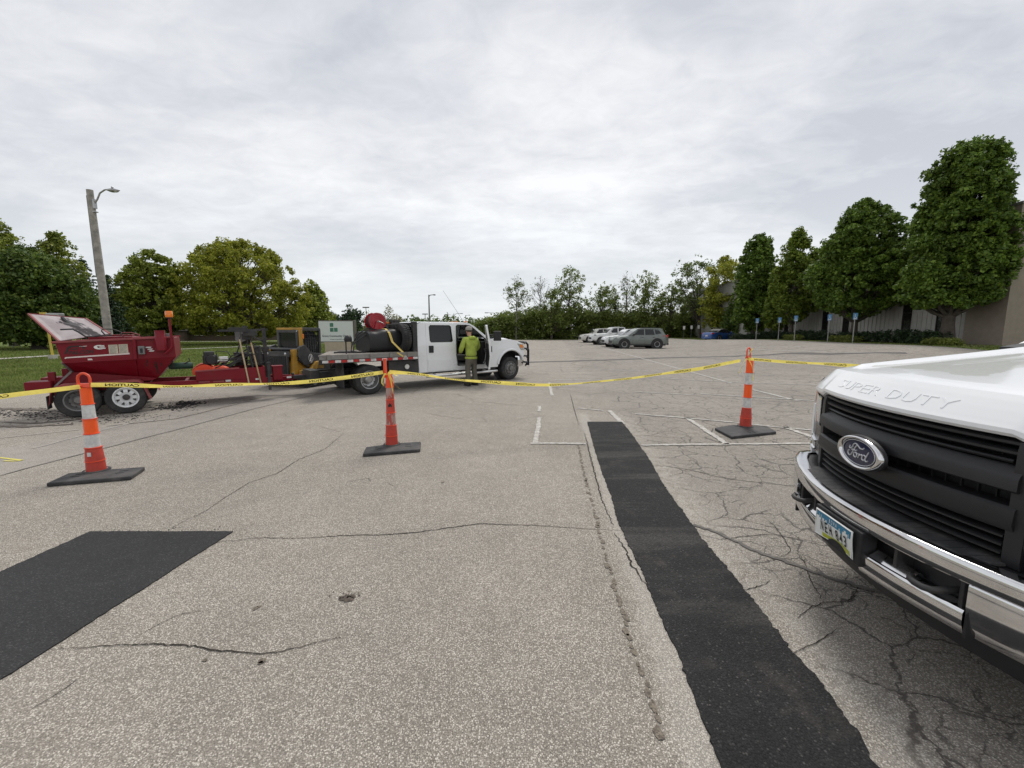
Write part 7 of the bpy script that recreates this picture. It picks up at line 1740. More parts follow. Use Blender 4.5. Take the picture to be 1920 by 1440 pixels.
for (a, b, c, l) in ((1417, 637.8, 596.5, 'blue accessible parking sign farthest along the hedge nearest the blue car'), (1458.5, 639, 595, 'blue accessible parking sign second from the blue car'), (1488.5, 640.2, 591.5, 'blue accessible parking sign in the middle of the row of five'), (1551, 641.8, 589, 'blue accessible parking sign second nearest along the hedge'), (1598, 643.2, 586.5, 'blue accessible parking sign nearest before the broad tree')): access_sign(a, b, c, l)
for (a, b, c, l) in ((1281.5, 632.2, 611, 'small pale lot sign leftmost of three before the far trees'), (1295.5, 632, 610, 'small pale lot sign in the middle of three before the far trees'), (1308.5, 631.8, 609.5, 'small pale lot sign of the three closest to the blue car')):
    g0 = D(a, b, 66); g0.z = float(gh(g0.x, g0.y)) - .03; zt = D(a, c, 66).z - g0.z; e = empty('lot_sign', g0); tag(e, l, 'sign', 'three small pale signs before the far trees')
    mb = MB(); mb.bar((0, 0, 0), (0, 0, zt), .07, .06, up=(1, 0, 0)); mb.build('post', M_STEEL, e); mb = MB(); mb.box((0, -.05, zt - .30), (.34, .02, .55)); mb.build('plate', M_WHITEPRINT, e)
# church sign
CS_Y = 32.0; c0 = D(633, 640, CS_Y); CS = empty('church_sign', (c0.x, CS_Y, -.03), R(4)); tag(CS, 'white church sign board with three green squares on a beige plinth', 'sign')
zt = D(633, 600, CS_Y).z; zb = D(633, 641, CS_Y).z; wS = 2.50
M_BOARD = mat('white_sign_face', (.60, .62, .61), .45, 0, .03, 4); M_BEIGE = mat('beige_block', (.44, .36, .27), .85, 0, .08, 4, bump=.2, bs=40)
mb = MB(); mb.span((-.88, -.25, -.1), (1.05, .35, zb + .03)); mb.build('plinth', M_BEIGE, CS)
mb = MB(); mb.span((-wS / 2 - .06, -.22, zb), (wS / 2 + .10, .42, zt)); mb.build('cabinet', mat('bronze_cabinet', (.10, .085, .07), .5, .2, .15, 6), CS, bevel=.02)
mb = MB(); mb.span((-wS / 2 + .0, -.245, zb + .07), (wS / 2 + .02, -.222, zt - .07)); bd = mb.build('board', M_BOARD, CS)
hS = zt - zb - .14; zc = (zt + zb) / 2
M_GSQ = mat('sign_green', (.045, .155, .105), .45, 0, .25, 3)
for (x, z) in ((-.30, .36), (-.30, .10), (.0, .10)):
    mb = MB(); mb.span((x - .13, -.250, zc + (z - .12) * hS / 1.4 * 1.3), (x + .13, -.246, zc + (z + .085) * hS / 1.4 * 1.3)); mb.build('logo_square', M_GSQ, bd)
M_SIGNTXT = mat('dark_grey_print', (.07, .08, .09), .5, 0, .05, 10)
mb = MB(); text_on(mb, 'Grace Community Church', 2.12, .20, lambda x, y: (x + .02, -.248, zc - .24 * hS + y), .028); mb.build('lettering', M_SIGNTXT, bd, fix=False)
mb = MB(); text_on(mb, 'www.grace63.org', 1.15, .13, lambda x, y: (x + .10, -.248, zc - .40 * hS + y), .02); mb.build('lettering', M_SIGNTXT, bd, fix=False)
# wooden lamp pole
LPY = 14.5; b0 = D(213, 700, LPY); t0 = D(168, 356, LPY); LP = empty('street_lamp', (b0.x, LPY, -.05)); tag(LP, 'weathered wooden pole with curved arm street lamp behind the hotbox trailer', 'street lamp')
tv = Vector((t0.x - b0.x, 0, t0.z + .05))
mb = MB(); mb.tube([(0, 0, 0), tv * .5, tv], .125, 14, radii=[.125, .110, .090]); mb.build('pole', M_WOODPOLE, LP, smooth=60)
mb = MB(); arm = [tv + Vector((.10, 0, -.45)), tv + Vector((.22, 0, -.30)), tv + Vector((.33, 0, -.10)), tv + Vector((.50, 0, .0)), tv + Vector((.66, 0, .02))]; mb.tube(arm, .024, 8); mb.box(tv + Vector((.10, 0, -.45)), (.08, .10, .30)); mb.box(tv + Vector((.10, 0, -.70)), (.08, .14, .03)); mb.build('arm', M_STEEL, LP)
mb = MB(); hp = tv + Vector((.78, 0, .0)); mb.grid(lambda u, v: (hp.x - .20 + .42 * u, .085 * math.sin(math.pi * (.1 + .85 * u)) * math.cos(2 * math.pi * v), hp.z + .0 + (.055 if math.sin(2 * math.pi * v) > 0 else .075) * math.sin(math.pi * (.1 + .85 * u)) * math.sin(2 * math.pi * v) - .02 * u), 10, 14); mb.sphere(hp + Vector((-.02, 0, .075)), .035, 8); lh_ = mb.build('lamp_head', M_STEEL, LP, smooth=60)
mb = MB(); mb.sphere(hp + Vector((.08, 0, -.045)), .075, 12, (1.2, .8, .5)); mb.build('globe', M_CLEARL, lh_, smooth=80)
mb = MB(); mb.tube([tv * .55 + Vector((-.10, -.06, 0)), tv * .8 + Vector((-.09, -.05, 0)), tv * .97 + Vector((-.08, -.05, 0))], .012, 6); mb.build('conduit', M_GREYST, LP)
def far_lamp(px, top, Y, arm, label, th=.10, double=False, group='street lamps far beyond the lot'):
    a = D(px, top, Y); e = empty('street_lamp', (a.x, Y, float(gh(a.x, Y)) - .05)); tag(e, label, 'street lamp', group); z = a.z
    mb = MB(); mb.tube([(0, 0, 0), (0, 0, z)], th, 8, r2=th * .7); mb.build('pole', M_GREYST, e)
    mb = MB(); s = 1 if arm > 0 else -1; A = abs(arm)
    if double: mb.box((0, 0, z), (A * 1.2, .3, .25))
    else: mb.tube([(0, 0, z - A * .35), (s * A * .3, 0, z - .05), (s * A, 0, z)], th * .45, 6); mb.box((s * A * 1.1, 0, z - .02), (A * .35, .3, .16))
    mb.build('arm', M_GREYST, e)
far_lamp(804, 552, 62, .75, 'brown pole lamp rising behind the flatbed cab', .13)
far_lamp(686, 576, 95, 1.2, 'tall lamp with twin box heads above the red hose reel', .10, True)
far_lamp(797, 588.5, 110, 1.2, 'short distant lamp with flat box head beside the brown pole', .12, True)
far_lamp(851, 587.5, 120, 2.0, 'pale distant lamp with curved arm left over the cab roof', .14)
far_lamp(873, 590.5, 120, 1.0, 'pale distant lamp with short curved arm over the cab roof', .12)
far_lamp(932, 586, 100, -2.3, 'pale distant lamp with arm turned left before the hedge trees', .13)
# yellow marker pole with a grey box, behind the propped lid
yp = D(99, 668, 24.0); YP = empty('marker_pole', (yp.x, 24.0, -.05)); tag(YP, 'yellow pole with grey box on top behind the propped trailer lid', 'pole')
zt = D(90, 590, 24).z; xt = D(85, 590, 24).x - yp.x
M_YP = mat('yellow_pole_paint', (.60, .44, .06), .5, 0, .15, 6, dirt=.2)
mb = MB(); mb.tube([(0, 0, 0), (xt * .5, 0, zt * .55), (xt, 0, zt)], .055, 8); mb.build('pole', M_YP, YP); mb = MB(); mb.box((xt - .12, 0, zt + .05), (.22, .2, .26)); mb.build('bracket', M_YP, YP)
mb = MB(); mb.box((xt + .55, 0, zt + .02), (.75, .35, .22)); mb.bar((xt, 0, zt), (xt + .3, 0, zt), .05, .05); mb.build('box', M_STEEL, YP, bevel=.03); mb = MB(); mb.span((-.14, -.14, 0), (.14, .14, .28)); mb.build('footing', M_CONC, YP)
# low houses under the trees on the left
def house(px0, px1, ytop, Y, label, wall_m, roof_m, door=None, hgt=None, rise=1.3):
    a = D(px0, 640, Y); b = D(px1, 640, Y); w = b.x - a.x; z1 = D(px0, ytop, Y).z; zw = z1 - rise; e = empty('house', ((a.x + b.x) / 2, Y, -.04)); tag(e, label, 'house', 'low houses under the left trees')
    mb = MB(); mb.span((-w / 2, 0, 0), (w / 2, 7, zw)); mb.build('wall', wall_m, e)
    mb = MB(); mb.prism([(-.5, zw), (3.5, z1), (7.5, zw), (7.5, zw - .18), (-.5, zw - .18)], lambda p, q, d: (-w / 2 - .4 + d, p, q), 0, w + .8); rf = mb.build('roof', roof_m, e); mb = MB(); mb.span((w * .2, 3, z1 - .2), (w * .2 + .7, 3.8, z1 + .6)); mb.build('chimney', wall_m, rf)
    n = max(2, int(w / 3.2))
    for i in range(n):
        x = -w / 2 + (i + .5) * w / n
        if door is not None and i == door:
            mb = MB(); mb.span((x - 1.3, -.06, 0), (x + 1.3, .0, 2.0)); g_ = mb.build('garage_door', M_CONC, e)
            continue
        mb = MB(); mb.span((x - .6, -.05, .9), (x + .6, .0, zw - .35)); wf_ = mb.build('window', M_DARKWIN, e); mb = MB(); mb.span((x - .68, -.08, .82), (x + .68, -.05, .90)); mb.span((x - .03, -.07, .9), (x + .03, -.05, zw - .35)); mb.build('frame', M_WHITEPRINT, wf_)
M_BRICKW = mat('brown_cedar_wall', (.095, .070, .052), .85, 0, .2, 5); M_SHING = mat('grey_brown_shingle', (.085, .078, .072), .9, 0, .25, 8, bump=.3, bs=25)
house(205, 318, 601, 62, 'low brown house with pale garage door behind the wooden pole', M_BRICKW, M_SHING, 2)
house(352, 482, 606, 66, 'low dark brown house under the big yellow green tree', M_BRICKW, M_SHING, None)
gs = D(52, 650, 40); GS = empty('garden_swing', (gs.x, 40, -.04), R(10)); tag(GS, 'garden swing bench with canopy frame on the far lawn', 'swing')
mb = MB()
for s in (-1, 1): mb.tube([(s * .9, -.4, 0), (s * .85, 0, 1.7), (s * .9, .4, 0)], .035, 6)
mb.tube([(-.85, 0, 1.7), (.85, 0, 1.7)], .04, 6); mb.build('frame', M_GREYST, GS); mb = MB(); mb.span((-.7, -.2, .45), (.7, .25, .52)); mb.span((-.7, .22, .5), (.7, .28, 1.0)); mb.build('bench', M_BLACKME, GS); mb = MB(); mb.box((0, 0, 1.74), (1.9, .9, .06)); mb.build('canopy', M_CHAR, GS)
# ================================================================ TREES
M_BARK = mat('grey_brown_bark', (.075, .062, .050), .95, 0, .35, 5, bump=.8, bs=14)
M_BARKL = mat('pale_grey_bark', (.20, .185, .165), .95, 0, .3, 5, bump=.6, bs=14)
LM = {
 'maple': leaf_mat('maple_leaf', (0.057, 0.097, 0.018), (0.108, 0.176, 0.026), (0.194, 0.276, 0.040), .30),
 'maple2': leaf_mat('bright_maple_leaf', (0.072, 0.111, 0.016), (0.141, 0.199, 0.025), (0.248, 0.307, 0.044), .35),
 'dark': leaf_mat('dark_leaf', (0.049, 0.083, 0.020), (0.091, 0.143, 0.028), (0.174, 0.227, 0.040), .28),
 'olive': leaf_mat('olive_spring_leaf', (0.157, 0.184, 0.020), (0.275, 0.293, 0.031), (0.430, 0.430, 0.059), .40),
 'mid': leaf_mat('mid_green_leaf', (0.110, 0.145, 0.025), (0.206, 0.252, 0.039), (0.346, 0.381, 0.064), .36),
 'line': leaf_mat('tree_line_leaf', (0.092, 0.127, 0.026), (0.157, 0.203, 0.044), (0.243, 0.292, 0.080), .45),
 'spring': leaf_mat('thin_spring_leaf', (0.087, 0.120, 0.033), (0.143, 0.188, 0.054), (0.225, 0.270, 0.093), .42),
 'needle': leaf_mat('dark_needles', (0.025, 0.049, 0.026), (0.045, 0.079, 0.038), (0.085, 0.126, 0.056), .15),
 'hedge': leaf_mat('hedge_leaf', (0.011, 0.021, 0.009), (0.019, 0.039, 0.013), (0.039, 0.066, 0.019), .18),
 'blossom': leaf_mat('pale_bud_leaf', (0.169, 0.156, 0.078), (0.260, 0.240, 0.117), (0.351, 0.325, 0.182), .40),
 'yellowgreen': leaf_mat('yellow_green_leaf', (0.098, 0.124, 0.023), (0.163, 0.189, 0.036), (0.234, 0.260, 0.065), .38),
}
def leaves(rg, C, rad, per, size, up=.35, droop=0.0, flat=1.0):
    """leaf quads scattered in clumps: C clump centres, rad clump radii"""
    n = len(C); tot = n * per
    c = np.repeat(C, per, 0); r = np.repeat(rad, per)
    d = rg.normal(size=(tot, 3)); d /= np.linalg.norm(d, axis=1)[:, None]
    p = c + d * (r * rg.random(tot) ** .45)[:, None] * np.array([1, 1, flat]); p[:, 2] -= droop * r * rg.random(tot)
    nrm = rg.normal(size=(tot, 3)) + d * .5; nrm[:, 2] += up * 2; nrm /= np.linalg.norm(nrm, axis=1)[:, None]
    a = np.cross(nrm, rg.normal(size=(tot, 3))); a /= np.linalg.norm(a, axis=1)[:, None]; b = np.cross(nrm, a)
    s = (size * (.38 + 1.15 * rg.random(tot)))[:, None]; w = s * .62
    V = np.stack([p - a * s, p - b * w + nrm * s * .12, p + a * s, p + b * w + nrm * s * .12], 1).reshape(-1, 3)
    return V
def tree(label, base, H, prof, m, seed, nclump=90, per=150, leaf=.16, crad=.55, trunk=.18, bare=.18, squash=1.0, lobes=.25, bark=None, group=None, lean=(0, 0), shell=.55, name='tree', up=.35, forks=1, flat=.8, droop=0.0, twigs=0):
    """prof: list of (height fraction, radius in metres) of the crown outline"""
    rg = np.random.default_rng(seed); rnd = random.Random(seed)
    e = empty(name, base); tag(e, label, 'tree', group)
    bark = bark or M_BARK
    zs = np.array([p[0] for p in prof]) * H; zs[-1] -= crad * .55; rs = np.maximum(.12, np.array([p[1] for p in prof]) - crad * .60)
    ph = rg.random(6) * 6.283
    def env(z, a):
        r = np.interp(z, zs, rs); return r * (1 + lobes * (np.sin(2 * a + ph[0] + z * .5) * .4 + np.sin(3 * a + ph[1] - z * .9) * .35 + np.sin(5 * a + ph[2] + z * 1.4) * .25))
    # clump centres inside the outline, mostly towards its surface
    zz = []; wts = rs / rs.sum()
    C = []; k = 0
    while len(C) < nclump and k < nclump * 40:
        k += 1; z = rnd.uniform(zs[0], zs[-1]); rmax = float(np.interp(z, zs, rs))
        if rnd.random() > (rmax / rs.max()) ** 1.2 + .06: continue
        a = rnd.uniform(0, 6.283); q = (shell + (1 - shell) * rnd.random()) if rnd.random() < .8 else rnd.random()
        r = float(env(z, a)) * q; C.append((r * math.cos(a) + lean[0] * z / H, r * math.sin(a) * squash + lean[1] * z / H, z))
    C = np.array(C); rad = crad * (.65 + .8 * rg.random(len(C)))
    V = leaves(rg, C, rad, per, leaf, up, droop, flat)
    # ragged sprays that stand out of the outline
    S_ = []
    for _ in range(int(nclump * .8)):
        z = rnd.uniform(zs[0], zs[-1] + crad * .3); a = rnd.uniform(0, 6.283); r = float(env(min(z, zs[-1]), a)) + crad * rnd.uniform(.05, .58); z += crad * rnd.uniform(.0, .3); S_.append((r * math.cos(a) + lean[0] * z / H, r * math.sin(a) * squash + lean[1] * z / H, min(z, H * 1.01)))
    S_ = np.array(S_); V = np.concatenate([V, leaves(rg, S_, crad * (.22 + .30 * rg.random(len(S_))), max(2, int(per * .16)), leaf * .9, up, droop, 1.2)])
    raw_mesh('crown', V, np.arange(len(V)).reshape(-1, 4), m, e)
    mb = MB(); zc = zs[0]; top = H * .86; pts = []
    n = 8
    for i in range(n + 1):
        z = top * i / n; pts.append((lean[0] * z / H + rnd.gauss(0, .03 * trunk * 4) * (i > 0), lean[1] * z / H + rnd.gauss(0, .03 * trunk * 4) * (i > 0), z))
    mb.tube(pts, trunk, 10, radii=[trunk * (1.35 if i == 0 else 1.0 - .86 * i / n) for i in range(n + 1)])
    P = np.array(pts)
    pick = list(range(len(C))); rnd.shuffle(pick)
    for i in pick[:int(30 + .35 * len(C))]:
        c = C[i]; z0 = max(bare * H * .8, c[2] - math.hypot(c[0], c[1]) * rnd.uniform(.5, 1.1) - .3); z0 = min(z0, top * .95)
        s0 = np.array([np.interp(z0, P[:, 2], P[:, 0]), np.interp(z0, P[:, 2], P[:, 1]), z0]); tr = trunk * (1 - .86 * z0 / top)
        mid = s0 + (c - s0) * .5 + np.array([0, 0, -.06 * np.linalg.norm(c - s0)]) + rg.normal(size=3) * .10
        mb.tube([s0, mid, c], tr * .5, 5, radii=[max(.012, tr * .52), max(.009, tr * .28), .006], cap=False)
        for _ in range(twigs):
            q = c + rg.normal(size=3) * crad * .7 + np.array([0, 0, crad * .3]); q[2] = min(q[2], H * .985); mb.tube([mid + (c - mid) * rnd.random(), c + (q - c) * .5, q], .012, 3, radii=[.022, .014, .006], cap=False)
    mb.build('trunk', bark, e, smooth=80, fix=False)
    return e
def place(px, Y):
    a = D(px, 640, Y); return Vector((a.x, Y, float(gh(a.x, Y)) - .06))
def hgt(px, ytop, Y, base): return D(px, ytop, Y).z - base.z
def T_(label, px, ytop, Y, prof, m, seed, **k):
    b = place(px, Y); H = hgt(px, ytop, Y, b); S = Y / FPX / math.sqrt(1 + (b.x / b.y) ** 2) * k.pop('kw', 1.05)
    return tree(label, b, H, [(f, r * S) for f, r in prof], m, seed, **k)      # crown radii given in picture pixels at that distance
GB = 'broad maples in front of the church building'
T_('huge upright maple with lobed crown at the tan end wall', 1774, 264, 27.0, [(.20, 78), (.26, 106), (.36, 112), (.46, 100), (.58, 108), (.68, 100), (.78, 100), (.88, 86), (.95, 66), (1.0, 30)], LM['maple'], 11, nclump=330, per=300, leaf=.105, crad=.58, trunk=.36, lobes=.30, shell=.66, flat=.6, kw=.90, group=GB)
T_('broad round maple behind the nearest blue parking sign', 1598, 376, 34.2, [(.20, 30), (.27, 76), (.40, 96), (.55, 98), (.70, 86), (.85, 62), (.95, 36), (1.0, 12)], LM['maple'], 12, nclump=260, per=240, leaf=.12, crad=.60, trunk=.26, lobes=.32, shell=.64, flat=.6, kw=.97, group=GB)
T_('narrow lighter green maple between the two dark ones', 1482, 428, 42, [(.17, 16), (.26, 44), (.45, 52), (.62, 42), (.78, 34), (.9, 20), (1.0, 6)], LM['maple2'], 13, nclump=120, per=170, leaf=.13, crad=.52, trunk=.20, lobes=.3, shell=.5, kw=.95, group=GB)
T_('tall narrow dark maple farthest along the building by the blue car', 1410, 438, 50, [(.12, 22), (.2, 40), (.45, 44), (.65, 40), (.8, 34), (.92, 22), (1.0, 8)], LM['maple'], 14, nclump=170, per=190, leaf=.15, crad=.60, trunk=.22, lobes=.3, shell=.55, kw=.98, group=GB)
T_('small leafy maple low beside the narrow lighter one', 1448, 530, 45, [(.18, 12), (.4, 26), (.7, 22), (1.0, 5)], LM['maple2'], 15, nclump=40, per=120, leaf=.16, crad=.5, trunk=.10, group=GB)
GL = 'trees on the lawn behind the trailer'
T_('large rounded yellow green tree behind the loader', 462, 450, 50, [(.10, 70), (.18, 112), (.35, 128), (.55, 122), (.72, 104), (.86, 74), (.95, 42), (1.0, 14)], LM['olive'], 21, nclump=380, per=190, leaf=.125, crad=.72, trunk=.36, lobes=.16, shell=.62, group=GL, up=.3, twigs=1)
T_('layered mid green tree left of the large yellow green one', 298, 468, 46, [(.10, 30), (.22, 56), (.42, 64), (.60, 62), (.76, 52), (.90, 36), (1.0, 10)], LM['mid'], 22, nclump=190, per=150, leaf=.14, crad=.66, trunk=.24, lobes=.25, shell=.55, group=GL, flat=.5)
T_('broad dark green maple over the propped trailer lid', 72, 462, 36, [(.10, 70), (.22, 110), (.45, 122), (.62, 112), (.78, 84), (.9, 50), (1.0, 12)], LM['dark'], 23, nclump=300, per=190, leaf=.13, crad=.70, trunk=.38, lobes=.22, shell=.55, group=GL)
T_('tall thin crowned tree at the far left edge', 25, 408, 44, [(.30, 40), (.5, 66), (.7, 64), (.86, 46), (1.0, 14)], LM['mid'], 24, nclump=110, per=80, leaf=.16, crad=.7, trunk=.28, lobes=.35, shell=.5, group=GL, twigs=1)
T_('feathery green tree rising between the maple and the pole', 128, 432, 42, [(.30, 26), (.5, 44), (.72, 46), (.88, 32), (1.0, 6)], LM['mid'], 25, nclump=90, per=80, leaf=.15, crad=.65, trunk=.22, lobes=.4, shell=.45, group=GL, twigs=1)
T_('dark green maple filling the far left edge', -70, 470, 34, [(.10, 60), (.3, 100), (.55, 96), (.8, 60), (1.0, 12)], LM['dark'], 26, nclump=120, per=150, leaf=.17, crad=.8, trunk=.3, lobes=.2, group=GL)
T_('dark low tree between the pole and the layered green tree', 232, 540, 58, [(.05, 26), (.3, 36), (.6, 30), (.85, 16), (1.0, 4)], LM['dark'], 27, nclump=80, per=120, leaf=.18, crad=.75, trunk=.2, group=GL)
def conifer(label, px, ytop, Y, wpx, seed, m='needle', group=None, base_f=.04):
    b = place(px, Y); H = hgt(px, ytop, Y, b); rw = wpx * Y / FPX; rg = np.random.default_rng(seed); rnd = random.Random(seed)
    e = empty('conifer_tree', b); tag(e, label, 'conifer tree', group); C = []; mb = MB(); mb.tube([(0, 0, 0), (0, 0, H * .97)], .2, 8, r2=.03)
    z = H * base_f
    while z < H * .98:
        f = (z - H * base_f) / (H * (1 - base_f)); R_ = rw * (1 - f) ** .85 * rnd.uniform(.8, 1.1) + .12; n = max(4, int(9 * (1 - f)) + 3); a0 = rnd.random() * 6
        for i in range(n):
            a = a0 + 6.283 * i / n + rnd.gauss(0, .15); q = R_ * rnd.uniform(.75, 1.1); tip = (q * math.cos(a), q * math.sin(a), z - .10 * q + .1 * q * f); mb.tube([(0, 0, z), tip], .03, 3, r2=.008, cap=False)
            for t in np.linspace(.25, 1, max(2, int(q / .45))): C.append((tip[0] * t, tip[1] * t, z - (.10 * q) * t))
        z += max(.35, .05 * H) * (1 - .4 * f)
    C = np.array(C); V = leaves(rg, C, np.full(len(C), .34), max(14, int(5200 / len(C))), .13, .1, .25, .5); raw_mesh('crown', V, np.arange(len(V)).reshape(-1, 4), LM[m], e); mb.build('trunk', M_BARK, e, fix=False)
conifer('dark conifer directly behind the wooden pole', 172, 482, 54, 48, 31, group='dark conifers on the left')
conifer('narrow dark conifer right of the wooden pole', 214, 512, 56, 34, 32, group='dark conifers on the left')
T_('dark pine like tree at the right flank of the yellow green tree', 592, 524, 60, [(.06, 26), (.25, 44), (.5, 36), (.75, 22), (1.0, 5)], LM['mid'], 33, nclump=110, per=110, leaf=.18, crad=.8, trunk=.25, group=GL)
T_('small dark pine above the church sign', 660, 571, 78, [(.15, 14), (.4, 24), (.7, 22), (1.0, 6)], LM['needle'], 34, nclump=44, per=80, leaf=.2, crad=.8, trunk=.18, lobes=.4, group='small trees behind the church sign')
T_('low dark pine at the left top of the church sign', 622, 580, 80, [(.1, 16), (.4, 26), (.7, 18), (1.0, 4)], LM['needle'], 40, nclump=40, per=80, leaf=.2, crad=.8, trunk=.15, group='small trees behind the church sign')
T_('thin budding birch right of the red hose reel', 731, 573, 80, [(.2, 10), (.45, 20), (.7, 15), (1.0, 4)], LM['blossom'], 35, nclump=40, per=22, leaf=.13, crad=.7, trunk=.08, bark=M_BARKL, group='small trees behind the church sign', twigs=2)
T_('thin yellowish sapling nearest the flatbed cab', 747, 590, 76, [(.2, 8), (.5, 16), (.8, 10), (1.0, 3)], LM['blossom'], 36, nclump=34, per=30, leaf=.13, crad=.6, trunk=.07, bark=M_BARKL, group='small trees behind the church sign', twigs=1)
T_('small budding tree between the dark pine and the reel', 692, 582, 84, [(.2, 10), (.5, 16), (1.0, 4)], LM['blossom'], 37, nclump=30, per=22, leaf=.14, crad=.7, trunk=.07, group='small trees behind the church sign', twigs=1)
T_('orange budded shrub tree behind the black tank', 704, 606, 72, [(.1, 14), (.5, 16), (1.0, 6)], LM['yellowgreen'], 38, nclump=30, per=60, leaf=.15, crad=.6, trunk=.07, group='small trees behind the church sign')
GT = 'trees of the far tree line'
tl_ = [
 ('thin half bare tree leftmost of the far tree line', 968, 514, 74, [(.40, 12), (.6, 26), (.8, 24), (1.0, 6)], 'spring', 51, dict(nclump=50, per=18, twigs=4, bark=M_BARKL, trunk=.14)),
 ('bare grey tree second in the far tree line', 1012, 516, 76, [(.40, 12), (.6, 24), (.85, 20), (1.0, 5)], 'spring', 52, dict(nclump=50, per=1, twigs=6, bark=M_BARKL, trunk=.16)),
 ('tall open green tree above the pearl white suv', 1066, 498, 76, [(.15, 26), (.35, 34), (.6, 38), (.85, 30), (1.0, 8)], 'line', 53, dict(nclump=95, per=40, twigs=2)),
 ('low leafy tree left of the white pickup', 1034, 540, 73, [(.08, 22), (.35, 30), (.7, 22), (1.0, 5)], 'line', 54, dict(nclump=60, per=70)),
 ('ragged green tree over the white pickup', 1124, 526, 75, [(.10, 30), (.35, 36), (.65, 30), (.9, 20), (1.0, 5)], 'line', 55, dict(nclump=75, per=52, twigs=1)),
 ('leaning twiggy tree right of the white pickup', 1152, 530, 77, [(.25, 14), (.55, 20), (1.0, 5)], 'spring', 56, dict(nclump=50, per=30, twigs=3)),
 ('green tree above the sage suv with twiggy top', 1206, 506, 76, [(.10, 34), (.35, 42), (.6, 40), (.85, 26), (1.0, 6)], 'line', 57, dict(nclump=110, per=52, twigs=2)),
 ('bare topped tree left of the tree above the sage suv', 1172, 508, 79, [(.4, 10), (.7, 18), (1.0, 5)], 'spring', 58, dict(nclump=40, per=4, twigs=6, bark=M_BARKL)),
 ('spreading green tree right of the sage suv', 1254, 532, 74, [(.10, 34), (.35, 42), (.65, 34), (.9, 18), (1.0, 5)], 'line', 59, dict(nclump=90, per=55, twigs=1)),
 ('tall open tree leaning left over the lot signs', 1312, 476, 70, [(.30, 26), (.5, 44), (.75, 46), (.92, 30), (1.0, 8)], 'spring', 60, dict(nclump=105, per=44, twigs=2, lean=(-1.5, 0), trunk=.26)),
 ('dense olive tree beside the farthest dark maple', 1352, 478, 64, [(.14, 34), (.35, 44), (.6, 46), (.85, 32), (1.0, 8)], 'olive', 61, dict(nclump=140, per=110, trunk=.28)),
 ('dark low tree behind the blue car', 1378, 560, 60, [(.06, 26), (.4, 32), (.75, 22), (1.0, 5)], 'dark', 62, dict(nclump=70, per=110)),
 ('bushy tree filling the gap behind the lot signs', 1296, 556, 76, [(.06, 34), (.4, 40), (.75, 26), (1.0, 6)], 'line', 63, dict(nclump=90, per=90)),
]
for l, px, yt, Y, pr, m, sd_, kw in tl_: T_(l, px, yt, Y, pr, LM[m], sd_, **dict(dict(leaf=.15, crad=.70, trunk=.2, lobes=.35, shell=.45, group=GT), **kw))
# undergrowth that closes the tree line down to the ground: one uncountable mass
def undergrowth():
    rg = np.random.default_rng(77); C = []; Rr = []
    tab = [(900, 604), (930, 594), (965, 590), (1000, 586), (1060, 578), (1120, 590), (1200, 588), (1280, 592), (1340, 588), (1400, 596)]
    for i in range(1500):
        px = rg.uniform(893, 1404); Y = rg.uniform(73.5, 80); yt = np.interp(px, [t[0] for t in tab], [t[1] for t in tab]) + rg.normal() * 4
        z1 = D(px, yt, Y).z; x = D(px, 640, Y).x; z = .2 + (z1 - .2) * rg.random() ** (.8 if i % 3 else 2.2); C.append((x, Y, z)); Rr.append(.55 + .6 * rg.random())
    C = np.array(C); V = leaves(rg, C, np.array(Rr), 64, .18, .35, 0, .9); o = raw_mesh('undergrowth', V, np.arange(len(V)).reshape(-1, 4), LM['line']); tag(o, kind='stuff')
undergrowth()
def far_wood():
    rg = np.random.default_rng(78); C = []; Rr = []
    for i in range(900):
        px = rg.uniform(-700, 900); Y = rg.uniform(84, 100); yt = 606 + 8 * math.sin(px * .013) + rg.normal() * 4 - (24 if px < 560 else 0) ; z1 = D(px, yt, Y).z; C.append((D(px, 640, Y).x, Y, .3 + max(.5, z1 - .3) * rg.random())); Rr.append(.9 + .8 * rg.random())
    C = np.array(C); V = leaves(rg, C, np.array(Rr), 42, .28, .35, 0, .9); o = raw_mesh('distant_wood', V, np.arange(len(V)).reshape(-1, 4), LM['dark']); tag(o, kind='stuff')
far_wood()
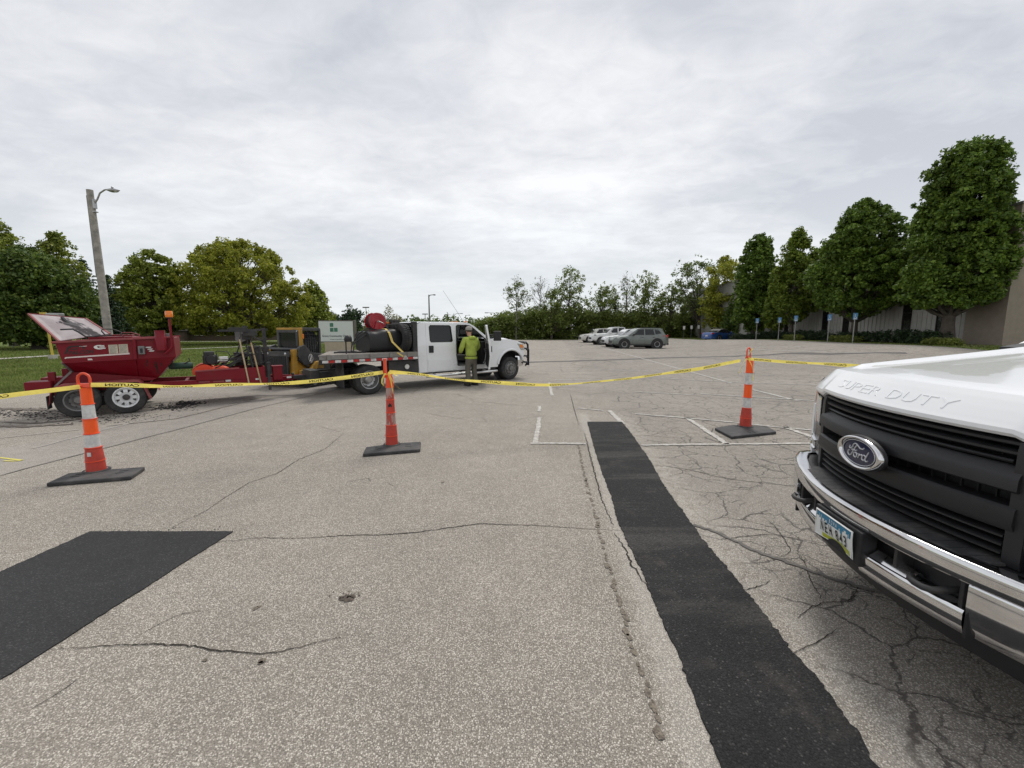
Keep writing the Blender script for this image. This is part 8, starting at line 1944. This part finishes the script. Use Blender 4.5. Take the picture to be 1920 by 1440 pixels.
# clipped hedge along the building, with gaps, and small yellow green shrubs
def hedge(y0, y1, x, h, label, seed, m='hedge', w=.75, nm='hedge', cat='hedge', group='clipped dark hedges along the building'):
    rg = np.random.default_rng(seed); z0 = float(gh(x, (y0 + y1) / 2)) - .05; L_ = y1 - y0; e = empty(nm, (x, (y0 + y1) / 2, z0)); tag(e, label, cat, group)
    n = int(L_ * 34) + 6; C = np.stack([rg.uniform(-w, w, n), rg.uniform(-L_ / 2, L_ / 2, n), rg.uniform(.1, h - .15, n)], 1); C[:, 2] *= 1 - .15 * (C[:, 0] / w) ** 2
    V = leaves(rg, C, np.full(n, .24), 46, .055, .4, 0, .9); raw_mesh('foliage', V, np.arange(len(V)).reshape(-1, 4), LM[m], e)
    mb = MB()
    for k in range(max(2, int(L_ / .8))): yy = -L_ / 2 + .3 + k * .8; mb.tube([(0, yy, 0), (rg.normal() * .15, yy + rg.normal() * .2, h * .7)], .03, 5, r2=.01)
    mb.build('stems', M_BARK, e)
hx = 27.6
hedge(26.6, 31.4, hx, 1.10, 'clipped dark hedge nearest, beside the huge maple', 1); hedge(31.9, 35.4, hx + .1, 1.0, 'clipped dark hedge between the two nearest parking signs', 2)
hedge(36.2, 40.6, hx + .2, 1.05, 'clipped dark hedge behind the middle parking sign', 3); hedge(41.2, 46.5, hx + .2, 1.0, 'clipped dark hedge beside the tall narrow maple', 4); hedge(46.9, 52.5, hx + .2, 1.0, 'clipped dark hedge farthest, behind the blue car', 5)
GY = 'low yellow green shrubs before the hedges'
hedge(25.0, 26.6, 26.7, .55, 'low yellow green shrub at the foot of the huge maple', 6, 'yellowgreen', .5, 'shrub', 'shrub', GY)
hedge(32.0, 34.2, 26.4, .62, 'low yellow green shrub between the two nearest parking signs', 7, 'yellowgreen', .4, 'shrub', 'shrub', GY)
hedge(38.6, 40.4, 26.6, .62, 'low yellow green shrub left of the middle parking sign', 8, 'yellowgreen', .4, 'shrub', 'shrub', GY)
hedge(53.5, 58.0, 29.0, .95, 'yellow green bush beside the blue car', 9, 'maple2', .8, 'shrub', 'shrub', GY)
sheet('mulch_bed', M_MULCH, 40, 4, lambda u, v: (26.75 + .035 * (30 * u) + 3.4 * v, 24.6 + 29 * u), .012)
